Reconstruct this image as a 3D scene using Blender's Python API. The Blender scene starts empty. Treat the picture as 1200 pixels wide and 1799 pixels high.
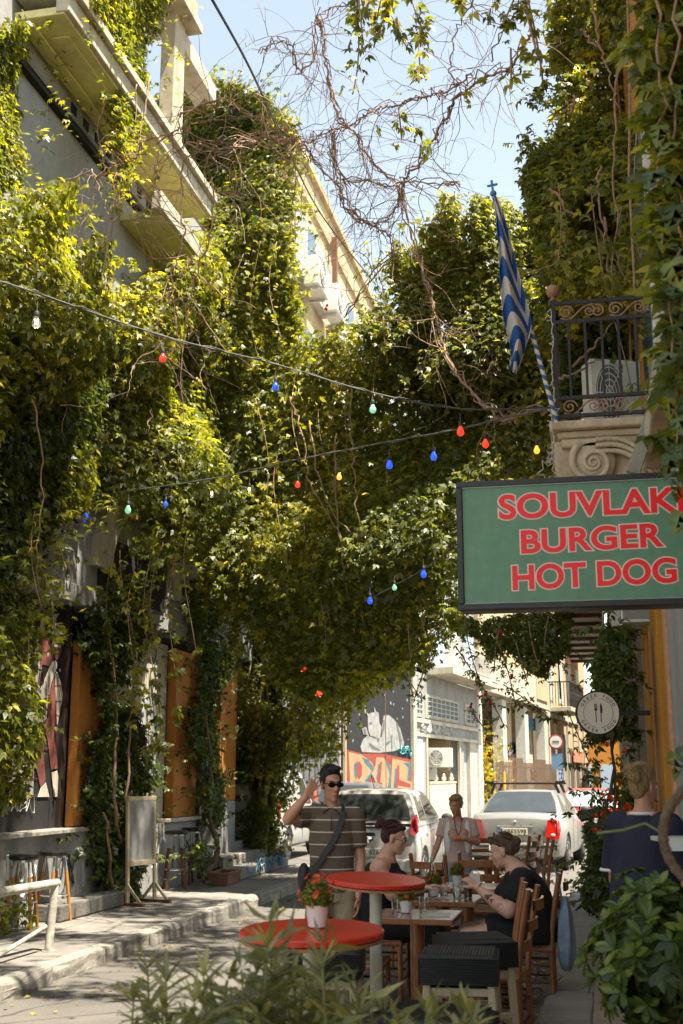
import bpy, bmesh, math, random
import numpy as np
from mathutils import Vector, Matrix, Euler

# ------------------------------------------------------------------ camera, sky, sun, exposure
S = bpy.context.scene
FPX = 2085.0; PITCH = math.radians(12.6); YAW = math.radians(11.9); CAM = np.array([0, 0, 1.68])
cd = bpy.data.cameras.new('camera'); camo = bpy.data.objects.new('camera', cd); S.collection.objects.link(camo)
camo.location = tuple(CAM); camo.rotation_euler = (math.pi/2+PITCH, 0, YAW)
cd.sensor_fit = 'VERTICAL'; cd.sensor_height = 36; cd.lens = 36*FPX/1799; cd.clip_start = .05; cd.clip_end = 2000
cd.dof.use_dof = True; cd.dof.focus_distance = 10.5; cd.dof.aperture_fstop = 4.0
S.camera = camo
SUN_DIR = Vector((.66, -.26, 1.80)).normalized()           # towards the sun
w = bpy.data.worlds.new('World'); S.world = w; w.use_nodes = True
nt = w.node_tree; nt.nodes.clear()
sk = nt.nodes.new('ShaderNodeTexSky'); sk.sky_type = 'NISHITA'; sk.sun_disc = False
sk.sun_elevation = math.asin(SUN_DIR.z); sk.sun_rotation = math.atan2(SUN_DIR.x, SUN_DIR.y)
sk.air_density = 1.0; sk.dust_density = .5; sk.ozone_density = 1.0
bg = nt.nodes.new('ShaderNodeBackground'); bg.inputs[1].default_value = .1
wo = nt.nodes.new('ShaderNodeOutputWorld'); hs = nt.nodes.new('ShaderNodeHueSaturation'); hs.inputs['Saturation'].default_value = .72; wbm = nt.nodes.new('ShaderNodeMixRGB'); wbm.blend_type = 'MULTIPLY'; wbm.inputs[0].default_value = 1; wbm.inputs[2].default_value = (1.0, .95, .80, 1); nt.links.new(sk.outputs[0], hs.inputs['Color']); nt.links.new(hs.outputs[0], wbm.inputs[1]); nt.links.new(wbm.outputs[0], bg.inputs[0]); nt.links.new(bg.outputs[0], wo.inputs[0])
sd = bpy.data.lights.new('sun', 'SUN'); sd.energy = 4.5; sd.angle = math.radians(.55); sd.color = (1, .91, .76)
so = bpy.data.objects.new('sun', sd); S.collection.objects.link(so); so.rotation_euler = SUN_DIR.to_track_quat('Z', 'Y').to_euler()
S.view_settings.view_transform = 'Standard'; S.view_settings.look = 'None'; S.view_settings.gamma = 1; S.view_settings.use_curve_mapping = False
S.view_settings.exposure = 2.0
try: S.cycles.max_bounces = 8; S.cycles.transparent_max_bounces = 12
except Exception: pass

random.seed(7); RNG = np.random.default_rng(11)
PI = math.pi
Fv = np.array([-math.sin(YAW)*math.cos(PITCH), math.cos(YAW)*math.cos(PITCH), math.sin(PITCH)])
Rv = np.array([math.cos(YAW), math.sin(YAW), 0.]); Uv = np.cross(Rv, Fv)
def ray(x, y): return Fv*FPX + Rv*(x-600) + Uv*(899.5-y)
def az(x, y, z=0.): r = ray(x, y); return Vector(CAM + r*((z-CAM[2])/r[2]))     # survey point on a level z
def ax(x, y, X): r = ray(x, y); return Vector(CAM + r*(X/r[0]))                 # survey point on a wall X
def ay(x, y, Y): r = ray(x, y); return Vector(CAM + r*(Y/r[1]))                 # survey point at a distance Y

# ------------------------------------------------------------------ naming
def T(o, label=None, cat=None, group=None, kind=None):
    if label: o['label'] = label
    if cat: o['category'] = cat
    if group: o['group'] = group
    if kind: o['kind'] = kind
    return o
def E(name, label, cat, loc=(0,0,0), rz=0, group=None, rot=None):
    o = bpy.data.objects.new(name, None); S.collection.objects.link(o); o.location = loc
    o.rotation_euler = rot if rot else (0, 0, rz); o.empty_display_size = .1
    return T(o, label, cat, group)
def link(name, me, parent=None, mats=None):
    o = bpy.data.objects.new(name, me); S.collection.objects.link(o)
    if mats is not None:
        me.materials.clear()
        for m in (mats if isinstance(mats, (list, tuple)) else [mats]): me.materials.append(m)
    if parent: o.parent = parent
    return o
def dup(root, loc=None, rz=None, label=None, group=None):
    r = root.copy(); S.collection.objects.link(r)
    if loc is not None: r.location = loc
    if rz is not None: r.rotation_euler = (0, 0, rz)
    if label: r['label'] = label
    if group: r['group'] = group
    for ch in list(root.children):
        c = ch.copy(); S.collection.objects.link(c); c.parent = r
        for g in list(ch.children):
            d = g.copy(); S.collection.objects.link(d); d.parent = c
    return r

# ------------------------------------------------------------------ materials
MATS = {}
def mat(name, col, rough=.7, var=.25, scale=8., bump=.15, spec=.4, metal=0., col2=None, bscale=None, stretch=None, coat=0., alpha=None):
    if name in MATS: return MATS[name]
    m = bpy.data.materials.new(name); m.use_nodes = True; n = m.node_tree; N = n.nodes; b = N['Principled BSDF']
    b.inputs['Roughness'].default_value = rough; b.inputs['Metallic'].default_value = metal
    b.inputs['Specular IOR Level'].default_value = spec
    if coat: b.inputs['Coat Weight'].default_value = coat; b.inputs['Coat Roughness'].default_value = .08
    tc = N.new('ShaderNodeTexCoord'); src = tc.outputs['Object']
    if stretch:
        mp = N.new('ShaderNodeMapping'); mp.inputs['Scale'].default_value = stretch; n.links.new(src, mp.inputs['Vector']); src = mp.outputs[0]
    no = N.new('ShaderNodeTexNoise'); no.inputs['Scale'].default_value = scale; no.inputs['Detail'].default_value = 8; no.inputs['Roughness'].default_value = .65
    n.links.new(src, no.inputs['Vector'])
    rp = N.new('ShaderNodeValToRGB'); rp.color_ramp.elements[0].position = .3; rp.color_ramp.elements[1].position = .72
    c2 = col2 if col2 else tuple(c*(1-var) for c in col)
    c1 = col if col2 else tuple(min(1, c*(1+var*.4)) for c in col)
    rp.color_ramp.elements[0].color = (*c2, 1); rp.color_ramp.elements[1].color = (*c1, 1)
    n.links.new(no.outputs['Fac'], rp.inputs['Fac']); n.links.new(rp.outputs[0], b.inputs['Base Color'])
    if bump:
        nb = N.new('ShaderNodeTexNoise'); nb.inputs['Scale'].default_value = bscale or scale*6; nb.inputs['Detail'].default_value = 6
        n.links.new(src, nb.inputs['Vector'])
        bu = N.new('ShaderNodeBump'); bu.inputs['Strength'].default_value = bump; bu.inputs['Distance'].default_value = .02
        n.links.new(nb.outputs['Fac'], bu.inputs['Height']); n.links.new(bu.outputs[0], b.inputs['Normal'])
    if alpha is not None: b.inputs['Alpha'].default_value = alpha
    m.diffuse_color = (*col, 1); MATS[name] = m; return m
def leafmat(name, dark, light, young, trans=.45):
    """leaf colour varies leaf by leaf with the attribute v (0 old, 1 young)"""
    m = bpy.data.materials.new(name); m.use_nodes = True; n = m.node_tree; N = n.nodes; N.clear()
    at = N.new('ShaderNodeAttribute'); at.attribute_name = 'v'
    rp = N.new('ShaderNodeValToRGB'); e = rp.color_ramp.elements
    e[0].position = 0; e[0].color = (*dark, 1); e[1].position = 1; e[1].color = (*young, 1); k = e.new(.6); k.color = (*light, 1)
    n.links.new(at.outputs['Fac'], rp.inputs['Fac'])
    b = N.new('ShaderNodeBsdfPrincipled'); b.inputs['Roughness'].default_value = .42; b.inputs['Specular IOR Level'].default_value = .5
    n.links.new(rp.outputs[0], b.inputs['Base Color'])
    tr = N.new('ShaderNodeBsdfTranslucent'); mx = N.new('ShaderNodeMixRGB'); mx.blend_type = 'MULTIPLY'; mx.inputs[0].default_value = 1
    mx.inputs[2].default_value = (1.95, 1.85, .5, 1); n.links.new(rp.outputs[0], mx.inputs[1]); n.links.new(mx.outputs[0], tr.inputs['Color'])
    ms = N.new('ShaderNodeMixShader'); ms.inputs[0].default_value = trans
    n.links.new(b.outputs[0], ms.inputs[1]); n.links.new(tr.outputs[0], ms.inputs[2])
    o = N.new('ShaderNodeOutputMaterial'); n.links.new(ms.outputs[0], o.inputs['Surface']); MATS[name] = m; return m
def glassmat(name, col=(.9,.95,.95), rough=.02, trans=1.):
    m = bpy.data.materials.new(name); m.use_nodes = True; b = m.node_tree.nodes['Principled BSDF']
    b.inputs['Base Color'].default_value = (*col, 1); b.inputs['Roughness'].default_value = rough
    b.inputs['Transmission Weight'].default_value = trans; b.inputs['IOR'].default_value = 1.45; MATS[name] = m; return m
def emitmat(name, col, strength, base=None):
    m = bpy.data.materials.new(name); m.use_nodes = True; b = m.node_tree.nodes['Principled BSDF']
    b.inputs['Base Color'].default_value = (*(base or col), 1); b.inputs['Roughness'].default_value = .15
    b.inputs['Emission Color'].default_value = (*col, 1); b.inputs['Emission Strength'].default_value = strength; MATS[name] = m; return m
def streaks(name, base, stain, amount=.5, sc=(1.5, 1.5, .25), fine=30, rough=.85, bump=.25, crack=0):
    """weathered render: big vertical runs of dirt, fine grain, chips"""
    m = bpy.data.materials.new(name); m.use_nodes = True; n = m.node_tree; N = n.nodes; b = N['Principled BSDF']; b.inputs['Roughness'].default_value = rough
    tc = N.new('ShaderNodeTexCoord'); mp = N.new('ShaderNodeMapping'); mp.inputs['Scale'].default_value = sc; n.links.new(tc.outputs['Object'], mp.inputs[0])
    n1 = N.new('ShaderNodeTexNoise'); n1.inputs['Scale'].default_value = 1.6; n1.inputs['Detail'].default_value = 10; n1.inputs['Roughness'].default_value = .7; n.links.new(mp.outputs[0], n1.inputs['Vector'])
    r1 = N.new('ShaderNodeValToRGB'); r1.color_ramp.elements[0].position = .42; r1.color_ramp.elements[1].position = .68
    r1.color_ramp.elements[0].color = (0,0,0,1); r1.color_ramp.elements[1].color = (amount,)*3+(1,)
    n.links.new(n1.outputs['Fac'], r1.inputs[0])
    mx = N.new('ShaderNodeMixRGB'); mx.inputs[1].default_value = (*base, 1); mx.inputs[2].default_value = (*stain, 1); n.links.new(r1.outputs[0], mx.inputs[0])
    n2 = N.new('ShaderNodeTexNoise'); n2.inputs['Scale'].default_value = fine; n2.inputs['Detail'].default_value = 8; n.links.new(tc.outputs['Object'], n2.inputs['Vector'])
    r2 = N.new('ShaderNodeMapRange'); r2.inputs[3].default_value = .72; r2.inputs[4].default_value = 1.2; n.links.new(n2.outputs['Fac'], r2.inputs[0])
    m2 = N.new('ShaderNodeMixRGB'); m2.blend_type = 'MULTIPLY'; m2.inputs[0].default_value = 1; n.links.new(mx.outputs[0], m2.inputs[1]); n.links.new(r2.outputs[0], m2.inputs[2])
    if crack:
        nw = N.new('ShaderNodeTexNoise'); nw.inputs['Scale'].default_value = 2.2; nw.inputs['Detail'].default_value = 5; n.links.new(tc.outputs['Object'], nw.inputs['Vector'])
        ad = N.new('ShaderNodeMixRGB'); ad.inputs[0].default_value = .22; n.links.new(tc.outputs['Object'], ad.inputs[1]); n.links.new(nw.outputs['Color'], ad.inputs[2])
        vo = N.new('ShaderNodeTexVoronoi'); vo.feature = 'DISTANCE_TO_EDGE'; vo.inputs['Scale'].default_value = crack; n.links.new(ad.outputs[0], vo.inputs['Vector'])
        cr = N.new('ShaderNodeMapRange'); cr.inputs[1].default_value = .0; cr.inputs[2].default_value = .012; cr.inputs[3].default_value = .35; cr.inputs[4].default_value = 1; n.links.new(vo.outputs['Distance'], cr.inputs[0])
        m3 = N.new('ShaderNodeMixRGB'); m3.blend_type = 'MULTIPLY'; m3.inputs[0].default_value = 1; n.links.new(m2.outputs[0], m3.inputs[1]); n.links.new(cr.outputs[0], m3.inputs[2]); m2 = m3
    n.links.new(m2.outputs[0], b.inputs['Base Color'])
    bu = N.new('ShaderNodeBump'); bu.inputs['Strength'].default_value = bump; bu.inputs['Distance'].default_value = .02
    n.links.new(n2.outputs['Fac'], bu.inputs['Height']); n.links.new(bu.outputs[0], b.inputs['Normal'])
    MATS[name] = m; return m

M_road = streaks('asphalt', (.12,.108,.092), (.06,.057,.054), .8, (.5,.5,.5), 60, .9, .5, .7)
M_pave = streaks('paving', (.20,.185,.16), (.09,.083,.073), .9, (.8,.8,.8), 25, .88, .4, .55)
M_kerb = streaks('kerb_stone_mat', (.28,.26,.22), (.15,.14,.12), .85, (1.6,1.6,1.6), 22, .85, .5)
M_tile = streaks('right_paving', (.36,.27,.19), (.14,.11,.085), .8, (1.4,1.4,1.4), 30, .8, .4)
M_grey = streaks('grey_render', (.30,.30,.29), (.13,.125,.115), .7, (1,1,.5), 14, .9, .3)
M_bluegrey = streaks('pale_grey_render', (.33,.33,.33), (.2,.19,.18), .6, (.8,.8,.2), 12, .9, .2)
M_cream = streaks('cream_render', (.50,.385,.23), (.30,.22,.13), .6, (.7,.7,.25), 10, .9, .2)
M_creamw = streaks('white_render', (.52,.475,.375), (.26,.215,.15), .85, (.9,.9,.25), 10, .9, .2)
M_yellow = streaks('soffit_bounce_yellow', (.74,.69,.33), (.42,.36,.17), .6, (1,1,1), 9, .85, .12)  # bounced street light put into the soffit colour
M_orange = streaks('orange_render', (.44,.17,.024), (.36,.13,.018), .6, (2,2,.6), 45, .85, .5)
M_ochre = streaks('ochre_render', (.52,.24,.02), (.34,.15,.015), .6, (2,2,.5), 40, .8, .5)
M_pink = mat('pink_trim', (.62,.33,.2), .7, .3, 12)
M_stone = streaks('carved_stone', (.62,.50,.34), (.30,.23,.15), .6, (1.5,1.5,1), 28, .85, .35)
M_dark = mat('near_black', (.018,.017,.016), .8, .3, 5)  # near-black; in openings the unlit dark is put into the colour
M_black = mat('black_metal', (.02,.019,.018), .45, .3, 20, .1)
M_rail = mat('railing_black', (.03,.028,.026), .5, .4, 30, .2)
M_rust = mat('rusty_copper', (.42,.23,.14), .6, .4, 40, .2)
M_frame = mat('sign_frame', (.025,.022,.02), .4, .3, 10, .05)
M_green = streaks('sign_green', (.115,.25,.14), (.08,.17,.10), .5, (1.5,1.5,.4), 18, .45, .02)
M_red = mat('sign_red', (.92,.012,.014), .4, .05, 3, 0)
M_pale = mat('sign_pale_outline', (.8,.62,.5), .5, .05, 3, 0)
M_white = mat('white_paint', (.56,.54,.48), .5, .2, 9, .05)
M_cwood = mat('cream_wood', (.46,.37,.23), .55, .25, 18, .1, stretch=(3,3,.6))
M_wood = mat('varnished_wood', (.33,.115,.035), .32, .5, 14, .1, stretch=(4,4,.5), coat=.3)
M_dwood = mat('dark_wood', (.14,.055,.022), .4, .5, 14, .1, stretch=(4,4,.5))
M_cane = mat('rush_seat', (.36,.22,.09), .8, .5, 60, .5)
M_redtop = streaks('red_enamel', (.66,.03,.008), (.36,.03,.012), .55, (5,5,5), 50, .34, .06)
M_rim = mat('worn_rim', (.42,.2,.09), .6, .5, 40, .2)
M_marble = mat('marble_top', (.27,.19,.175), .22, .5, 38, .03, col2=(.12,.075,.07))
M_pole = mat('cream_pole', (.62,.58,.46), .42, .2, 10, .05)
M_wick = mat('black_wicker', (.032,.030,.028), .6, .4, 60, .4)
M_leather = mat('black_seat', (.012,.012,.013), .3, .2, 20, .05)
M_steel = mat('steel', (.5,.5,.48), .35, .2, 20, .05, metal=.8)
M_chrome = mat('chrome', (.7,.7,.7), .12, .05, 5, 0, metal=1)
M_pot = mat('white_pot', (.78,.72,.7), .4, .08, 6, .03)
M_terra = mat('terracotta', (.5,.17,.07), .8, .3, 12)
M_plastic = mat('ac_plastic', (.68,.66,.58), .5, .12, 6, .03)
M_winglass = mat('window_glass', (.10,.16,.21), .08, .3, .6, 0, spec=.8)
M_bluefr = mat('blue_frame', (.42,.55,.68), .5, .1, 6, .02)
M_brown = mat('brown_beam', (.17,.075,.03), .6, .3, 14, .1)
M_panel = mat('awning_panel', (.66,.63,.57), .7, .25, 4, .05)
M_stem = mat('vine_stem', (.36,.22,.14), .8, .45, 22, .3)
M_stemg = mat('green_stem', (.17,.2,.06), .7, .3, 22, .1)
M_bark = mat('bark', (.17,.12,.08), .9, .5, 30, .6)
M_wire = mat('cable', (.10,.10,.085), .6, .2, 20)
M_wireb = mat('black_cable', (.012,.012,.012), .6, .2, 20)
M_tyre = mat('tyre', (.025,.025,.025), .8, .3, 20)
M_rimw = mat('alloy', (.55,.55,.53), .3, .1, 10, 0, metal=.7)
M_carw = mat('car_white', (.44,.43,.40), .28, .06, 2, 0, coat=.6)
M_cars = mat('car_silver', (.27,.27,.255), .3, .06, 2, 0, metal=.35, coat=.6)
M_carr = mat('car_red', (.5,.03,.035), .3, .1, 2, 0, coat=.5)
M_card = mat('car_dark', (.10,.105,.12), .3, .1, 2, 0, coat=.5)
M_cglass = mat('car_glass', (.035,.042,.04), .06, .3, 3, 0, spec=.9, coat=.3)
M_tail = mat('tail_light', (.55,.012,.01), .15, .2, 30, 0, coat=.6)
M_bump = mat('black_trim', (.03,.03,.03), .6, .2, 20)
M_skin = mat('skin', (.55,.27,.17), .5, .12, 12, .05)
M_skinp = mat('pale_skin', (.66,.37,.26), .5, .12, 12, .05)
M_hair = mat('dark_hair', (.018,.012,.01), .45, .5, 30, .5, stretch=(3,3,.5))
M_hairr = mat('auburn_hair', (.06,.018,.015), .45, .5, 30, .5, stretch=(3,3,.5))
M_hairb = mat('brown_hair', (.13,.075,.04), .5, .5, 30, .5, stretch=(3,3,.5))
M_hairl = mat('blonde_hair', (.40,.24,.10), .5, .55, 26, .6, stretch=(3,3,.5))
M_black_cl = mat('black_cloth', (.010,.010,.012), .85, .3, 14, .3)
M_navy = mat('navy_cloth', (.022,.022,.045), .85, .3, 10, .3)
M_khaki = mat('khaki_cloth', (.34,.26,.16), .85, .25, 12, .3)
M_pinkcl = mat('pale_pink_cloth', (.58,.42,.37), .85, .15, 12, .3)
M_whitecl = mat('white_cloth', (.78,.74,.70), .85, .1, 12, .3)
M_teal = mat('teal_jeans', (.22,.36,.36), .85, .25, 12, .3)
M_bag = mat('blue_bag', (.26,.34,.44), .7, .35, 9, .5)
M_lens = mat('sunglass_lens', (.006,.006,.007), .1, .1, 5, 0)
M_tattoo = mat('tattoo_ink', (.12,.08,.08), .6, .2, 30)
M_glass = glassmat('drinking_glass')
M_coffee = mat('iced_coffee', (.28,.13,.045), .3, .3, 20, 0)
M_fred = mat('red_petals', (.75,.055,.012), .6, .35, 30, 0)
M_forange = mat('orange_petals', (.85,.16,.01), .6, .3, 30, 0)
M_mag = mat('magenta_petals', (.6,.02,.08), .6, .3, 30, 0)
L_vine = leafmat('leaf_creeper', (.060,.082,.016), (.180,.200,.028), (.50,.43,.045), .5)
L_dark = leafmat('leaf_dark_shaded', (.028,.048,.012), (.08,.112,.02), (.20,.22,.03), .45)  # dark-leaved plants; in the big creepers, inner shade put into leaf colour
L_sage = leafmat('leaf_oleander', (.10,.115,.05), (.21,.22,.10), (.38,.36,.15), .35)
L_shrub = leafmat('leaf_pittosporum', (.025,.052,.012), (.075,.12,.022), (.20,.24,.04), .35)
L_yel = leafmat('leaf_yellow_tree', (.16,.14,.01), (.42,.33,.03), (.6,.5,.06), .4)
L_litter = leafmat('leaf_litter_mat', (.10,.07,.02), (.25,.2,.04), (.45,.33,.04), .2)

# ------------------------------------------------------------------ mesh builder
class MB:
    def __init__(s): s.v = []; s.f = []; s.m = []; s.mi = 0
    def add(s, vs, fs):
        b = len(s.v); s.v += [tuple(v) for v in vs]; s.f += [tuple(i+b for i in f) for f in fs]; s.m += [s.mi]*len(fs); return s
    def box(s, x0, x1, y0, y1, z0, z1, M=None):
        vs = [(x0,y0,z0),(x1,y0,z0),(x1,y1,z0),(x0,y1,z0),(x0,y0,z1),(x1,y0,z1),(x1,y1,z1),(x0,y1,z1)]
        if M is not None: vs = [tuple(M @ Vector(v)) for v in vs]
        return s.add(vs, [(0,3,2,1),(4,5,6,7),(0,1,5,4),(1,2,6,5),(2,3,7,6),(3,0,4,7)])
    def bar(s, a, b, w, d=None, up=(0,0,1)):
        a = Vector(a); b = Vector(b); t = (b-a).normalized(); u = Vector(up)
        if abs(t.dot(u)) > .95: u = Vector((0,1,0))
        r = t.cross(u).normalized(); u = r.cross(t); d = d or w; vs = []
        for p in (a, b):
            for i, j in ((-1,-1),(1,-1),(1,1),(-1,1)): vs.append(p + r*(i*w/2) + u*(j*d/2))
        return s.add(vs, [(0,1,2,3),(7,6,5,4),(0,4,5,1),(1,5,6,2),(2,6,7,3),(3,7,4,0)])
    def tube(s, pts, rad, n=6, caps=True, sy=1.):
        pts = [Vector(p) for p in pts]; k = len(pts); rs = rad if isinstance(rad, (list, tuple)) else [rad]*k
        vs = []; t0 = (pts[1]-pts[0]).normalized(); u = Vector((0,0,1)) if abs(t0.z) < .9 else Vector((1,0,0)); r = t0.cross(u).normalized()
        for i in range(k):
            t = (pts[min(i+1,k-1)]-pts[max(i-1,0)])
            t = t.normalized() if t.length > 1e-9 else t0
            r = (r - t*r.dot(t)); r = r.normalized() if r.length > 1e-6 else t.orthogonal().normalized(); u = t.cross(r)
            for j in range(n):
                a = 2*PI*j/n; vs.append(pts[i] + r*(math.cos(a)*rs[i]) + u*(math.sin(a)*rs[i]*sy))
        fs = [(i*n+j, i*n+(j+1)%n, (i+1)*n+(j+1)%n, (i+1)*n+j) for i in range(k-1) for j in range(n)]
        if caps: fs += [tuple(reversed(range(n))), tuple(range((k-1)*n, k*n))]
        return s.add(vs, fs)
    def lathe(s, prof, n=20, c=(0,0,0), sx=1., sy=1., M=None):
        vs = []; k = len(prof)
        for r, z in prof:
            for j in range(n):
                a = 2*PI*j/n; p = Vector((math.cos(a)*r*sx, math.sin(a)*r*sy, z))
                if M is not None: p = M @ p
                vs.append(p + Vector(c))
        fs = [(i*n+j, i*n+(j+1)%n, (i+1)*n+(j+1)%n, (i+1)*n+j) for i in range(k-1) for j in range(n)]
        if prof[0][0] > 1e-6: fs.append(tuple(reversed(range(n))))
        if prof[-1][0] > 1e-6: fs.append(tuple(range((k-1)*n, k*n)))
        return s.add(vs, fs)
    def ball(s, c, r, n=10, M=None):
        r = r if isinstance(r, (list, tuple)) else (r,)*3; vs = []; m = n//2+1
        for i in range(m+1):
            th = PI*i/m
            for j in range(n):
                a = 2*PI*j/n; p = Vector((math.sin(th)*math.cos(a)*r[0], math.sin(th)*math.sin(a)*r[1], math.cos(th)*r[2]))
                if M is not None: p = M @ p
                vs.append(p+Vector(c))
        return s.add(vs, [(i*n+j, (i+1)*n+j, (i+1)*n+(j+1)%n, i*n+(j+1)%n) for i in range(m) for j in range(n)])
    def prism(s, pts, d):
        """polygon of 3D points pushed along vector d"""
        n = len(pts); d = Vector(d); vs = [Vector(p) for p in pts]+[Vector(p)+d for p in pts]
        return s.add(vs, [tuple(reversed(range(n))), tuple(range(n, 2*n))]+[(i, (i+1)%n, (i+1)%n+n, i+n) for i in range(n)])
    def o(s, name, mats, parent=None, smooth=False, bevel=0, sub=0, label=None, seg=2):
        me = bpy.data.meshes.new(name); me.from_pydata([tuple(v) for v in s.v], [], s.f)
        bm = bmesh.new(); bm.from_mesh(me); bmesh.ops.recalc_face_normals(bm, faces=bm.faces); bm.to_mesh(me); bm.free()
        if isinstance(mats, (list, tuple)): me.polygons.foreach_set('material_index', s.m)
        if smooth: me.polygons.foreach_set('use_smooth', [True]*len(me.polygons))
        ob = link(name, me, parent, mats)
        if smooth == 'auto': 
            try: me.set_sharp_from_angle(angle=math.radians(38))
            except Exception: pass
        if bevel:
            m = ob.modifiers.new('bevel', 'BEVEL'); m.width = bevel; m.segments = seg; m.limit_method = 'ANGLE'; m.angle_limit = math.radians(40)
        if sub: m = ob.modifiers.new('sub', 'SUBSURF'); m.levels = sub; m.render_levels = sub
        if label: ob['label'] = label
        return ob
def box(name, x0, x1, y0, y1, z0, z1, m, parent=None, bevel=0, label=None): return MB().box(x0,x1,y0,y1,z0,z1).o(name, m, parent, bevel=bevel, label=label)
def spline(pts, n=8, wig=0.):
    P = [Vector(p) for p in pts]; P = [P[0]*2-P[1]]+P+[P[-1]*2-P[-2]]; out = []
    for i in range(1, len(P)-2):
        for k in range(n):
            t = k/n; a, b, c, d = P[i-1:i+3]
            out.append(.5*((2*b)+(c-a)*t+(2*a-5*b+4*c-d)*t*t+(-a+3*b-3*c+d)*t**3))
    out.append(P[-2])
    if wig: out = [p+Vector((random.uniform(-wig,wig), random.uniform(-wig,wig), random.uniform(-wig,wig))) for p in out]
    return out
def blend(name, prims, voxel, m, parent, smooth=4, fac=.5, dec=None):
    """one continuous skin grown over overlapping limbs and masses"""
    b = MB()
    for p in prims:
        if p[0] == 'c':
            _, a, c, r0, r1 = p[:5]; a = Vector(a); c = Vector(c)
            if (c-a).length > 1e-5:
                d = (c-a); k = 7; b.tube([a+d*(i/(k-1)) for i in range(k)], [r0+(r1-r0)*i/(k-1) for i in range(k)], 12)
            if len(p) < 6: b.ball(a, r0, 12); b.ball(c, r1, 12)
        elif p[0] == 'e':
            M = Euler(p[3]).to_matrix() if len(p) > 3 else None; b.ball(p[1], p[2], 16, M)
        elif p[0] == 'l':      # loft of elliptical rings (center, rx, ry)
            rings = p[1]; n = 20; vs = []
            for (c, rx, ry) in rings:
                for j in range(n):
                    q = 2*PI*j/n; vs.append((c[0]+math.cos(q)*rx, c[1]+math.sin(q)*ry, c[2]))
            k = len(rings)
            b.add(vs, [(i*n+j, i*n+(j+1)%n, (i+1)*n+(j+1)%n, (i+1)*n+j) for i in range(k-1) for j in range(n)]+[tuple(reversed(range(n))), tuple(range((k-1)*n, k*n))])
    me = bpy.data.meshes.new(name); me.from_pydata([tuple(v) for v in b.v], [], b.f)
    bm = bmesh.new(); bm.from_mesh(me); bmesh.ops.recalc_face_normals(bm, faces=bm.faces); bm.to_mesh(me); bm.free()
    t = bpy.data.objects.new('tmp', me); S.collection.objects.link(t)
    r = t.modifiers.new('r', 'REMESH'); r.mode = 'VOXEL'; r.voxel_size = voxel; r.use_smooth_shade = True
    if smooth: q = t.modifiers.new('s', 'SMOOTH'); q.factor = fac; q.iterations = smooth
    dg = bpy.context.evaluated_depsgraph_get(); me2 = bpy.data.meshes.new_from_object(t.evaluated_get(dg)); me2.name = name
    bpy.data.objects.remove(t); bpy.data.meshes.remove(me)
    me2.polygons.foreach_set('use_smooth', [True]*len(me2.polygons))
    return link(name, me2, parent, m)
def textmesh(body, size, offset=0., extrude=.002, align='LEFT', spacing=1.):
    c = bpy.data.curves.new('t', 'FONT'); c.body = body; c.size = size; c.offset = offset; c.extrude = extrude; c.align_x = align; c.space_character = spacing; c.resolution_u = 6
    o = bpy.data.objects.new('t', c); S.collection.objects.link(o); dg = bpy.context.evaluated_depsgraph_get()
    me = bpy.data.meshes.new_from_object(o.evaluated_get(dg)); bpy.data.objects.remove(o); bpy.data.curves.remove(c); return me
def textfit(body, m, O, U, V, wid, hei, parent, name='lettering', offset=0., ext=.002, label=None, pad=0.):
    """lettering in a plane: O lower left corner, U along, V up (unit vectors), stretched to wid x hei"""
    me = textmesh(body, 1., offset, ext/2); co = np.array([v.co[:] for v in me.vertices]); lo = co.min(0); hi = co.max(0)
    O = Vector(O); U = Vector(U).normalized(); V = Vector(V).normalized(); N = U.cross(V)
    for v in me.vertices:
        a = (v.co.x-lo[0])/(hi[0]-lo[0])*(wid+2*pad)-pad; b = (v.co.y-lo[1])/(hi[1]-lo[1])*(hei+2*pad)-pad
        v.co = O+U*a+V*b+N*(v.co.z-lo[2]) if ext > 0 else O+U*a+V*b
    me.name = name; o = link(name, me, parent, m)
    if label: o['label'] = label
    return o

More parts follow.
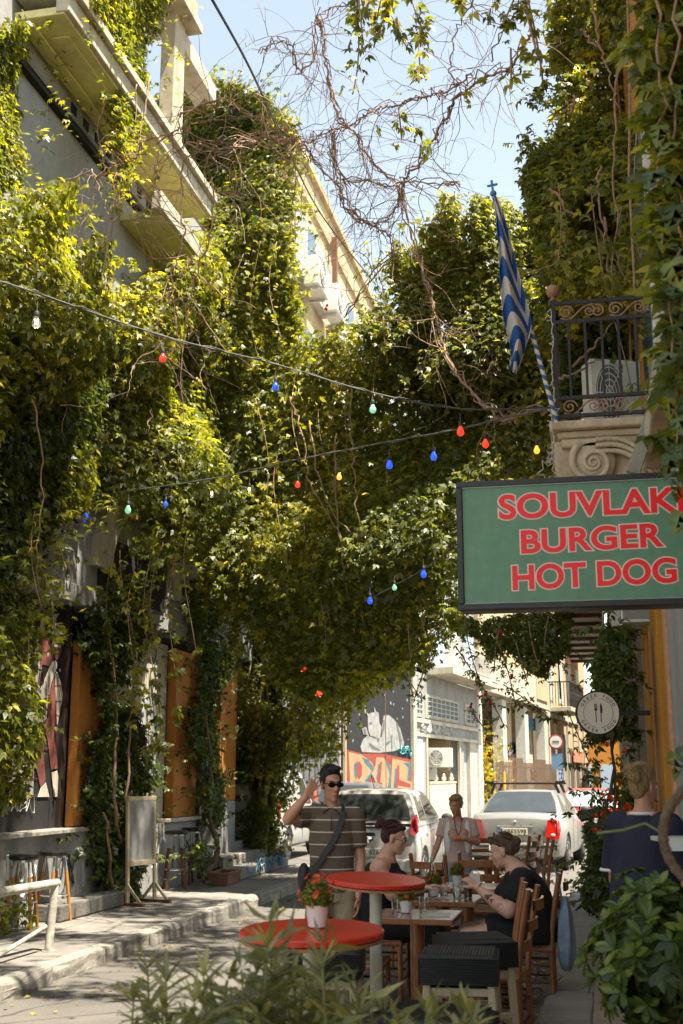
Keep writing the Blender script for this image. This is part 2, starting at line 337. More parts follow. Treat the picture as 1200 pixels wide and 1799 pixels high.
# ------------------------------------------------------------------ foliage
class Noise:
    def __init__(s, scale, seed, k=14):
        r = np.random.default_rng(seed); s.d = r.normal(size=(k, 3))*scale; s.p = r.uniform(0, 6.28, k); s.k = k
    def __call__(s, P): return np.sin(P @ s.d.T + s.p).sum(1)/math.sqrt(s.k)
def nrm(a): return a/np.maximum(np.linalg.norm(a, axis=1, keepdims=True), 1e-9)
LEAFLETS = {'palm': [(-72,.55),(-36,.85),(0,1.),(36,.85),(72,.55)], 'three': [(-50,.8),(0,1.),(50,.8)], 'one': [(0,1.)], 'pair': [(-40,.9),(30,.9)]}
def leaves(name, P, Nn, size, m, parent=None, kind='palm', wid=.40, down=.8, v=None, tipdir=None, kind_stuff=True, seed=0):
    r = np.random.default_rng(seed+len(P)); n = len(P); Nn = nrm(Nn)
    t = np.zeros((n,3)); t[:,2] = -down; t += r.normal(size=(n,3))*.45
    if tipdir is not None: t = t*.35+tipdir
    t = nrm(t - Nn*(t*Nn).sum(1, keepdims=True)); b = np.cross(Nn, t)
    if v is None: v = r.beta(1.6, 2.2, n)
    L = LEAFLETS[kind]; k = len(L); V = np.zeros((n, k, 4, 3)); s = np.asarray(size)[:, None]
    for i, (a, l) in enumerate(L):
        a = math.radians(a); ja = r.normal(size=(n,1))*.12; d = np.cos(a+ja)*t+np.sin(a+ja)*b; e = -np.sin(a+ja)*t+np.cos(a+ja)*b
        ll = s*l*(1+r.normal(size=(n,1))*.12); curl = r.uniform(.05, .35, (n,1))
        V[:, i, 0] = P+d*ll*.06
        V[:, i, 1] = P+d*ll*.52+e*ll*wid/2+Nn*ll*.05
        V[:, i, 2] = P+d*ll-Nn*ll*curl
        V[:, i, 3] = P+d*ll*.52-e*ll*wid/2+Nn*ll*.05
    V = V.reshape(-1, 3); nf = n*k
    me = bpy.data.meshes.new(name); me.vertices.add(len(V)); me.vertices.foreach_set('co', V.astype(np.float32).ravel())
    me.loops.add(nf*4); me.loops.foreach_set('vertex_index', np.arange(nf*4, dtype=np.int32))
    me.polygons.add(nf); me.polygons.foreach_set('loop_start', np.arange(0, nf*4, 4, dtype=np.int32))
    try: me.polygons.foreach_set('loop_total', np.full(nf, 4, dtype=np.int32))
    except Exception: pass
    me.update(); a = me.attributes.new('v', 'FLOAT', 'POINT')
    a.data.foreach_set('value', np.clip(np.repeat(v, k*4)+r.normal(size=n*k*4)*.03, 0, 1).astype(np.float32))
    o = link(name, me, parent, m)
    if kind_stuff: o['kind'] = 'stuff'
    return o
def inpoly(P, poly):
    x, y = P[:,0], P[:,1]; c = np.zeros(len(P), bool); j = len(poly)-1
    for i in range(len(poly)):
        xi, yi = poly[i]; xj, yj = poly[j]
        c ^= ((yi > y) != (yj > y)) & (x < (xj-xi)*(y-yi)/((yj-yi) or 1e-9)+xi); j = i
    return c
def mass_points(poly, plane, val, n, thick, seed, rag=18, bulge=.35, holes=-.9, nscale=1.6):
    """points filling a hanging sheet of creeper of real thickness. plane 'x','y': wall X or distance Y"""
    r = np.random.default_rng(seed); q = np.array(poly, float); lo = q.min(0); hi = q.max(0); out = []; tot = 0
    nz = Noise(.035, seed+1); nb = Noise(nscale, seed+2); nh = Noise(2.6, seed+3); nh2 = Noise(6.0, seed+4); tries = 0
    while tot < n and tries < 60:
        tries += 1
        c = r.uniform(lo-20, hi+20, (n*2, 2)); c3 = np.c_[c, np.zeros(len(c))]
        cj = c+np.c_[nz(c3)*rag, nz(c3+77)*rag]
        cj += r.normal(size=c.shape)*rag*.55*(r.uniform(size=(len(c),1))**2)*1.6
        c = c[inpoly(cj, poly)]
        rr = Fv*FPX + np.outer(c[:,0]-600, Rv) + np.outer(899.5-c[:,1], Uv)
        vv = np.full(len(c), val) if not callable(val) else val(c)
        if plane == 'x': P = CAM+rr*(vv/rr[:,0])[:,None]; out_n = np.array([1,0,0.])
        else: P = CAM+rr*(vv/rr[:,1])[:,None]; out_n = np.array([0,-1,0.])
        w = 1/np.maximum((np.linalg.norm(P-CAM, axis=1)), 1)**-2; w = w/w.max()                 # even density per wall area
        P = P[r.uniform(size=len(P)) < w]
        b = nb(P)*bulge; d = -np.abs(r.exponential(.35, len(P)))*thick+b
        P = P+out_n*d[:,None]
        k = (nh(P) > holes) & (nh2(P) > holes-.35); P = P[k]
        out.append(P); tot += len(P)
    P = np.concatenate(out)[:n]; r.shuffle(P)
    e = .15; g = np.stack([nb(P+np.eye(3)[i]*e)-nb(P-np.eye(3)[i]*e) for i in range(3)], 1)/(2*e)*bulge
    N = out_n[None, :]-g; N = nrm(N); return P, N
def shoots(poly, plane, val, seed, step=16., lo=10, hi=38):
    r = np.random.default_rng(seed+500); q = np.array(poly, float); c0 = q.mean(0); out = []
    for i in range(len(q)):
        a, b = q[i], q[(i+1) % len(q)]; L = np.linalg.norm(b-a)
        if L < 1: continue
        nn = np.array([b[1]-a[1], a[0]-b[0]])/L
        if not inpoly(np.array([(a+b)/2-nn*4]), poly)[0]: nn = -nn
        for k in range(int(L/step)):
            p = a+(b-a)*r.uniform(); d = nn+r.normal(size=2)*.5; ln = r.uniform(lo, hi); m_ = int(ln/3.2)+2; t = np.linspace(-.5, 1, m_)[:, None]
            c = p+d*ln*t+np.c_[np.zeros(m_), .35*ln*(np.maximum(t[:,0],0)**2)]+r.normal(size=(m_,2))*2.5; dj = r.uniform(-.5,.5)
            for x, y in c:
                vv = val(np.array([[x,y]]))[0] if callable(val) else val; w_ = ax(x, y, vv) if plane == 'x' else ay(x, y, vv); o = (w_.x+dj*.3, w_.y, w_.z) if plane == 'x' else (w_.x, w_.y-dj*.5, w_.z); out.append(o)
    return np.array(out)
def mass(vine, poly, plane, val, n, thick=.8, size=(.075,.12), m=None, seed=1, kind='palm', up=.75, rnd=.6, vshift=0., **kw):
    P, N = mass_points(poly, plane, val, n, thick, seed, **kw); r = np.random.default_rng(seed+9)
    Q = shoots(poly, plane, val, seed)
    if len(Q): P = np.concatenate([P, Q]); N = np.concatenate([N, np.tile([0,-.6,.5], (len(Q),1))])
    N = N+np.array([0,0,up])+r.normal(size=N.shape)*rnd
    s = r.uniform(size[0], size[1], len(P))*np.where(r.uniform(size=len(P)) < .25, .6, 1.)*np.where(r.uniform(size=len(P)) < .08, 1.35, 1.); v = np.clip(r.beta(1.6, 2.0, len(P))+vshift+.04+.12*Noise(1.2, seed+5)(P), 0, 1)
    return leaves('foliage', P, N, s, m or L_vine, vine, kind, v=v, seed=seed)
def strand_points(top, bot, per_m=26, width=.10, seed=0, wander=.12):
    r = np.random.default_rng(seed); top = np.array(top); bot = np.array(bot); L = np.linalg.norm(bot-top); k = max(4, int(L*per_m))
    t = np.sort(r.uniform(0, 1, k)); ph = r.uniform(0, 6, 2)
    c = top+(bot-top)*t[:,None]; c[:,0] += np.sin(t*L*2.1+ph[0])*wander; c[:,1] += np.sin(t*L*1.7+ph[1])*wander
    w = width*(1-.55*t)*(1+.5*np.sin(t*L*4+ph[0]*3))
    return c+r.normal(size=(k,3))*w[:,None]*np.array([1,1,.6]), c
def strands(vine, lst, seed, m=None, size=(.06,.1), per_m=26, width=.1, kind='palm', stem=True, vshift=.1, wander=.12):
    Ps = []; b = MB()
    for i, (a, c) in enumerate(lst):
        P, ctr = strand_points(a, c, per_m, width, seed+i*13, wander); Ps.append(P)
        if stem and len(ctr) > 6: b.tube(ctr[::max(1, len(ctr)//14)], .006, 4)
    P = np.concatenate(Ps); r = np.random.default_rng(seed); N = r.normal(size=P.shape)*.6+np.array([.15,-.6,.6])
    o = leaves('hanging_foliage', P, N, r.uniform(*size, len(P)), m or L_vine, vine, kind, v=np.clip(r.beta(1.6,2.2,len(P))+vshift,0,1), seed=seed)
    if stem and b.v: b.o('stem', M_stem, vine, smooth=True)['kind'] = 'stuff'
    return o
# ================================================================== SETTING
# ground
b = MB(); b.add([(-300,-60,-.02),(300,-60,-.02),(300,600,-.02),(-300,600,-.02)], [(0,1,2,3)]); T(b.o('ground', M_road), kind='structure')
b = MB(); 
nx, ny = 34, 120; vs = []
nzr = Noise(.8, 3)
for j in range(ny+1):
    for i in range(nx+1):
        x = -4.52+4.09*i/nx if True else 0; y = -1+ (j/ny)**1.3*101; z = .004+.006*math.sin(x*2.1+y*.7)*math.sin(y*.45); vs.append((x, y, max(z, -.005)))
b.add(vs, [(j*(nx+1)+i, j*(nx+1)+i+1, (j+1)*(nx+1)+i+1, (j+1)*(nx+1)+i) for j in range(ny) for i in range(nx)])
T(b.o('road', M_road, smooth=True), kind='structure')
# left pavement: cast slabs, uneven; kerb stones
lp = E('left_pavement', None, None); lp['kind'] = 'structure'
T(box('bed', -6.04, -4.67, 2, 21.4, 0, .12, M_grey, lp))
y = 2.2; k = 0
while y < 21.2:
    L = random.choice([1.3, 1.6, 1.9, 1.15]); 
    if y+L > 21.3: L = 21.35-y
    x0 = -6.03; sp = random.choice([None, -5.35, -5.5])
    for (a, c) in ([(x0, sp-.004), (sp+.004, -4.68)] if sp else [(x0, -4.68)]):
        MB().box(a, c, y+.004, y+L-.004, .10, .150+random.uniform(-.004, .004)).o('paving_slab', M_pave, lp, bevel=.006)
    y += L
lk = E('left_kerb', None, None); lk['kind'] = 'structure'
y = 2.0; protos = []
for v in range(5):
    bm = bmesh.new(); bmesh.ops.create_cube(bm, size=1); bmesh.ops.subdivide_edges(bm, edges=bm.edges, cuts=2, use_grid_fill=True)
    for q in bm.verts:
        q.co.x *= .18; q.co.z *= .2; q.co.y *= .985
        q.co += Vector((random.uniform(-.012,.006), random.uniform(-.008,.008), random.uniform(-.008,.004)))
        if q.co.x > .07 and q.co.z > .08 and random.random() < .35: q.co.x -= random.uniform(.01,.04); q.co.z -= random.uniform(.005,.03)
    me = bpy.data.meshes.new('kerb_stone'); bm.to_mesh(me); bm.free(); me.materials.append(M_kerb); protos.append(me)
while y < 20.2:
    L = random.uniform(.85, 1.15); o = link('kerb_stone', random.choice(protos), lk); o.location = (-4.575+random.uniform(-.008,.008), y+L/2, .058+random.uniform(-.004,.006)); o.scale = (1, L, 1); o.rotation_euler = (0, random.uniform(-.02,.02), random.uniform(-.008,.008))
    m = o.modifiers.new('bevel', 'BEVEL'); m.width = .018; m.segments = 2; y += L+.012
for i in range(5):     # kerb turns the corner at the junction
    a0 = i*PI/8; c = Vector((-5.35, 20.55, .058)); o = link('kerb_stone', protos[i], lk); a = a0+PI/16
    o.location = c+Vector((math.cos(a)*.78, math.sin(a)*.78, 0)); o.scale = (1, .33, 1); o.rotation_euler = (0, 0, a)
# right pavement
rp_ = E('right_pavement', None, None); rp_['kind'] = 'structure'
box('bed', -.28, .62, 1.5, 17.2, 0, .095, M_grey, rp_)
for c, (x0, x1) in enumerate([(-.10, .115), (.125, .335), (.345, .60)]):
    y = 3+c*.13
    while y < 17.0:
        L = .42; MB().box(x0, x1, y+.004, y+L-.004, .08, .120+random.uniform(-.003, .003)).o('paving_tile', M_tile, rp_, bevel=.004); y += L
rk = E('right_kerb', None, None); rk['kind'] = 'structure'; y = 2.5
while y < 17.2:
    L = random.uniform(.7, 1.05); o = link('kerb_stone', random.choice(protos), rk); o.location = (-.28+random.uniform(-.015,.015), y+L/2, .035+random.uniform(-.004,.008)); o.scale = (-1.95, L+.012, .95); o.rotation_euler = (0, random.uniform(-.02,.03), random.uniform(-.02,.02))
    m = o.modifiers.new('bevel', 'BEVEL'); m.width = .02; m.segments = 2; y += L+.01
# far pavement at the foot of the far facades
P0 = Vector((-6.95, 33, 0)); DIR = Vector((.122, .9925, 0)).normalized(); FN = Vector((DIR.y, -DIR.x, 0)); FROT = math.atan2(DIR.y, DIR.x)
def fac(px, py, off=0.):
    """(distance along the far facade line, height) of a surveyed point; off = recess depth"""
    r = ray(px, py); n = np.array(FN); q = np.array(P0)-n*off; t = (n@(q-CAM))/(n@r); P = CAM+r*t; return float((P-np.array(P0))@np.array(DIR)), float(P[2])
fp = MB(); fp.box(-1.5, 60, -1.3, 0, -.01, .13, Matrix.Translation(P0) @ Matrix.Rotation(FROT, 4, 'Z')); T(fp.o('far_pavement', M_pave, bevel=.02), kind='structure')

# ---------------------------------------------------------------- terrace building on the left (two-storey, creeper covered)
LB = E('terrace_building', 'ivy covered terrace building with orange pilasters and painted shutter panels along the left pavement', 'building', (-6.05, 12, 0))
def LBb(name, x0, x1, y0, y1, z0, z1, m, bevel=0, label=None):
    o = MB().box(x0+6.05, x1+6.05, y0-12, y1-12, z0, z1).o(name, m, LB, bevel=bevel, label=label); return o
LBb('plinth', -6.45, -6.05, 3, 17.90, 0, 1.05, M_grey, .01)
LBb('ledge', -6.5, -5.97, 3, 14.22, 1.051, 1.105, M_kerb, .01)
LBb('ledge', -6.5, -5.97, 16.5, 17.95, 1.051, 1.105, M_creamw, .01)
LBb('pilaster', -6.16, -6.05, 13.42, 14.15, 1.11, 3.30, M_orange, .02, 'orange pilaster')
LBb('pilaster', -6.2, -6.05, 16.86, 17.88, 1.11, 3.55, M_orange, .02)
LBb('pilaster', -6.2, -6.05, 19.05, 19.95, 1.30, 3.60, M_orange, .02)
LBb('pilaster_base', -6.4, -6.045, 19.05, 19.95, .15, 1.298, M_grey, .02)
LBb('pilaster', -6.4, -6.05, 20.9, 21.5, .15, 3.9, M_creamw, .02)
LBb('wall', -9.5, -6.05, 3, 21.5, 3.95, 7.0, M_grey)
LBb('wall', -9.5, -6.05, 3, 17.6, 7.002, 10.6, M_bluegrey)
LBb('lintel', -6.5, -6.03, 3, 21.4, 3.72, 3.945, M_grey, .01)
LBb('back_wall', -7.6, -7.5, 3, 21.5, 0, 3.95, M_dark)
LBb('side_wall', -7.5, -6.06, 21.3, 21.49, 0, 3.94, M_creamw)
LBb('shutter_panel', -6.32, -6.22, 6, 13.30, 1.06, 3.7, M_dark)
LBb('reveal', -6.3, -6.17, 13.30, 13.41, 1.11, 3.9, mat('dark_brown_frame', (.035,.022,.015), .6, .3, 10))
LBb('door_panel', -6.3, -6.2, 14.6, 16.84, 1.06, 3.6, M_creamw)
LBb('pipe_cover', -6.12, -6.0, 14.30, 14.42, 2.35, 3.05, M_creamw, .01)
LBb('unlit_gap_sheet', -6.9, -6.8, 17.9, 19.04, .3, 3.7, M_dark)  # solid sheet, darkness of the unlit gap put into its colour
LBb('floor_step', -7.4, -6.06, 17.95, 21.2, 0, .62, M_grey)
st = LBb('step', -6.05, -5.72, 18.3, 20.9, .152, .47, M_kerb, .015); st2 = LBb('step', -5.72, -5.38, 18.1, 21.0, .152, .31, M_kerb, .015)
LBb('wall_step', -6.045, -5.72, 12.5, 14.3, .152, .33, M_pave, .02)
# dentil band under the balcony and slab
for k in range(8):
    y = 12.35+k*.37; LBb('vent_hole', -6.06, -6.035, y, y+.15, 9.78, 9.90, M_dark)
LBb('moulding', -6.049, -5.96, 9.5, 18.5, 9.50, 9.56, M_dark); LBb('moulding', -6.049, -5.98, 9.5, 18.5, 9.62, 9.67, mat('grey_moulding', (.2,.2,.2), .8))
LBb('balcony_slab', -6.049, -5.44, 10.82, 15.85, 10.0, 10.10, M_yellow, .01, 'underside of the long balcony slab, bounced light put into its pale yellow')
LBb('balcony_fascia', -5.54, -5.38, 10.8, 15.93, 10.02, 10.26, M_creamw, .012)
LBb('balcony_fascia', -6.04, -5.31, 10.74, 15.98, 10.262, 10.38, M_creamw, .012)
LBb('soffit_rib', -5.93, -5.84, 10.9, 15.8, 9.95, 9.998, M_yellow, .01)
LBb('soffit_panel', -5.78, -5.56, 15.0, 15.7, 9.965, 9.998, M_yellow, .008)
LBb('soffit_panel', -5.78, -5.56, 11.2, 14.7, 9.975, 9.998, M_yellow, .008)
LBb('balcony_slab', -6.049, -5.44, 14.0, 17.1, 9.10, 9.20, M_yellow, .01)
LBb('balcony_fascia', -5.52, -5.38, 13.8, 17.1, 9.12, 9.38, M_creamw, .012)
LBb('parapet', -5.48, -5.40, 10.9, 15.8, 10.382, 10.52, M_creamw, .01)
LBb('upper_column', -5.66, -5.45, 14.3, 14.72, 10.4, 12.9, M_creamw, .01)
LBb('upper_slab', -6.2, -5.25, 12.8, 14.9, 12.45, 12.6, M_creamw, .01); LBb('upper_slab', -6.1, -5.35, 12.8, 14.95, 12.61, 13.0, M_cream, .01)
LBb('upper_beam', -5.8, -5.45, 14.73, 16.2, 12.1, 12.4, M_creamw, .01)
LBb('upper_wall', -9, -6.15, 8, 14.9, 10.62, 14.0, M_creamw)
# cream arch moulding above the doorway
b = MB(); cy, cz, R0, R1 = 15.3, 4.25, 1.30, 1.76; n = 16
for r0, r1, xo in ((R0, R0+.10, .12), (R0+.10, R0+.2, .07), (R0+.2, R1, .10)):
    pts = [(xo, cy-12+math.cos(a)*r0, cz+math.sin(a)*r0*.8) for a in np.linspace(0, PI, n)]+[(xo, cy-12+math.cos(a)*r1, cz+math.sin(a)*r1*.8) for a in np.linspace(PI, 0, n)]
    for i in range(n-1):
        q = [pts[i], pts[i+1], pts[2*n-2-i], pts[2*n-1-i]]; b.prism([Vector(p) for p in q], (-.2-xo, 0, 0))
b.box(.0, .06, cy-12-1.2, cy-12+1.2, 5.5, 5.62); b.o('arch_moulding', M_creamw, LB, smooth=False)
LBb('arch_dark_fill', -6.06, -6.02, 13.8, 16.2, 4.0, 4.7, M_dark)  # dark slab on the wall, shade under the arch as colour

# painted panels: flat print
def yz(px, py): p = ax(px, py, -6.20); return (p.y, p.z)
def print_poly(pts, m, x, parent, name, d=.006):
    b = MB(); b.prism([Vector((x+6.05, p[0]-12, p[1])) for p in pts], (d, 0, 0)); return b.o(name, m, parent)
def print_line(pts, w, m, x, parent, name, d=.004):
    b = MB()
    for i in range(len(pts)-1):
        a = Vector((x+6.05, pts[i][0]-12, pts[i][1])); c = Vector((x+6.05, pts[i+1][0]-12, pts[i+1][1])); b.bar(a, c, w, d, (1,0,0))
    return b
P_bone = mat('mural_bone', (.50,.46,.38), .7, .25, 6, .05); P_brick = mat('mural_brick', (.24,.075,.065), .7, .5, 30, .05); P_ink = mat('mural_line', (.13,.03,.03), .7); P_blue = mat('mural_blue', (.12,.2,.33), .7, .3, 6)
P_black = mat('mural_black', (.012,.012,.014), .7, .3, 6)
def Z(l): return [yz(x/4, 1000+y/4) for x, y in l]       # panel tracing
mural = [(P_bone, [(110,700),(200,760),(235,690),(285,420),(300,360),(322,370),(325,460),(290,500),(285,640),(300,690),(285,800),(290,850),(330,760),(375,650),(400,640),(410,680),(370,800),(345,900),(335,1050),(290,1090),(255,1190),(250,1320),(240,1600),(20,1600),(60,1300),(100,1000)]),
 (P_brick, [(275,470),(325,430),(350,520),(375,640),(350,680),(310,670),(290,690)]), (P_brick, [(395,530),(435,540),(440,580),(405,640),(385,590)]), (P_bone, [(386,525),(435,535),(434,552),(388,545)]),
 (P_brick, [(385,770),(398,860),(395,1050),(400,1250),(410,1400),(365,1410),(340,1200),(318,1110),(345,1040),(345,900),(370,830)]), (P_brick, [(285,1230),(310,1300),(325,1480),(290,1540),(250,1350)]),
 (P_bone, [(390,750),(405,720),(430,790),(445,880),(425,1000),(405,1100),(398,950)]), (P_bone, [(365,1430),(405,1415),(430,1540),(432,1600),(385,1600)]), (P_bone, [(290,1540),(325,1500),(350,1600),(270,1600)]), (P_black, [(330,1055),(275,1110),(250,1190),(262,1310),(255,1200),(300,1130)])]
SP = [c for c in LB.children if c.name.startswith('shutter_panel')][0]
for i, (m, l) in enumerate(mural): print_poly(Z(l), m, -6.219+.0012*i, SP, 'painted_shape', .006)
moon = [(425,312),(395,312),(372,350),(370,400),(388,445),(415,458),(430,440),(405,425),(397,390),(405,340)]; print_poly(Z(moon), P_bone, -6.218, SP, 'painted_moon')
b = MB()
for x, y in [(368,480),(450,490),(430,710),(455,858),(350,290),(448,1035),(345,600),(470,640)]: 
    q = yz(x/4, 1000+y/4); s = .018 if y != 1035 else .05; b.box(-6.219+6.05, -6.211+6.05, q[0]-12-s, q[0]-12+s, q[1]-s, q[1]+s)
b.o('painted_stars', P_bone, SP)['kind'] = 'stuff'
b = MB()
for l in [[(200,745),(295,860)],[(225,800),(280,1040)],[(290,690),(275,790),(310,800),(320,700)],[(385,820),(440,820)],[(392,930),(440,930)],[(398,1025),(425,1035)],[(300,1150),(330,1160)],[(290,1250),(350,1260)],[(215,1470),(270,1470)],[(150,1585),(270,1590)],[(210,1040),(195,1110),(235,1240),(240,1130),(212,1050)],[(310,700),(310,790)],[(155,760),(105,900)]]:
    p = Z(l)
    for i in range(len(p)-1): b.bar((-6.206+6.05, p[i][0]-12, p[i][1]), (-6.206+6.05, p[i+1][0]-12, p[i+1][1]), .012, .003, (1,0,0))
b.o('painted_lines', P_ink, SP)['kind'] = 'stuff'
def scrawl(o_y, o_z, w_, h_, n, m, x, parent, name='graffiti', th=.012, seed=0):
    r = random.Random(seed); b = MB()
    for k in range(n):
        cx = o_y+(k+.5)*w_/n; pts = []
        for i in range(9): pts.append((x+6.05, cx+r.uniform(-.6,.6)*w_/n-12, o_z+r.uniform(0,1)*h_))
        sp = spline(pts, 4); b.tube(sp, th/2, 4, sy=.3)
    return b.o(name, m, parent)
G_w = mat('spray_white', (.55,.55,.52), .7); G_k = mat('spray_black', (.03,.03,.035), .7); G_b = mat('spray_blue', (.07,.16,.34), .7); G_r = mat('spray_red', (.5,.06,.06), .7); G_c = mat('spray_cyan', (.1,.35,.36), .7); G_p = mat('spray_pink', (.45,.25,.42), .7); G_l = mat('spray_pale_blue', (.14,.32,.48), .7)
PL = [c for c in LB.children if c.name.startswith('plinth')][0]
scrawl(13.0, .45, .55, .45, 3, G_k, -6.042, PL, seed=4, th=.03); scrawl(11.2, .35, 1.3, .55, 5, G_w, -6.040, PL, seed=2, th=.045); scrawl(12.0, 1.3, .7, .25, 4, G_w, -6.20, PL, seed=5); scrawl(16.9, .3, .8, .5, 3, G_k, -6.046, PL, seed=8); scrawl(14.8,.3,1.6,.6,5,G_w,-6.046,PL,seed=12,th=.02)
# blue and white fish mural
DP = [c for c in LB.children if c.name.startswith('door_panel')][0]
print_poly([(16.1,1.5),(15.8,1.9),(15.75,2.3),(16.0,2.75),(16.3,2.8),(16.5,2.3),(16.45,1.8)], mat('mural_pale', (.36,.36,.34), .7), -6.199, DP, 'painted_shape')
b = MB()
for l in [[(16.1,1.5),(15.8,1.9),(15.75,2.3),(16.0,2.75)],[(16.2,1.55),(16.05,2.0),(16.0,2.4),(16.15,2.7)],[(16.3,1.6),(16.25,2.1),(16.3,2.6)],[(15.2,3.0),(15.6,2.5),(16.0,2.3)],[(15.3,3.4),(15.5,3.0),(15.45,2.4),(15.3,2.0)],[(16.5,2.9),(16.3,3.2),(16.35,3.5)],[(15.0,1.9),(15.3,1.5),(15.7,1.3)]]:
    b.tube(spline([(-6.198+6.05, p[0]-12, p[1]) for p in l], 4), .014, 4, sy=.3)
b.o('painted_lines', P_blue, DP)['kind'] = 'stuff'
scrawl(19.2, 1.5, .6, .3, 2, G_k, -6.045, LB, seed=31); scrawl(18.4, .2, 2.3, .2, 9, G_l, -5.375, LB, seed=32, th=.02)

# ---------------------------------------------------------------- tall cream building behind, ivy on its blind side
TB = E('cream_apartment_block', 'tall cream apartment block with air conditioners and blue-white windows, ivy on its side wall', 'building', (-8.9, 33.4, 0))
def TBb(name, x0, x1, y0, y1, z0, z1, m, bevel=0, parent=None): return MB().box(x0+8.9, x1+8.9, y0-33.4, y1-33.4, z0, z1).o(name, m, parent or TB, bevel=bevel)
TBb('wall', -16, -8.9, 33.4, 62, 0, 22.2, M_cream); TBb('parapet', -16, -8.75, 33.3, 62, 22.2, 22.5, M_cream, .02); TBb('pilaster', -8.9, -8.7, 33.35, 34.0, 0, 22.2, M_cream, .01)
for fl in range(4):
    zb = 17.7-fl*3.7
    for k in range(5):
        y0 = 34.2+k*5.3; wn = TBb('window', -8.92, -8.78, y0, y0+4.4, zb, zb+2.3, M_white)
        for q in range(3): TBb('pane', -8.779, -8.74, y0+.12+q*1.44, y0+1.38+q*1.44, zb+.12, zb+2.18, M_winglass if (q+k) % 2 else mat('pale_blind', (.5,.52,.5), .5, .2, 3), 0, wn)
        for q in range(4): TBb('frame', -8.775, -8.70, y0+.02+q*1.44, y0+.11+q*1.44, zb+.02, zb+2.28, M_white, 0, wn)
        TBb('sill', -8.9, -8.6, y0-.1, y0+4.5, zb-.12, zb-.002, M_white, .01)
TBb('downpipe', -8.75, -8.55, 39.7, 39.9, 8, 21.2, mat('rust_pipe', (.2,.09,.05), .7)); TBb('band', -8.9, -8.8, 34, 62, 20.9, 21.1, M_cream)
def ac_unit(loc, rz, label, group=None, s=1.):
    """outdoor unit: casing, grille rings, side vents, feet; front faces local -Y"""
    t = E('air_conditioner', label, 'air conditioner', loc, rz, group)
    MB().box(-.42*s, .42*s, -.15*s, .15*s, 0, .58*s).o('casing', M_plastic, t, bevel=.02*s)
    b = MB(); b.lathe([(.235*s,0),(.235*s,.012*s),(.0,.012*s)], 24, M=Matrix.Rotation(PI/2, 3, 'X'), c=(-.12*s,-.151*s,.3*s)); f = b.o('fan_opening', mat('fan_dark', (.14,.14,.13), .6), t)
    b = MB()
    for r in (.06, .11, .16, .21, .235): 
        b.tube([(-.12*s+math.cos(a)*r*s, -.168*s, .3*s+math.sin(a)*r*s) for a in np.linspace(0, 2*PI, 22)], .006*s, 4)
    for k in range(8): a = k*PI/4; b.bar((-.12*s, -.17*s, .3*s), (-.12*s+math.cos(a)*.235*s, -.17*s, .3*s+math.sin(a)*.235*s), .008*s)
    b.o('grille', M_plastic, t)
    b = MB(); b.bar((-.3*s,-.1*s,-.04*s),(-.3*s,.2*s,-.04*s),.04*s); b.bar((.3*s,-.1*s,-.04*s),(.3*s,.2*s,-.04*s),.04*s); b.o('bracket', M_steel, t)
    return t
ac1 = ac_unit((-8.35, 35.6, 17.25), PI/2, 'air conditioner on the cream block, nearer of the two under the top windows', 'air conditioners on the cream block', 1.75)
ac2 = dup(ac1, (-8.35, 38.4, 17.45), label='air conditioner on the cream block beside the rusty downpipe, farther of the two')
ac3 = dup(ac1, (-8.35, 45.5, 17.3), label='air conditioner on the cream block beyond the rusty downpipe, farthest along')

# ---------------------------------------------------------------- far row of facades beyond the junction
def facade(name, label):
    return E(name, label, 'building', P0, FROT)
def FB(parent, name, u0, u1, y0, y1, z0, z1, m, bevel=0, label=None): return MB().box(u0, u1, y0, y1, z0, z1).o(name, m, parent, bevel=bevel, label=label)
# mural house
MH = facade('mural_house', 'low house with a black mural of a bull figure above red and tan graffiti')
FB(MH, 'wall', 0, 7.3, .0, 1.9, 0, 8.2, mat('mural_wall', (.014,.015,.018), .85, .4, 2.5, .2)); FB(MH, 'side_wall', -.12, -.002, .02, 5, 0, 8.2, M_grey)
b = MB()
for k in range(14): b.box(-.15, -.121, .25+k*.17, .37+k*.17, 1.3, 4.5)
b.o('shutter_slats', M_bluegrey, MH); FB(MH, 'side_window', -.19, -.121, 2.75, 3.6, .9, 3.0, M_bluefr); 
b = MB()
for k in range(5): b.box(-.21, -.191, 2.83+k*.15, 2.92+k*.15, 1.0, 2.9)
b.o('window_bars', M_white, MH)
FB(MH, 'seam', 4.15, 4.19, -.03, 0, 0, 8.2, M_bark); FB(MH, 'corner_pipe', .05, .13, -.1, -.02, 0, 8.2, M_cream)
def G(l, zx=560, zy=1080, k=4.): return [fac(zx+x/k, zy+y/k) for x, y in l]
def fprint(l, m, off, name, parent, **kw):
    b = MB(); b.prism([(u, -off, z) for u, z in G(l, **kw)], (0, -.008, 0)); return b.o(name, m, parent)
P_red = mat('graffiti_red', (.27,.045,.03), .7, .3, 3); P_tan = mat('graffiti_tan', (.34,.225,.115), .7, .25, 3); P_teal = mat('graffiti_teal', (.05,.13,.165), .7, .3, 3); P_bull = mat('bull_white', (.30,.30,.285), .7, .5, 4); P_bulld = mat('bull_grey', (.12,.12,.12), .7, .3, 4)
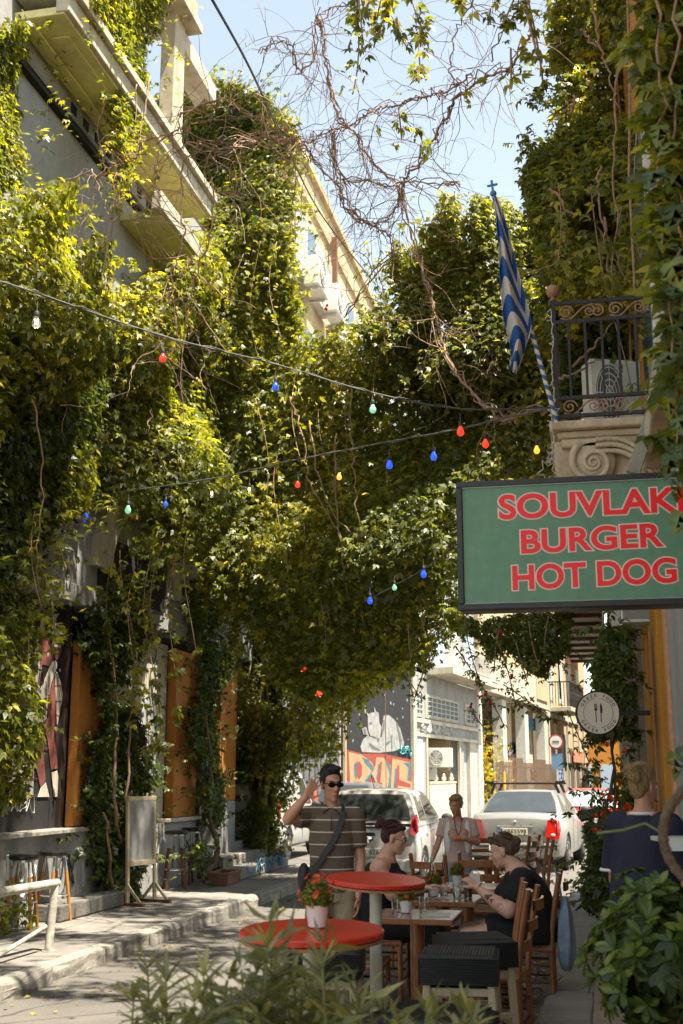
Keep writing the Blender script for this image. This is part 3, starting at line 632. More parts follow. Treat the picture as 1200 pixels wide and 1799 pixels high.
# graffiti block, letters D O E in rough shapes
fprint([(183,945),(300,975),(440,975),(560,1000),(655,1020),(655,1400),(183,1400)], P_red, .0, 'graffiti_ground', MH)
for i, (m, l) in enumerate([(P_tan, [(205,965),(300,985),(372,1040),(395,1100),(350,1140),(330,1200),(460,1270),(655,1300),(655,1400),(215,1400),(215,1150)]),
  (P_teal, [(300,1000),(345,1020),(400,1100),(330,1180),(318,1170),(370,1100),(320,1040)]), (P_teal, [(245,1050),(270,1025),(262,1160),(245,1130)]), (P_red, [(262,1050),(280,1030),(300,1060),(297,1130),(280,1155),(262,1130)]),
  (P_tan, [(400,1000),(450,1005),(500,1060),(505,1160),(480,1230),(430,1250),(440,1180),(400,1190),(370,1120),(395,1060)]), (P_teal, [(455,1010),(490,1050),(512,1120),(500,1200),(475,1262),(460,1262),(485,1190),(495,1120),(475,1060)]),
  (P_red, [(425,1035),(440,1035),(425,1190),(400,1200)]), (P_teal, [(412,1050),(422,1050),(405,1160),(398,1150)]),
  (P_tan, [(510,1010),(560,1020),(640,1040),(640,1070),(620,1160),(655,1180),(655,1250),(560,1240),(500,1240)]), (P_red, [(545,1060),(560,1060),(560,1160),(640,1190),(640,1215),(550,1200),(545,1250),(525,1240)]), (P_teal, [(530,1080),(542,1080),(528,1240),(518,1230)]), (P_teal, [(590,1040),(645,1040),(630,1170),(615,1160),(625,1075)])]):
    fprint(l, m, .009+.0015*i, 'graffiti_letter', MH)
# bull-headed figure seated, arms crossed
for i, (m, l) in enumerate([(P_bull, [(345,720),(360,690),(395,685),(420,700),(425,760),(440,790),(430,860),(415,880),(395,860),(360,850),(345,800)]), (P_bull, [(318,645),(328,640),(330,680),(350,700),(345,712),(322,690)]), (P_bull, [(385,650),(392,655),(400,680),(420,690),(415,700),(392,690)]),
  (P_bull, [(455,710),(490,705),(530,740),(570,800),(598,900),(590,940),(520,960),(420,970),(300,965),(292,930),(310,880),(340,850),(400,870),(440,860),(445,780)]), (P_bull, [(300,800),(330,790),(350,850),(310,840)]),
  (P_bulld, [(345,905),(355,900),(430,950),(425,958),(370,945)]), (P_bulld, [(445,800),(450,740),(460,735),(458,800),(440,850)]), (P_bulld, [(505,850),(512,845),(515,930),(505,950)]), (P_bulld, [(405,868),(425,866),(420,890),(410,888)]), (P_bulld, [(352,760),(372,752),(366,768)]), (P_bulld, [(540,760),(546,756),(580,880),(572,930)]), (P_bulld, [(310,800),(325,795),(330,840),(318,835)]), (P_bulld, [(470,900),(500,880),(498,890),(472,915)])]):
    fprint(l, m, .001+.0015*i, 'painted_figure', MH)
b = MB(); rr_ = random.Random(3)
for x, y in [(524,540),(525,630),(588,660),(218,690),(285,700),(225,820),(272,805),(300,680),(628,876),(550,730),(505,620),(240,885),(460,560),(245,600),(590,720),(330,580),(215,760),(620,600)]:
    u, z = fac(560+x/4, 1080+y/4); s = rr_.uniform(.02,.045); b.box(u-s*1.5, u+s*1.5, -.007, 0, z-s, z+s)
b.o('painted_stars', P_bull, MH)['kind'] = 'stuff'
def fscrawl(parent, u0, z0, w_, h_, n, m, off, seed, th=.05, name='graffiti_tag'):
    r = random.Random(seed); b = MB()
    for k in range(n):
        cx = u0+(k+.5)*w_/n; b.tube(spline([(cx+r.uniform(-.6,.6)*w_/n, -off, z0+r.uniform(0,1)*h_) for i in range(8)], 4), th/2, 4, sy=.3)
    return b.o(name, m, parent)
fscrawl(MH, 5.6, 2.35, 1.5, .35, 4, G_c, .02, 6, .07)
# house with the air conditioner
AH = facade('grey_house', 'grey plastered house with barred window, slatted gate and white balcony')
U = lambda x, y=1300: fac(x, y)[0]
ua, ub = 7.4, 17.2; zb0 = 5.25
FB(AH, 'wall', ua, ub, .0, 5, 3.12, zb0, M_grey, label='grey upper band'); FB(AH, 'pier', ua, 9.1, .0, 3, 0, 3.118, M_bluegrey); FB(AH, 'pier', 14.1, 14.9, .0, 3, 0, 3.118, M_bluegrey); FB(AH, 'pier', 16.0, ub, .0, 3, 0, 3.118, M_creamw)
FB(AH, 'trim', ua-.05, ub+.05, -.07, 0, 3.05, 3.17, M_creamw, .01); FB(AH, 'trim', ua-.05, ub+.05, -.08, 0, 3.52, 3.66, M_creamw, .01); FB(AH, 'corner_pillar', ub, ub+.7, -.12, .3, 0, zb0, M_white, .02); FB(AH, 'corner_pillar', ua-.25, ua+.15, -.12, .3, 0, 8.4, M_creamw, .02)
FB(AH, 'recess_wall', 9.2, 14.0, 1.4, 1.5, 0, 3.1, M_cream); FB(AH, 'side_door', 14.92, 15.98, .15, .25, 0, 3.05, M_bluegrey); FB(AH, 'door_frame', 9.02, 9.2, -.06, .05, 0, 3.05, M_creamw, .01); FB(AH, 'door_frame', 14.0, 14.18, -.06, .05, 0, 3.05, M_creamw, .01); FB(AH, 'recess_back', 13.9, 13.99, .3, 1.39, 0, 3.1, M_cream)
FB(AH, 'slit_window', 7.75, 8.5, -.05, .02, 1.2, 2.95, M_bluefr)
for (a, c) in ((9.0, 13.9), (15.1, 16.8), (7.55, 8.6)):
    wn = FB(AH, 'window', a, c, -.05, .02, 3.72, 4.55, M_creamw); FB(wn, 'pane', a+.15, c-.15, -.058, -.051, 3.8, 4.47, M_winglass)
    nn = max(2, int((c-a)/.62)); b = MB()
    for k in range(nn+1): x = a+.15+(c-a-.3)*k/nn; b.box(x-.025, x+.025, -.085, -.059, 3.8, 4.47)
    for k in range(5): z = 3.8+.67*k/4; b.box(a+.15, c-.15, -.10, -.0855, z-.012, z+.012)
    b.o('window_bars', M_white, wn)
fscrawl(AH, 8.4, 3.2, 4.6, .32, 7, G_w, .09, 9, .06)
b = MB(); g = E('slatted_gate', 'cream slatted gate with finials in the doorway of the grey house', 'gate', P0+DIR*9.2-FN*.15, FROT)
gm = mat('gate_cream', (.58,.54,.38), .6, .15, 5)
for k in range(18): MB().box(.02+k*.265, .02+k*.265+.235, -.03, .03, .1, 1.46).o('slat', gm, g, bevel=.01)
MB().box(0, 4.8, .031, .07, .35, .45).o('rail', gm, g); MB().box(0, 4.8, -.05, .05, 1.462, 1.53).o('top_rail', gm, g)
for k in range(4): 
    b = MB(); c = .6+k*1.2; b.ball((c, 0, 1.70), (.12,.05,.13), 8); b.ball((c-.17, 0, 1.62), (.09,.05,.07), 8); b.ball((c+.17, 0, 1.62), (.09,.05,.07), 8); b.box(c-.05, c+.05, -.04, .04, 1.531, 1.62); b.o('finial', gm, g, smooth=True)
p = ay(774, 1340, 42.6); ac4 = ac_unit((p.x, p.y, 2.02), -YAW+.2, 'white air conditioner with round grille inside the doorway of the grey house', None, 1.0); 
for c in ac4.children: pass
ac4.scale = (1, 1, 1.15)
m_ = MB(); m_.box(-.16, .16, -.07, .07, 0, .55); q = ay(760, 1400, 42.7); mt = m_.o('meter_box', M_plastic, None, bevel=.02); mt.location = (q.x, q.y, 1.05+.55); T(mt, 'small grey electricity meter box on the wall below the white air conditioner', 'meter box')
# balcony
FB(AH, 'balcony_slab', 9.3, ub+.2, -1.0, .0, 5.25, 5.52, M_creamw, .02); FB(AH, 'upper_wall', ua, ub, .0, 4, 5.5, 11, M_bluegrey)
for k in range(4): 
    wn = FB(AH, 'shutter_door', ua+.8+k*2.4, ua+2.2+k*2.4, -.04, .01, 5.6, 7.8, M_bluefr if k % 2 else M_white)
bal = MB()
for k in range(40): bal.box(9.35+k*.2, 9.37+k*.2, -.97, -.95, 5.52, 6.42)
bal.o('baluster', M_white, AH); b = MB(); b.box(9.3, ub+.2, -.99, -.93, 6.42, 6.48); b.box(9.3, ub+.2, -.985, -.94, 5.6, 5.63); b.o('balcony_rail', M_white, AH)
# gallery house: parapet band, tall columns, garden fence between
GH = facade('gallery_house', 'cream house with plain parapet band over tall columns covered in tags')
FB(GH, 'parapet', ub+.9, 33.5, -.5, .0, 5.2, 6.7, M_creamw, .02); FB(GH, 'wall', 21.0, 33.5, 2.4, 3, 0, 5.2, M_creamw); FB(GH, 'upper_wall', ub+.9, 35, .0, 3, 6.7, 14, M_cream); FB(GH, 'side_wall', ub+.9, ub+1.1, .01, 3, 0, 5.2, M_grey)
FB(GH, 'soffit', ub+.9, 33.5, .0, 2.4, 5.1, 5.19, M_creamw)
for i, (x, w_) in enumerate([(873, .8), (913, .9), (948, 1.0)]):
    u = U(x); c = FB(GH, 'column', u, u+w_, -.3, .2, 0, 5.1, M_white, .02)
for i, (x, w_, m) in enumerate([(893, 3.2, M_cream), (928, 3.8, M_creamw)]): u = U(x); FB(GH, 'wall_panel', u, u+w_, .4, .6, 0, 5.1, m)
FB(GH, 'store_sign', U(925, 1215), U(944,1215), -.56, -.5, 5.6, 6.6, M_cream)
fscrawl(GH, 24.2, 2.6, 4.0, .8, 5, G_k, -.38, 21, .1); fscrawl(GH, 31.2, 4.0, 3.2, .8, 4, G_l, -.38, 22, .16); fscrawl(GH, 31.2, 1.6, 2.6, .5, 4, G_b, -.38, 25, .12)
for k, s_ in enumerate(['UF', 'SAF', 'NEK']):
    u, z = U(930), 3.45-k*.62; o = textfit(s_, G_r, (u, .385, z), (1,0,0), (0,0,1), 2.4, .42, GH, 'graffiti_letters', .02)
fscrawl(GH, 27.0, 1.9, 2.2, .9, 2, G_p, -.38, 24, .32)
fe = E('garden_fence', 'thin metal picket fence with a yellow post in front of the garden gap', 'fence', P0+DIR*(ub+1.0)+FN*.6, FROT)
mf = mat('fence_brown', (.22,.14,.09), .6, .3, 8)
for k in range(52): MB().box(k*.32, k*.32+.045, -.02, .02, .15, 2.35+.2*(k//10 % 2)).o('picket', mf, fe)
MB().box(0, 16.6, .021, .05, 2.1, 2.16).o('rail', mf, fe); MB().box(0, 16.6, .021, .05, .5, .56).o('rail', mf, fe); MB().box(1.3, 1.5, -.08, -.021, 0, 1.9).o('post', mat('yellow_post', (.7,.42,.03), .6), fe, label='yellow post')
# shuttered house with iron balcony
SH = facade('shuttered_house', 'warm cream house with iron corner balcony and pink streaks down its shutters')
FB(SH, 'wall', 35.2, 52, .0, 4, 0, 14, M_cream); FB(SH, 'band', 35.2, 52, -.12, 0, 5.0, 5.25, M_white, .02)
for k in range(7): FB(SH, 'pilaster', 35.3+k*2.4, 35.6+k*2.4, -.12, 0, 0, 5.0, M_creamw, .01)
for k in range(6): FB(SH, 'shutter', 35.8+k*2.4, 37.5+k*2.4, -.05, 0, .2, 4.2, M_grey if k < 3 else mat('door_brown', (.12,.09,.07), .6)); 
for k in range(3): FB(SH, 'upper_light', 43.0+k*2.4, 44.6+k*2.4, -.06, -.051, 3.3, 4.3, M_cream)
b = MB(); r_ = random.Random(5)
for k in range(9): u = 36+k*.45; z = r_.uniform(2.2,3.4); b.box(u, u+.14, -.066, -.051, z-.9, z+.3)
b.o('pink_streaks', mat('spray_pink_red', (.6,.2,.16), .7), SH)
fscrawl(SH, 36, 1.2, 3.6, .9, 6, G_b, .07, 41, .1)
FB(SH, 'banner', 44, 48.5, -.2, -.14, 2.6, 3.25, mat('banner_pink', (.6,.25,.16), .7))
for k in range(4): wn = FB(SH, 'window', 36.4+k*3.6, 37.9+k*3.6, -.06, 0, 6.0, 8.6, M_bluefr); FB(wn, 'pane', 36.5+k*3.6, 37.8+k*3.6, -.07, -.061, 6.1, 8.5, M_white)
FB(SH, 'balcony_slab', 35.8, 41.5, -1.3, 0, 5.3, 5.55, M_creamw, .02); FB(SH, 'balcony_slab', 43, 49, -1.5, 0, 9.6, 9.9, M_white, .02)
b = MB()
for k in range(30): b.box(35.85+k*.19, 35.89+k*.19, -1.28, -1.24, 5.55, 6.9)
for k in range(8): b.box(35.82, 35.86, -1.28+k*.16, -1.24+k*.16, 5.55, 6.9)
b.box(35.8, 41.5, -1.29, -1.22, 6.9, 6.97); b.box(35.8, 35.87, -1.3, 0, 6.9, 6.97)
for k in range(14): b.tube([(35.9+k*.4+math.cos(a)*.13, -1.27, 6.2+math.sin(a)*.2) for a in np.linspace(0, 2*PI, 9)], .02, 4)
b.o('iron_railing', M_rail, SH)
# warm end houses
EH = E('ochre_house', 'bright ochre house closing the far end of the street', 'building', (1.5, 92, 0), .1)
MB().box(-3.5, 9, 0, 8, 0, 7.6).o('wall', mat('ochre_far', (.5,.22,.03), .8, .2, 1), EH); MB().box(-9, -3.52, -1, 8, 0, 16).o('wall', M_cream, EH)
for k in range(3): MB().box(-2.9+k*1.6, -2.0+k*1.6, -.05, 0, 4.2, 5.8).o('window', M_grey, EH); MB().box(-2.9+k*1.6, -1.9+k*1.6, -.05, 0, .2, 2.6).o('door', M_bluefr, EH)
MB().box(-8.4, -7.2, -1.06, -1, 5, 8).o('window', M_bluefr, EH)
wb = E('white_block', 'tall pale block far down the street on the right', 'building', (3.2, 60, 0))
MB().box(0, 8, 0, 30, 0, 13).o('wall', M_creamw, wb); 
for k in range(3): MB().box(-.6, 0, 1+k*6, 6+k*6, 5, 5.2).o('balcony_slab', M_white, wb)
# no-entry style street sign
q = az(972, 1415); st_ = E('street_sign', 'round red-rimmed street sign on a thin post before the shuttered house', 'street sign', (-2.05, 52, 0))
MB().tube([(0,0,0),(0,0,3.3)], .04, 8).o('post', M_steel, st_); Mx = Matrix.Rotation(PI/2, 3, 'X')
MB().lathe([(.32,0),(.32,.03),(0,.03)], 24, c=(0,-.06,3.15), M=Mx).o('red_rim', P_red, st_); MB().lathe([(.25,0),(.25,.01),(0,.01)], 24, c=(0,-.092,3.15), M=Mx).o('face', M_white, st_); MB().box(-.14,.14,-.115,-.103,3.11,3.19).o('bar', P_bulld, st_); MB().box(-.2, .25, -.05, -.02, 2.0, 2.65).o('plate', mat('blue_plate', (.1,.2,.3), .5), st_)
st_.location = (ay(978, 1340, 52).x, 52, 0)

# ---------------------------------------------------------------- building on the right
RB = E('ochre_corner_building', 'ochre painted building on the right with pink trim strips, grey columns and a carved balcony', 'building', (.6, 12, 0))
def RBb(name, x0, x1, y0, y1, z0, z1, m, bevel=0, label=None): return MB().box(x0-.6, x1-.6, y0-12, y1-12, z0, z1).o(name, m, RB, bevel=bevel, label=label)
RBb('wall', .6, 6, 1, 16.9, 0, 4.1, M_ochre); RBb('upper_wall', .6, 6, 1, 16.9, 4.102, 9.6, mat('upper_orange', (.60,.26,.07), .85, .3, 4)); RBb('cornice', .45, 6, 1, 16.95, 4.0, 4.22, M_creamw, .02)
for y in (9.2, 11.6, 13.4): RBb('trim_strip', .54, .6, y, y+.28, .1, 4.0, M_pink, .008)
for y0, y1 in ((10.2, 11.2), (12.3, 13.2)): RBb('pilaster', .53, .6, y0, y1, .1, 3.99, M_ochre, .01)
RBb('column', .36, .62, 14.4, 15.0, .1, 3.9, mat('grey_column', (.32,.30,.26), .8, .3, 5), .03); RBb('column', .30, .62, 15.5, 16.6, .1, 3.9, M_creamw, .03)
RBb('roller_shutter', .55, .62, 4, 9.0, .1, 3.6, M_bluegrey)
# upper window with white frame, dark opening, by the balcony
wn = RBb('window', .54, .6, 8.4, 9.9, 4.5, 6.8, M_white, .01); MB().box(-.065, -.061, -3.5, -2.2, 4.62, 6.7).o('pane', M_winglass, wn)
# balcony
bz = 4.42; X0, X1, Y0, Y1 = -.22, .598, 9.15, 10.7
RBb('balcony_slab', X0-.03, X1, Y0-.03, Y1, bz-.07, bz, M_stone, .015); RBb('balcony_moulding', X0+.03, X1, Y0+.03, Y1-.05, bz-.13, bz-.072, M_stone, .02); RBb('balcony_body', X0+.0, X1, Y0+.10, Y1-.1, bz-.50, bz-.132, M_stone, .01)
b = MB()      # carved scroll volute on the side of the slab
c = Vector((X0+.30-.6, Y0+.02-12, bz-.34)); pts = []
for i in range(70):
    a = i*.24; r = .185*math.exp(-a*.135); pts.append(c+Vector((math.cos(a+2.2)*r, 0, math.sin(a+2.2)*r)))
b.tube(pts, [max(.006, .03*math.exp(-i*.022)) for i in range(70)], 8); b.lathe([(.165,0),(.165,.07),(0,.07)], 26, c=(c.x, c.y+.08, c.z), M=Matrix.Rotation(PI/2,3,'X'))
for k in range(3): 
    o_ = .05*k; b.tube(spline([c+Vector((.02, 0, .185-o_)), c+Vector((.22, 0, .17-o_*1.0)), c+Vector((.40, 0, .04-o_)), c+Vector((.52, 0, -.14-o_*.6))], 6), .02, 6)
b.box(X0+.06-.6, X1-.66, Y0+.03-12, Y0+.1-12, bz-.20, bz-.14); b.o('carved_scroll', M_stone, RB, smooth=True)
rl = E('balcony_railing', 'black iron balcony railing with coppery scrollwork and a round corner finial', 'railing', (X0+.02, Y0, bz))
def bars(parent):
    W = X1-X0-.04; H = 1.0; fr = MB(); fr.box(0, .035, -.018, .018, 0, H+.02); fr.o('corner_post', M_rail, parent)
    for z in (.04, .19, H-.17, H-.01): MB().box(.036, W, -.014, .014, z-.014, z+.014).o('rail', M_rail, parent)
    for k in range(1, 6): MB().box(k*W/6-.010, k*W/6+.010, -.012, .012, .205, H-.185).o('bar', M_rail, parent)
    for k in range(3):     # street side
        MB().box(.0, .022, .25+k*.3, .272+k*.3, .205, H-.185).o('bar', M_rail, parent)
    for z in (.04, .19, H-.17, H-.01): MB().box(.004, .03, .02, Y1-Y0-.05, z-.014, z+.014).o('rail', M_rail, parent)
    b = MB(); b.ball((.018, 0, H+.10), .056, 14); b.lathe([(.03,0),(.018,.03),(.03,.05)], 12, c=(.018,0,H+.015)); b.o('finial', M_rust, parent, smooth=True)
    def spiral(cx, cz, r, s=1, st=0, turns=1.6): return [(cx+math.cos(st+s*a)*r*(1-a/(2*PI*turns)*.85), 0, cz+math.sin(st+s*a)*r*(1-a/(2*PI*turns)*.85)) for a in np.linspace(0, 2*PI*turns, 26)]
    for zc in (H-.09, .115):
        b = MB(); w3 = W/2
        for h in range(2):
            x = .05+h*w3; fl = 1 if h == 0 else 1
            b.tube(spiral(x+.065, zc, .06, 1, PI*.0), .0075, 6); b.tube(spline([(x+.02, 0, zc-.05),(x+.1, 0, zc-.06),(x+.2, 0, zc+.03),(x+.29, 0, zc+.062)], 6), .0075, 6)
            b.tube(spiral(x+w3-.075, zc-.005, .055, -1, PI*.6), .0075, 6); b.tube(spiral(x+.25, zc+.0, .05, -1, PI/2), .0065, 6)
        b.o('scrollwork', M_rust, parent, smooth=True)
bars(rl)
ac5 = ac_unit((.26, 9.8, bz+.05), .35, 'white air conditioner standing on the iron balcony among vines', None, .62); ac5.scale = (.85, 1.2, 1.75)
# slanted grey steel arm beside the balcony
p1 = ay(1158, 690, 8.7); p2 = ay(1112, 832, 8.7); b = MB(); b.bar(p1, p2, .10, .07, (0,1,0)); sa = b.o('steel_arm', mat('green_grey_steel', (.30,.29,.22), .5, .3, 12), None, bevel=.006); T(sa, 'slanted grey steel awning arm behind the right end of the green sign', 'awning arm')
# second stub and bracket
# ---------------------------------------------------------------- flat canopy with beams under the right building
CN = E('pergola_canopy', 'flat canopy of pale panels between brown beams projecting over the right pavement', 'canopy', (-.3, 12.3, 3.42))
xL, xR = -.02, .42
for k in range(9): 
    y = k*.75; MB().box(xL, xR, y, y+.07, -.05, .0).o('beam', M_brown, CN)
    if k < 8: MB().box(xL, xR, y+.072, y+.748, -.01, .012).o('panel', M_panel, CN)
MB().box(xL-.05, xL, -.05, 6.15, -.06, .03).o('side_beam', M_pink, CN); b = MB(); b.prism([(xR,-.1,.05),(xR,6.1,.05),(xR,6.1,-.3),(xR,-.1,-.16)], (.02,0,0)); b.o('valance', M_white, CN)
b = MB(); b.prism([(xR+.06,-.3,.12),(xR+.28,-.3,.10),(xR+.2,-.3,-.28),(xR+.07,-.3,-.3)], (0,1.6,0)); b.o('gutter_box', M_white, CN, bevel=.01)
b = MB(); b.tube([(-.62+.3,0,-.02),(-.05,.3,-.4),(-.04,.3,-.95)], .008, 6); b.o('hanging_rod', M_black, CN)
# pipes, box on the right wall
pp = E('drainpipe', 'old grey drainpipe with elbow running down the right facade beside the round sign', 'drainpipe', (.42, 13.6, .12))
MB().tube([(0,0,0),(0,0,2.45)], .045, 10).o('pipe', mat('old_pipe', (.26,.23,.19), .5, .4, 12), pp, smooth=True); MB().tube(spline([(0,0,2.45),(0,0,2.58),(.02,0,2.62),(.14,0,2.62)], 4), .05, 10).o('elbow', mat('old_pipe'  , (0,0,0)), pp, smooth=True); MB().lathe([(.058,0),(.058,.07)], 12, c=(0,0,2.38)).o('collar', mat('old_pipe', (0,0,0)), pp); MB().lathe([(.058,0),(.058,.06)], 12, c=(0,0,1.2)).o('collar', mat('old_pipe', (0,0,0)), pp)
eb = E('utility_box', 'grey metal utility box on the right wall just under the green sign', 'utility box', (.40, 11.6, 3.1)); MB().box(-.12,.18,-.12,.12,0,.62).o('casing', M_steel, eb, bevel=.01); MB().box(-.1,.16,-.132,-.121,.04,.58).o('door', mat('box_door', (.33,.32,.30), .5), eb, bevel=.004)
# ================================================================== SIGNS, FLAG, LIGHTS
YS = 5.95
sg = E('hanging_sign', 'green shop sign in a black frame reading SOUVLAKI BURGER HOT DOG in red letters', 'sign', (0, 0, 0))
c00 = ay(800, 1064, YS); c10 = ay(1215, 1046, YS); c01 = ay(796, 848, YS); c11 = ay(1215, 818, YS)
xs0, xs1 = c01.x+.015, c11.x+.12; zs0, zs1 = 2.500, 3.165
sg.location = (xs0, YS, zs0); Wd = xs1-xs0; Hd = zs1-zs0
MB().box(0, Wd, .005, .16, 0, Hd).o('casing', M_frame, sg, bevel=.012)
MB().box(.032, Wd-.032, -.006, .004, .032, Hd-.032).o('face', M_green, sg)
for (a, c, d, e) in ((0, Wd, 0, .031), (0, Wd, Hd-.031, Hd)): MB().box(a, c, -.018, .004, d, e).o('frame_bar', M_frame, sg, bevel=.004)
for (a, c) in ((0, .031), (Wd-.031, Wd)): MB().box(a, c, -.018, .004, .0315, Hd-.0315).o('frame_bar', M_frame, sg, bevel=.004)
b = MB(); b.box(.031, Wd-.031, -.0145, -.0065, Hd-.0345, Hd-.0315); b.box(.031, Wd-.031, -.0145, -.0065, .0315, .034); b.o('inner_edge', mat('silver_edge', (.5,.5,.45), .4), sg)
def signline(txt, x0, x1, ytop, ybot, ytop2, ybot2):
    """lettering surveyed at its left and right ends"""
    a = ay(x0, ybot, YS); c = ay(x1, ybot2, YS); t = ay(x0, ytop, YS); Ov = Vector((a.x-xs0, -.0062, a.z-zs0)); wv = c.x-a.x; hv = t.z-a.z
    ref = textmesh(txt, 1., .028, .001); co = np.array([v.co[:] for v in ref.vertices]); lo = co.min(0); hi = co.max(0); sl = (c.z-a.z)/wv
    for m, of, yy in ((M_pale, .064, -.0066), (M_red, .028, -.0086)):
        me = textmesh(txt, 1., of, .0005)
        for v in me.vertices: x = (v.co.x-lo[0])/(hi[0]-lo[0])*wv; y = (v.co.y-lo[1])/(hi[1]-lo[1])*hv; v.co = Vector((Ov.x+x, yy-v.co.z, Ov.z+y+sl*x))
        bm = bmesh.new(); bm.from_mesh(me); bmesh.ops.remove_doubles(bm, verts=bm.verts, dist=1e-6); seen = set(); isl = 0
        for v0 in bm.verts:
            if v0 in seen: continue
            st_ = [v0]; seen.add(v0); grp = []
            while st_:
                q = st_.pop(); grp.append(q)
                for ed in q.link_edges:
                    o_ = ed.other_vert(q)
                    if o_ not in seen: seen.add(o_); st_.append(o_)
            for q in grp: q.co.y -= .0004*(isl % 2)
            isl += 1
        bm.to_mesh(me); bm.free()
        me.name = 'lettering'; link('lettering', me, sg, m)
signline('SOUVLAKI', 877, 1203, 870, 914, 856, 900); signline('BURGER', 916, 1167, 932, 974, 920, 961); signline('HOT DOG', 901, 1190, 994, 1038, 980, 1024)
b = MB(); b.box(Wd-.3, Wd+.06, .02, .12, .1, .16); b.o('wall_bracket', M_black, sg)
# round sign
rs = E('round_sign', 'round cream GREEK FOOD sign with fork and knife, partly hidden by vine leaves', 'sign', ay(1050, 1253, 10.0), rot=(0, 0, .12)); RX = Matrix.Rotation(PI/2, 3, 'X')
MB().lathe([(.172,-.035),(.178,-.03),(.178,.03),(.172,.035)], 40, M=RX).o('rim', M_frame, rs, smooth=False); MB().lathe([(.166,0),(.166,.006),(0,.006)], 40, M=RX, c=(0,-.0355,0)).o('face', mat('sign_cream', (.68,.62,.5), .5, .08, 4, 0), rs)
b = MB()
for r in (.118,): 
    for i in range(40):
        if i in (9,10,29,30): continue
        a = i*PI/20; b.bar((math.cos(a)*r, -.0425, math.sin(a)*r), (math.cos(a+PI/20)*r, -.0425, math.sin(a+PI/20)*r), .003, .001, (0,1,0))
b.o('ring', M_bump, rs)
b = MB(); b.box(-.022, -.016, -.044, -.042, -.075, .03); b.box(-.030, -.008, -.044, -.042, .02, .036)
for k in range(4): b.box(-.0305+k*.0068, -.0275+k*.0068, -.044, -.042, .036, .075)
b.box(.018, .024, -.044, -.042, -.075, .0); b.prism([(.016,-.042,0),(.034,-.042,0),(.034,-.042,.05),(.022,-.042,.08),(.016,-.042,.06)], (0,-.002,0)); b.o('fork_and_knife', M_bump, rs)
def arc_text(txt, R, a0, a1, size, top, parent):
    for i, ch in enumerate(txt):
        if ch == ' ': continue
        a = a0+(a1-a0)*i/(len(txt)-1); me = textmesh(ch, size, .0006, .0008, 'CENTER'); rot = (a-PI/2) if top else (a+PI/2)
        cr, sr = math.cos(rot), math.sin(rot)
        for v in me.vertices:
            x, z = v.co.x, v.co.y-size*.35; v.co = Vector((math.cos(a)*R+x*cr-z*sr, -.0425-v.co.z, math.sin(a)*R+x*sr+z*cr))
        me.name = 'letter'; link('letter', me, parent, M_bump)
arc_text('GREEK FOOD', .142, math.radians(152), math.radians(28), .033, True, rs); arc_text('GREEK FOOD', .142, math.radians(208), math.radians(332), .032, False, rs)
MB().box(.17, .42, -.015, .015, -.02, .02).o('bracket', M_black, rs)

# flag
A = ay(978, 742, 9.0); Bp = ay(868, 345, 8.3)
fl = E('flag_pole', 'blue and white spiral striped flagpole leaning out from the iron balcony', 'flagpole', A); d = Bp-A
def poleseg(m):
    b = MB(); n = 46
    for i in range(n):
        for s_ in range(2):
            pass
    return b
mp = bpy.data.materials.new('pole_stripes'); mp.use_nodes = True; N_ = mp.node_tree.nodes; Bn = N_['Principled BSDF']; Bn.inputs['Roughness'].default_value = .45
at = N_.new('ShaderNodeAttribute'); at.attribute_name = 'v'; rr = N_.new('ShaderNodeValToRGB'); rr.color_ramp.interpolation = 'CONSTANT'; rr.color_ramp.elements[0].color = (.03,.14,.42,1); rr.color_ramp.elements[1].position = .5; rr.color_ramp.elements[1].color = (.72,.69,.62,1)
mp.node_tree.links.new(at.outputs['Fac'], rr.inputs[0]); mp.node_tree.links.new(rr.outputs[0], Bn.inputs['Base Color'])
def spiral_pole(L, r, turns, n=240, m=16):
    vs, fs, vv = [], [], []
    for i in range(n+1):
        for j in range(m): a = 2*PI*j/m; vs.append((math.cos(a)*r, math.sin(a)*r, L*i/n))
    for i in range(n):
        for j in range(m): fs.append((i*m+j, i*m+(j+1)%m, (i+1)*m+(j+1)%m, (i+1)*m+j)); vv.append((turns*i/n+j/m) % 1)
    me = bpy.data.meshes.new('pole'); me.from_pydata(vs, [], fs); a = me.attributes.new('v', 'FLOAT', 'FACE'); a.data.foreach_set('value', vv); return me
po = link('pole', spiral_pole(d.length, .017, 22), fl, mp); po.rotation_mode = 'QUATERNION'; po.rotation_quaternion = d.to_track_quat('Z', 'Y')
b = MB(); e_ = d*1.012; b.ball(e_, .026, 10); b.bar(e_, e_+Vector((-.01,0,.11)), .018, .012); b.bar(e_+Vector((-.045,0,.065)), e_+Vector((.035,0,.075)), .016, .012); b.o('cross_finial', mat('flag_blue_metal', (.05,.2,.5), .4), fl)
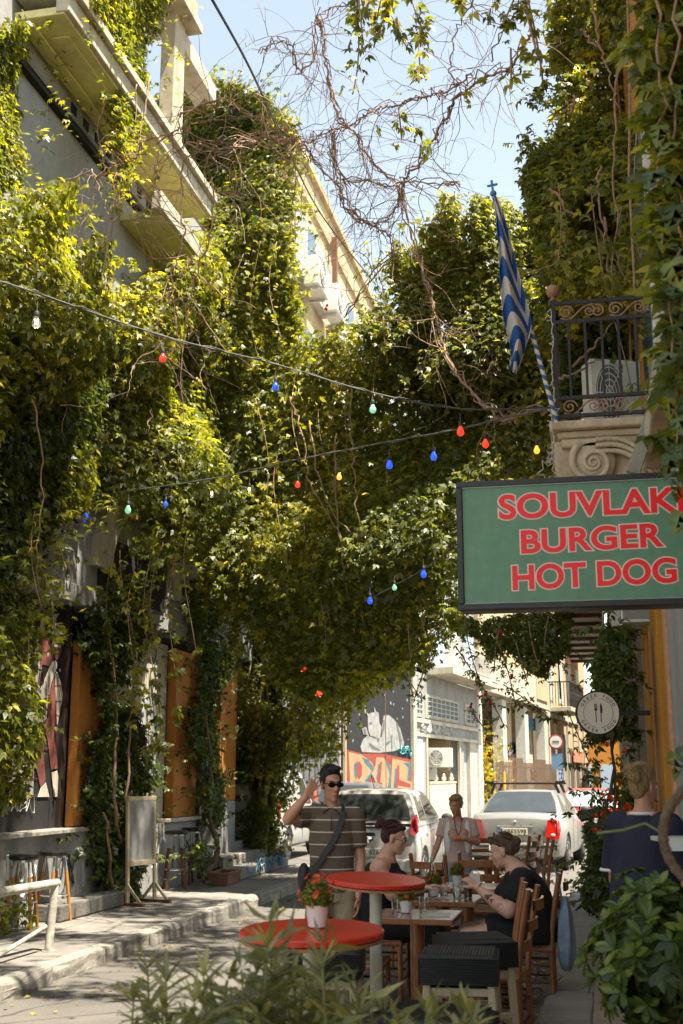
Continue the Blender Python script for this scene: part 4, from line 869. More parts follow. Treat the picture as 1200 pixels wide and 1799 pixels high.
# cloth wraps down the pole in folds
Lp = [(867,349),(872,395),(876,440),(877,480),(880,520),(884,560),(892,590),(898,618),(895,640),(899,652),(905,658)]
Rp = [(873,348),(886,382),(897,420),(904,455),(914,490),(922,520),(931,548),(936,572),(931,600),(920,630),(909,657)]
nu, nv = 44, 70; vs = []; vv = []
for j in range(nv+1):
    t = j/nv*(len(Lp)-1); i = min(int(t), len(Lp)-2); f_ = t-i
    l = (Lp[i][0]+(Lp[i+1][0]-Lp[i][0])*f_, Lp[i][1]+(Lp[i+1][1]-Lp[i][1])*f_); r = (Rp[i][0]+(Rp[i+1][0]-Rp[i][0])*f_, Rp[i][1]+(Rp[i+1][1]-Rp[i][1])*f_)
    Yp = 8.3+.55*(j/nv); p = ay(l[0], l[1], Yp); q = ay(r[0], r[1], Yp); wd = (q-p)
    for k in range(nu+1):
        s = k/nu; fo = math.sin(s*PI*3.0+j/nv*1.2)*.055*min(1, wd.length*6); pp_ = p+wd*s+Vector((0, fo-.03, math.sin(s*6+j*.1)*.006)); vs.append(pp_)
        vv.append(j/nv*5.6+abs(math.sin(s*PI*1.0+.5))*.9-.9*s)
me = bpy.data.meshes.new('flag_cloth'); me.from_pydata([tuple(v) for v in vs], [], [(j*(nu+1)+k, j*(nu+1)+k+1, (j+1)*(nu+1)+k+1, (j+1)*(nu+1)+k) for j in range(nv) for k in range(nu)])
a = me.attributes.new('v', 'FLOAT', 'POINT'); a.data.foreach_set('value', vv); me.polygons.foreach_set('use_smooth', [True]*len(me.polygons))
mf_ = bpy.data.materials.new('flag_cloth_mat'); mf_.use_nodes = True; n_ = mf_.node_tree; Bf = n_.nodes['Principled BSDF']; Bf.inputs['Roughness'].default_value = .8
at = n_.nodes.new('ShaderNodeAttribute'); at.attribute_name = 'v'; fr = n_.nodes.new('ShaderNodeMath'); fr.operation = 'FRACT'; n_.links.new(at.outputs['Fac'], fr.inputs[0]); rr = n_.nodes.new('ShaderNodeValToRGB'); rr.color_ramp.interpolation = 'CONSTANT'
rr.color_ramp.elements[0].color = (.028,.13,.42,1); rr.color_ramp.elements[1].position = .52; rr.color_ramp.elements[1].color = (.70,.68,.64,1); n_.links.new(fr.outputs[0], rr.inputs[0]); n_.links.new(rr.outputs[0], Bf.inputs['Base Color'])
tl = n_.nodes.new('ShaderNodeBsdfTranslucent'); n_.links.new(rr.outputs[0], tl.inputs[0]); mx = n_.nodes.new('ShaderNodeMixShader'); mx.inputs[0].default_value = .3; n_.links.new(Bf.outputs[0], mx.inputs[1]); n_.links.new(tl.outputs[0], mx.inputs[2]); n_.links.new(mx.outputs[0], n_.nodes['Material Output'].inputs[0])
fo = link('flag', me, None, mf_); T(fo, 'folded blue and white striped flag hanging from its striped pole', 'flag'); so_ = fo.modifiers.new('thick', 'SOLIDIFY'); so_.thickness = .004

# string lights
def catenary(pts, n=10): return spline(pts, n)
def string_light(label, pts, bulbs, r=.006):
    t = E('string_light_cable', label, 'cable', pts[0]); o = pts[0]; b = MB(); P = catenary([p-o for p in pts]); b.tube(P, r, 6)
    b.o('wire', M_wire, t, smooth=True); b = MB(); b.tube([p+Vector((0, math.sin(i*1.7)*.012, math.cos(i*1.3)*.014)) for i, p in enumerate(P)], r*.6, 5); b.o('twisted_wire', M_wire, t, smooth=True); return t
GL = {}
for nm, c, e in (('clear', (.9,.9,.85), 0), ('red', (.9,.03,.015), .45), ('blue', (.015,.06,.8), .5), ('green', (.25,.7,.4), .2), ('amber', (.8,.4,.08), .35), ('yellow', (.9,.5,.03), .35)):
    GL[nm] = glassmat('bulb_glass_clear', (.95,.95,.92), .03) if nm == 'clear' else emitmat('bulb_'+nm, c, e, c)
M_fil = emitmat('filament', (1,.75,.3), 3.)
def bulb(p, col, label, s=1., drop=.07):
    t = E('light_bulb', label, 'light bulb', p, 0, 'coloured bulbs on the strings over the street'); t.scale = (s,)*3
    prof = [(.0,-.048),(.014,-.046),(.026,-.036),(.031,-.02),(.029,-.004),(.021,.012),(.015,.024),(.0145,.034)]
    MB().lathe(prof, 14).o('glass', GL[col], t, smooth=True); MB().lathe([(.016,.034),(.018,.04),(.018,.066),(.011,.078),(.0,.08)], 12).o('socket', M_bump, t, smooth=True)
    b = MB()
    for k in range(4): a = k*PI/2; b.bar((math.cos(a)*.006, math.sin(a)*.006, -.02), (math.cos(a)*.01, math.sin(a)*.01, .018), .0022)
    b.o('filament', M_fil if col in ('clear','green','blue') else M_fil, t); MB().tube([(0,0,.08),(0,0,.08+drop)], .0035, 5).o('lead', M_wire, t); return t
w1 = [(-20,488,6.2),(65,515,6.5),(285,590,7.2),(484,640,7.8),(655,690,8.3),(810,718,8.7),(972,716,9.1)]; w2 = [(70,884,13.6),(150,873,13.1),(372,841,12.2),(520,808,11.6),(684,776,11.0),(800,755,10.4),(870,738,9.9),(972,716,9.1)]; w3 = [(640,1058,14.8),(700,1025,14.2),(744,1000,13.8),(800,955,13.2),(868,870,12.0),(900,820,11.4)]
string_light('upper twisted cable of coloured bulbs running from top left to the iron balcony', [ay(*p) for p in w1], None)
string_light('lower twisted cable of coloured bulbs rising from the stone arch to the iron balcony', [ay(*p) for p in w2], None)
string_light('thin green bulb cable hanging low behind the green sign', [ay(*p) for p in w3], None, .004)
for x, y, Y, c, s, l in [(64,565,6.5,'clear',1.05,'large clear bulb with glowing filament, nearest on the upper string at far left'),(286,627,7.2,'red',.85,'pale red bulb second from the left on the upper string'),(484,677,7.8,'blue',.85,'blue bulb on the upper string in the middle of the leaves'),(655,717,8.3,'green',.95,'pale green bulb on the upper string above the blue pair'),(809,756,8.7,'red',1.05,'red bulb hanging where the two strings draw together'),
  (151,908,13.1,'blue',1.5,'blue bulb beside the cream arch, first on the lower string'),(225,894,12.8,'green',1.4,'green bulb in front of the cream stone arch'),(291,884,12.6,'blue',.9,'tiny blue bulb just right of the cream arch'),(372,867,12.2,'clear',1.0,'small clear bulb on the lower string left of the red one'),(438,860,12.0,'clear',1.0,'clear bulb above the orange patch on the lower string'),(523,850,11.6,'red',1.0,'small red bulb half hidden by leaves on the lower string'),(596,836,11.3,'amber',1.05,'amber bulb on the lower string between red and blue'),(684,815,11.0,'blue',1.2,'left blue bulb of the pair on the lower string'),(762,800,10.6,'blue',1.15,'right blue bulb of the pair on the lower string'),(853,778,10.0,'red',1.1,'bright red bulb on the lower string close to the flag'),(943,789,9.4,'yellow',.95,'yellow bulb next to the carved balcony scroll'),
  (650,1054,14.8,'blue',1.3,'blue bulb at the low end of the green cable'),(693,1031,14.3,'green',1.1,'small green bulb on the low green cable'),(744,1007,13.8,'blue',1.3,'blue bulb on the low green cable left of the sign')]:
    bulb(ay(x, y, Y), c, l, s*.86)
# star lights on the balcony post
for i, (x, y, s) in enumerate([(973, 722, .05), (970, 800, .05), (962, 828, .10)]):
    t = ay(x, y, 9.02); b = MB(); n = 10; pts = [Vector((math.sin(k*PI/5)*(s if k % 2 == 0 else s*.42), 0, math.cos(k*PI/5)*(s if k % 2 == 0 else s*.42))) for k in range(n)]
    for k in range(n): b.bar(pts[k], pts[(k+1) % n], .006)
    o = b.o('star_light', M_white, None); o.location = t; o.rotation_euler = (.3, .3*i, .4*i); T(o, ['small white star ornament at the foot of the flagpole', 'small white star ornament against the carved balcony side', 'largest white wire star ornament just above the green sign'][i], 'star ornament', 'white star lights on the balcony')
b = MB(); 
fg = spline([ay(x, y, 9.05) for x, y in [(966,545),(972,600),(968,650),(973,700),(969,740),(972,790),(967,815)]], 6, .01); b.tube(fg, .004, 5)
rr2 = random.Random(4)
for p in fg[::1]: b.bar(p, p+Vector((rr2.uniform(-.04,.01), 0, rr2.uniform(-.03,.03))), .006)
T(b.o('fairy_light_chain', M_white), 'white fairy light chain wound down the balcony corner post', 'fairy lights')
# overhead black cable
cb = MB(); cb.tube(spline([ay(362,-20,9), ay(440,122,12.5), ay(505,262,17), ay(570,385,22), ay(660,500,29)], 8), [.016]*33, 6); T(cb.o('overhead_cable', M_wireb, smooth=True), 'thick black overhead cable crossing the sky from top left', 'cable')

# ================================================================== CARS
def car(name, label, loc, rz, body_m, st, gh, sides, rear_glass, L, hw, zb, wheels, wr, extras=None, wb_=None):
    """st: stations (y, zlow, zdeck, halfwidth); gh: (hw_base, hw_top, zbelt, [(y,z) rear base, roof rear, roof mid, roof front, windscreen base])"""
    t = E(name, label, 'van' if name == 'parked_van' else 'car', loc, rz, 'cars parked along the street')
    vs = []; prof = lambda w_, zl, zd: [(0,zl),(w_*.80,zl),(w_*.95,zl+.07),(w_*.995,zl+.22),(w_,zl+(zd-zl)*.55),(w_*.985,zl+(zd-zl)*.78),(w_*.94,zd-.035),(w_*.86,zd),(w_*.4,zd+.02),(0,zd+.025)]
    n = 10; full = 2*n-2; k = len(st)
    for (y, zl, zd, w_) in st:
        p = prof(w_, zl, zd)
        for x, z in p: vs.append((x, y, z))
        for x, z in p[-2:0:-1]: vs.append((-x, y, z))
    fs = [(i*full+j, i*full+(j+1) % full, (i+1)*full+(j+1) % full, (i+1)*full+j) for i in range(k-1) for j in range(full)]+[tuple(reversed(range(full))), tuple(range((k-1)*full, k*full))]
    me = bpy.data.meshes.new('body'); me.from_pydata(vs, [], fs); bm = bmesh.new(); bm.from_mesh(me); bmesh.ops.recalc_face_normals(bm, faces=bm.faces); bm.to_mesh(me); bm.free()
    me.polygons.foreach_set('use_smooth', [True]*len(me.polygons)); bd = link('body', me, t, body_m); bv = bd.modifiers.new('b', 'BEVEL'); bv.width = .045; bv.segments = 3; bv.limit_method = 'ANGLE'; bv.angle_limit = math.radians(32)
    cut = MB()
    for y in wheels:
        for s in (-1, 1): cut.tube([(s*(hw-.24), y, wr+.01), (s*(hw+.3), y, wr+.01)], wr+.055, 24)
    cm = bpy.data.meshes.new('cut'); cm.from_pydata([tuple(v) for v in cut.v], [], cut.f); bm = bmesh.new(); bm.from_mesh(cm); bmesh.ops.recalc_face_normals(bm, faces=bm.faces); bm.to_mesh(cm); bm.free(); co = bpy.data.objects.new('cut', cm); S.collection.objects.link(co); co.matrix_world = Matrix.Identity(4)
    bd.parent = None; bo = bd.modifiers.new('w', 'BOOLEAN'); bo.object = co; bo.operation = 'DIFFERENCE'; bo.solver = 'EXACT'
    dg = bpy.context.evaluated_depsgraph_get(); me2 = bpy.data.meshes.new_from_object(bd.evaluated_get(dg)); bd.modifiers.clear(); bd.data = me2; bd.parent = t; me2.materials.clear(); me2.materials.append(body_m)
    try: me2.set_sharp_from_angle(angle=math.radians(42))
    except Exception: pass
    bpy.data.objects.remove(co)
    wbh, wth, zbelt, pts = gh; b = MB(); vs = []
    for i, (y, z) in enumerate(pts):
        low = i in (0, len(pts)-1)
        row = [(wbh, zbelt-.03), (wbh, zbelt+.005), (wth+.02, z-.055), (wth-.035, z-.012), (wth*.5, z+.008), (0, z+.012)] if not low else [(wbh, zbelt-.03), (wbh, zbelt), (wbh-.01, zbelt+.01), (wbh-.05, zbelt+.015), (wbh*.5, zbelt+.02), (0, zbelt+.025)]
        row2 = row+[(-x, z_) for x, z_ in row[-2::-1]]
        for x, z_ in row2: vs.append((x, y, z_))
    m_ = 11; fs = [(i*m_+j, i*m_+j+1, (i+1)*m_+j+1, (i+1)*m_+j) for i in range(len(pts)-1) for j in range(m_-1)]
    b.add(vs, fs); r = b.o('cabin', body_m, t, smooth='auto')
    def sx(z): f_ = (z-zbelt)/(pts[1][1]-.055-zbelt); return wbh+(wth+.02-wbh)*f_+.008
    for s in (-1, 1):
        for pl in sides:
            g = MB(); g.prism([(s*sx(z), y, z) for y, z in pl], (-s*.006, 0, 0)); g.o('side_window', M_cglass, t)
    (y0, z0), (y1, z1) = pts[0], pts[1]; dy, dz = y1-y0, (z1+.012)-(zbelt+.028); nn = Vector((0, -dz, dy)).normalized()*.010
    def rg(u, f_, k_=.0): hw_ = (wbh-.05)*(1-f_)+(wth-.055)*f_; return Vector((hw_*u, y0+dy*f_, zbelt+.028+dz*f_))+nn+nn*k_
    a0, a1 = rear_glass; g = MB(); g.prism([rg(-.9,a0), rg(0,a0-.02), rg(.9,a0), rg(.94,(a0+a1)/2), rg(.9,a1), rg(0,a1+.02), rg(-.9,a1), rg(-.94,(a0+a1)/2)], nn*.6); g.o('rear_window', M_cglass, t, bevel=.003)
    g = MB(); e0, e1 = a0-.035, a1+.035
    g.prism([rg(-.95,e0,-.6), rg(0,e0-.02,-.6), rg(.95,e0,-.6), rg(.985,(e0+e1)/2,-.6), rg(.94,e1,-.6), rg(0,e1+.02,-.6), rg(-.94,e1,-.6), rg(-.985,(e0+e1)/2,-.6)], nn*.9); g.o('window_seal', M_bump, t)
    (y3, z3), (y4, z4) = pts[-2], pts[-1]; g = MB(); nn2 = Vector((0, (z3-zbelt), (y4-y3))).normalized()*.012
    g.prism([Vector((-(wbh-.08), y4-.03, zbelt+.04))+nn2, Vector((wbh-.08, y4-.03, zbelt+.04))+nn2, Vector((wth-.08, y3+.04, z3-.03))+nn2, Vector((-(wth-.08), y3+.04, z3-.03))+nn2], nn2*.3); g.o('windscreen', M_cglass, t)
    for y in wheels:
        for s in (-1, 1):
            wl = E('wheel', None, None, (s*(hw-.02), y, wr)); wl.parent = t
            RY = Matrix.Rotation(PI/2, 3, 'Y'); q = MB(); q.lathe([(wr*.66,-.10),(wr*.9,-.105),(wr,-.08),(wr*1.0,.08),(wr*.9,.105),(wr*.66,.10)], 28, M=RY, c=(-s*.10,0,0)); q.o('tyre', M_tyre, wl, smooth='auto')
            q = MB(); q.lathe([(wr*.66,-.10),(wr*.62,-.03),(wr*.6,.02),(0,.02)], 28, M=RY, c=(-s*.09,0,0)) if s < 0 else q.lathe([(wr*.66,.10),(wr*.62,.03),(wr*.6,-.02),(0,-.02)], 28, M=RY, c=(-s*.09,0,0))
            q.o('rim_dish', M_bump, wl, smooth='auto'); q = MB(); xx = s*.002
            for k_ in range(7): a = k_*2*PI/7; q.bar((xx-s*.02, 0, 0), (xx, math.cos(a)*wr*.63, math.sin(a)*wr*.63), .05, .02, (1,0,0))
            q.lathe([(wr*.18,0),(wr*.16,.02),(0,.022)], 14, M=RY, c=(xx-(.01 if s>0 else .012),0,0)); q.tube([(xx-s*.012, math.cos(a)*wr*.64, math.sin(a)*wr*.64) for a in np.linspace(0, 2*PI, 26)], .014, 6); q.o('rim', M_rimw, wl)
    for s in (-1, 1): b = MB(); b.ball((s*(hw+.09), pts[-1][0]-.32, zbelt+.05), (.10,.055,.07), 10); b.bar((s*(hw-.06), pts[-1][0]-.3, zbelt), (s*(hw+.06), pts[-1][0]-.3, zbelt+.03), .04); b.o('wing_mirror', M_bump, t, smooth=True)
    return t
def plate(t, x, y, z, txt, ang=0, w_=.50):
    p = MB().box(x-w_/2, x+w_/2, y-.012, y, z, z+.115).o('number_plate', mat('plate', (.66,.62,.5), .5, .1, 5), t, bevel=.003)
    MB().box(x-w_/2+.005, x-w_/2+.045, y-.015, y-.0121, z+.005, z+.11).o('plate_band', mat('plate_blue', (.03,.08,.4), .5), p)
    textfit(txt, M_bump, (x-w_/2+.06, y-.0125, z+.024), (1,0,0), (0,0,1), w_-.08, .07, p, 'lettering', .01, .001); return p
# hatchback
hp = ay(641, 1500, 18.6)
HB = car('parked_hatchback', 'white hatchback parked on the left with rear window full of luggage, behind the man', (hp.x+.05, 18.6, 0), math.radians(-1.5), M_carw,
  [(0,.36,.86,.66),(.05,.24,.93,.74),(.25,.2,.97,.785),(.8,.19,.965,.80),(1.6,.19,.96,.80),(2.6,.19,.96,.80),(3.05,.2,.90,.785),(3.4,.24,.78,.72),(3.5,.34,.66,.64)],
  (.755, .575, .965, [(.06,.965),(.30,1.47),(.95,1.50),(1.75,1.46),(2.6,.965)]),
  [[(.42,1.02),(1.05,1.01),(1.05,1.40),(.58,1.38)],[(1.12,1.01),(2.3,1.01),(1.82,1.38),(1.12,1.40)]], (.14, .82), 3.5, .80, .2, (.58, 2.85), .29)
plate(HB, 0, -.012, .50, 'IMX 5264')
b = MB(); b.prism([(-.12,-.02,.80),(.12,-.02,.80),(.10,-.02,.85),(-.10,-.02,.85)], (0,.02,0)); b.bar((-.22,.012,.93),(.22,.012,.93),.022,.02); b.tube(spline([(-.25,.0,.955),(-.1,-.025,.975),(.1,-.03,.985),(.26,-.0,.975)],5), .013, 6); b.o('tailgate_handle', M_bump, HB, smooth='auto')
MB().lathe([(.075,0),(.085,.006),(.07,.014),(0,.014)], 24, c=(.0,.0,.755), sy=1, M=Matrix.Rotation(PI/2,3,'X') @ Matrix.Diagonal((1,.62,1))).o('oval_badge', M_chrome, HB, smooth='auto')
for s in (-1, 1):
    b = MB(); pts_ = [(s*.66,-.004,.84),(s*.72,.0,.80),(s*.775,.10,.86),(s*.765,.16,1.02),(s*.74,.17,1.12),(s*.69,.11,1.10),(s*.665,.04,.98)]; b.prism(pts_, (0,-.02,0)); b.ball((s*.735,.07,.95), (.042,.06,.13), 12); b.o('tail_light', M_tail, HB, smooth='auto')
MB().box(-.62,.62,-.035,.0,.42,.455).o('bumper_groove', M_bump, HB); MB().box(-.7,.7,-.06,.02,.26,.46).o('bumper', M_carw, HB, bevel=.03); MB().box(-.17,.17,.30,.36,1.435,1.46).o('brake_light', M_tail, HB); MB().tube([(0,.5,1.5),(-.02,.35,1.72)], .006, 5).o('aerial', M_bump, HB)
b = MB(); b.tube([(.0,.07,1.0),(-.28,.10,1.06)], .008, 5); b.o('rear_wiper', M_bump, HB)
b = MB(); b.ball((-.33,.5,1.12), (.19,.2,.17), 14); b.ball((.25,.5,1.1), (.2,.2,.16), 14); b.o('seat_and_bags', mat('bag_brown', (.16,.09,.05), .8, .5, 20), HB, smooth=True)
for y in (1.08, 2.32): 
    for s in (-1, 1): MB().box(s*.804-.002, s*.804+.002, y, y+.008, .35, .94).o('door_seam', M_bump, HB)
for s in (-1, 1): 
    for y in (.72, 1.2): MB().box(s*.81-.012, s*.81+.012, y+.05, y+.2, .84, .865).o('door_handle', M_carw, HB, bevel=.006)
# silver saloon with roof bars
sp_ = ay(906, 1500, 22.6)
SD = car('parked_saloon', 'silver saloon with black roof bars parked behind the tables on the right', (sp_.x, 22.6, 0), math.radians(-5.0), M_cars,
  [(0,.38,.92,.76),(.06,.25,1.0,.82),(.3,.2,1.03,.865),(.9,.19,1.01,.885),(2.0,.19,.96,.885),(3.3,.19,.95,.88),(3.9,.2,.88,.86),(4.4,.25,.74,.80),(4.52,.36,.62,.70)],
  (.79, .60, .985, [(.60,.985),(1.30,1.40),(1.9,1.435),(2.55,1.41),(3.4,.96)]),
  [[(.98,1.04),(1.55,1.03),(1.55,1.35),(1.35,1.345)],[(1.62,1.03),(2.3,1.02),(2.3,1.36),(1.62,1.355)],[(2.36,1.02),(3.1,1.01),(2.66,1.34),(2.36,1.36)]], (.10, .92), 4.52, .885, .2, (.78, 3.55), .315)
plate(SD, -.02, -.012, .66, 'YBE5598')
b = MB(); b.bar((-.33,-.004,.80),(.33,-.004,.80),.03,.03); b.o('boot_strip', M_cars, SD, bevel=.008); MB().box(-.70,.70,-.06,.02,.3,.52).o('bumper', M_cars, SD, bevel=.035); MB().box(-.66,.66,-.07,-.058,.43,.47).o('bumper_strip', M_bump, SD)
MB().lathe([(.035,0),(.035,.012),(0,.014)], 14, c=(0,-.006,.885), M=RX).o('round_badge', M_chrome, SD)
for s in (-1, 1):
    b = MB(); b.prism([(s*.55,-.015,.58),(s*.76,-.0,.58),(s*.80,.05,.60),(s*.80,.06,.88),(s*.745,.0,.93),(s*.60,-.015,.92)], (0,-.025,0)); b.ball((s*.775,.09,.76), (.05,.12,.165), 12); tl_ = b.o('tail_light', M_tail, SD, smooth='auto'); MB().ball((s*.69,-.030,.66), (.045,.012,.028), 10).o('white_lens', M_white, tl_, smooth=True)
rk_ = MB()
for y in (1.42, 2.3): rk_.bar((-.70,y,1.56),(.70,y,1.56),.05,.03)
rk_.bar((-.62,1.36,1.60),(-.62,2.4,1.60),.025); rk_.bar((.62,1.36,1.60),(.62,2.4,1.60),.025)
for y in (1.42,2.3):
    for s in (-1,1): rk_.bar((s*.66,y,1.38),(s*.58,y,1.57),.06,.05); 
rk_.bar((-.78,1.42,1.58),(-.62,1.42,1.57),.07,.05); rk_.bar((.78,1.42,1.6),(.60,1.42,1.57),.07,.05); rk_.o('roof_rack', M_black, SD)
for y in (1.58, 2.34, 3.2): 
    for s in (-1, 1): MB().box(s*.889-.002, s*.889+.002, y, y+.008, .35, .95).o('door_seam', M_bump, SD)
for s in (-1, 1): 
    for y in (1.7, 2.5): MB().box(s*.90-.012, s*.90+.012, y+.0, y+.17, .86, .885).o('door_handle', M_cars, SD, bevel=.006)
# van
VN = car('parked_van', 'white panel van parked beyond the creeper curtain at the left', (-7.15, 23.9, 0), math.radians(0), M_carw,
  [(0,.42,1.0,.78),(.05,.3,1.04,.83),(.5,.24,1.05,.85),(2.5,.24,1.05,.85),(3.2,.24,1.0,.84),(3.9,.26,.9,.80),(4.2,.36,.75,.68)],
  (.82, .70, 1.05, [(.03,1.05),(.12,1.80),(1.2,1.86),(2.3,1.80),(3.1,1.05)]), [[(1.95,1.14),(2.85,1.12),(2.35,1.65),(1.95,1.68)]], (.15,.85), 4.2, .85, .24, (.75, 3.4), .32)
for s in (-1, 1): MB().ball((s*.80,.06,1.0), (.05,.06,.24), 12).o('tail_light', M_tail, VN, smooth=True); MB().box(s*.852-.002, s*.852+.002, 1.9, 1.91, .4, 1.7).o('door_seam', M_bump, VN); MB().box(s*.856-.004, s*.856+.004, 1.2, 1.34, .62, .75).o('fuel_flap', M_bump, VN)
# dark estate behind
DK = car('parked_estate', 'grey estate car with orange-red tail light far behind the white hatchback', (-6.25, 30.0, 0), math.radians(2), M_card,
  [(0,.4,.9,.74),(.06,.25,.98,.82),(.5,.2,1.0,.85),(2.5,.2,.98,.86),(3.3,.2,.95,.84),(4.1,.26,.75,.74)],
  (.80, .64, 1.0, [(.06,1.0),(.28,1.52),(1.3,1.56),(2.2,1.52),(3.0,1.0)]), [[(.5,1.06),(1.2,1.05),(1.2,1.46),(.6,1.44)],[(1.27,1.05),(2.6,1.04),(2.15,1.42),(1.27,1.46)]], (.12,.85), 4.1, .85, .2, (.75, 3.2), .31)
for s in (-1, 1): MB().ball((s*.77,.10,1.12), (.05,.07,.26), 12).o('tail_light', emitmat('orange_lamp', (.9,.12,.03), .0, (.8,.1,.03)), DK, smooth=True)
# red hatchback
rp0 = ay(1033, 1420, 30.5)
RC = car('parked_red_car', 'red hatchback with pale rear window parked beyond the silver saloon', (rp0.x, 30.5, 0), math.radians(-3), M_carr,
  [(0,.4,.86,.70),(.06,.25,.9,.78),(.4,.2,.92,.82),(2.2,.2,.9,.82),(3.0,.22,.84,.79),(3.6,.3,.7,.7)],
  (.77, .60, .91, [(.05,.91),(.42,1.37),(1.2,1.40),(1.8,1.36),(2.5,.91)]), [[(.6,.98),(1.2,.97),(1.2,1.32),(.72,1.30)],[(1.27,.97),(2.2,.96),(1.78,1.30),(1.27,1.32)]], (.1,.9), 3.6, .82, .2, (.65, 2.85), .28)
[c for c in RC.children if c.name.startswith('rear_window')][0].data.materials[0] = mat('pale_glass', (.30,.34,.32), .12, .3, 2, 0, coat=.5)
for s in (-1, 1): MB().box(s*.66-.1, s*.66+.1, -.02, .06, .62, .78).o('tail_light', M_tail, RC, bevel=.02)
MB().box(-.76,.76,-.06,.02,.3,.52).o('bumper', M_bump, RC, bevel=.03); plate(RC, 0, -.03, .6, 'ZHX 3310')
# ================================================================== FURNITURE
def red_table(c, top, label, tilt=(0,0), r=.30):
    t = E('high_table', label, 'table', (c.x, c.y, 0), 0, 'red high tables')
    tp = MB(); M = Euler((tilt[0], tilt[1], 0)).to_matrix(); tp.lathe([(r-.012,0),(r,.006),(r,.024),(r-.006,.030),(0,.031)], 48, M=M, c=(0,0,top-.03)); o = tp.o('table_top', M_redtop, t, smooth='auto')
    q = MB(); q.lathe([(r-.02,-.012),(r-.004,-.010),(r-.004,.003),(r-.02,.003)], 40, M=M, c=(0,0,top-.034)); q.o('rim_edge', M_rim, t)
    MB().tube([(0,0,.03),(0,0,top-.045)], .037, 20).o('pole', M_pole, t, smooth='auto'); MB().lathe([(.2,0),(.2,.02),(.06,.035),(.037,.06),(.0,.06)], 28).o('foot', M_pole, t, smooth='auto'); MB().lathe([(.037,top-.09),(.09,top-.048),(.0,top-.048)], 16).o('collar', M_pole, t, smooth='auto'); return t
r1 = az(548, 1634, 1.06); r1 = ay(548, 1634, 5.05); red_table(r1, r1.z+.004, 'nearest round red high table, a white pot of orange flowers standing on it', (.035, 0))
r2 = ay(660, 1543, 7.35); red_table(r2, r2.z, 'round red high table farther back, its top empty, in front of the standing man', (.045, .055))
def flower_pot(p, s, label, seed, n=15):
    t = E('flower_pot', label, 'flower pot', p, 0, 'white pots of orange-red flowers'); t.scale = (s,)*3; r = random.Random(seed)
    MB().lathe([(.028,0),(.044,.008),(.058,.10),(.062,.112),(.056,.114),(.05,.10),(.0,.098)], 24).o('pot', M_pot, t, smooth='auto')
    rn = np.random.default_rng(seed); n_ = 900; P = rn.normal(size=(n_,3)); P = nrm(P)*(rn.uniform(.2,1,(n_,1))**.5)*np.array([.085,.085,.085]); P[:,2] = np.abs(P[:,2]+.03)*1.25+.105; N = nrm(P-np.array([0,0,.14])+rn.normal(size=P.shape)*.02)
    leaves('foliage', P, N, rn.uniform(.018,.032,n_), L_vine, t, 'pair', down=-.6, wid=.35, v=rn.beta(2,2,n_), seed=seed)
    b = MB(); 
    for k in range(5): a = k*1.3; b.tube([(0,0,.1),(math.cos(a)*.03,math.sin(a)*.03,.16),(math.cos(a)*.05,math.sin(a)*.05,.21)], .003, 4)
    b.o('stems', M_stemg, t)
    for k in range(n):
        a = r.uniform(0, 2*PI); e_ = r.uniform(-.15, 1.25); d = Vector((math.cos(a)*math.cos(e_), math.sin(a)*math.cos(e_), math.sin(e_))); c = Vector((0,0,.155))+Vector((d.x*.10, d.y*.10, d.z*.115)); q = MB(); Mq = d.to_track_quat('Z', 'Y').to_matrix()
        for j in range(9): 
            b_ = j*2*PI/9; rr = r.uniform(.013,.019); pt = [Vector((0,0,.0)), Vector((math.cos(b_-.3)*rr*.6, math.sin(b_-.3)*rr*.6, .006)), Vector((math.cos(b_)*rr, math.sin(b_)*rr, r.uniform(0,.008))), Vector((math.cos(b_+.3)*rr*.6, math.sin(b_+.3)*rr*.6, .006))]
            q.add([c+Mq @ v for v in pt], [(0,1,2,3)])
        q.o('flower', [M_fred, M_forange, M_fred][k % 3], t)
    return t
flower_pot(Vector((r1.x+.015, r1.y+.03, r1.z+.005)), .82, 'largest flower pot, on the nearest red high table', 5, 22)
def wood_table(x, y, z, sx, sy, label, round_=False, rz=0):
    t = E('wooden_table', label, 'table', (x, y, 0), rz, 'wooden café tables')
    if round_: MB().lathe([(sx/2,0),(sx/2,.03),(0,.031)], 30, c=(0,0,z-.03)).o('table_top', M_marble, t, bevel=.004)
    else:
        MB().box(-sx/2+.012, sx/2-.012, -sy/2+.012, sy/2-.012, z-.025, z).o('table_top', M_marble, t, bevel=.002)
        MB().box(-sx/2, sx/2, -sy/2, -sy/2+.011, z-.035, z+.001).o('edge_strip', M_wood, t, bevel=.003); MB().box(-sx/2, sx/2, sy/2-.011, sy/2, z-.035, z+.001).o('edge_strip', M_wood, t, bevel=.003)
        MB().box(-sx/2, -sx/2+.011, -sy/2+.0115, sy/2-.0115, z-.035, z+.001).o('edge_strip', M_wood, t, bevel=.003); MB().box(sx/2-.011, sx/2, -sy/2+.0115, sy/2-.0115, z-.035, z+.001).o('edge_strip', M_wood, t, bevel=.003)
    MB().tube([(0,0,.06),(0,0,z-.03)], .05, 20).o('pedestal', M_wood, t, smooth='auto')
    b = MB(); b.box(-.22,.22,-.035,.035,.0,.06); b.o('foot_beam', M_dwood, t, bevel=.01); MB().box(-.035,.035,-.22,.22,.003,.055).o('foot_beam', M_dwood, t, bevel=.01)
    if not round_: MB().box(-sx/2+.05, sx/2-.05, -.02, .02, z-.07, z-.026).o('apron', M_dwood, t)
    return t
TZ = .76
t1 = az(733, 1606, TZ); t2 = az(776, 1577, TZ); t3 = az(822, 1556, TZ)
wood_table(t1.x, t1.y, TZ, .56, .62, 'nearest wooden table with speckled marble top and one pot of flowers')
wood_table(t2.x, t2.y, TZ, .60, .66, 'wooden table with glasses between the two seated women')
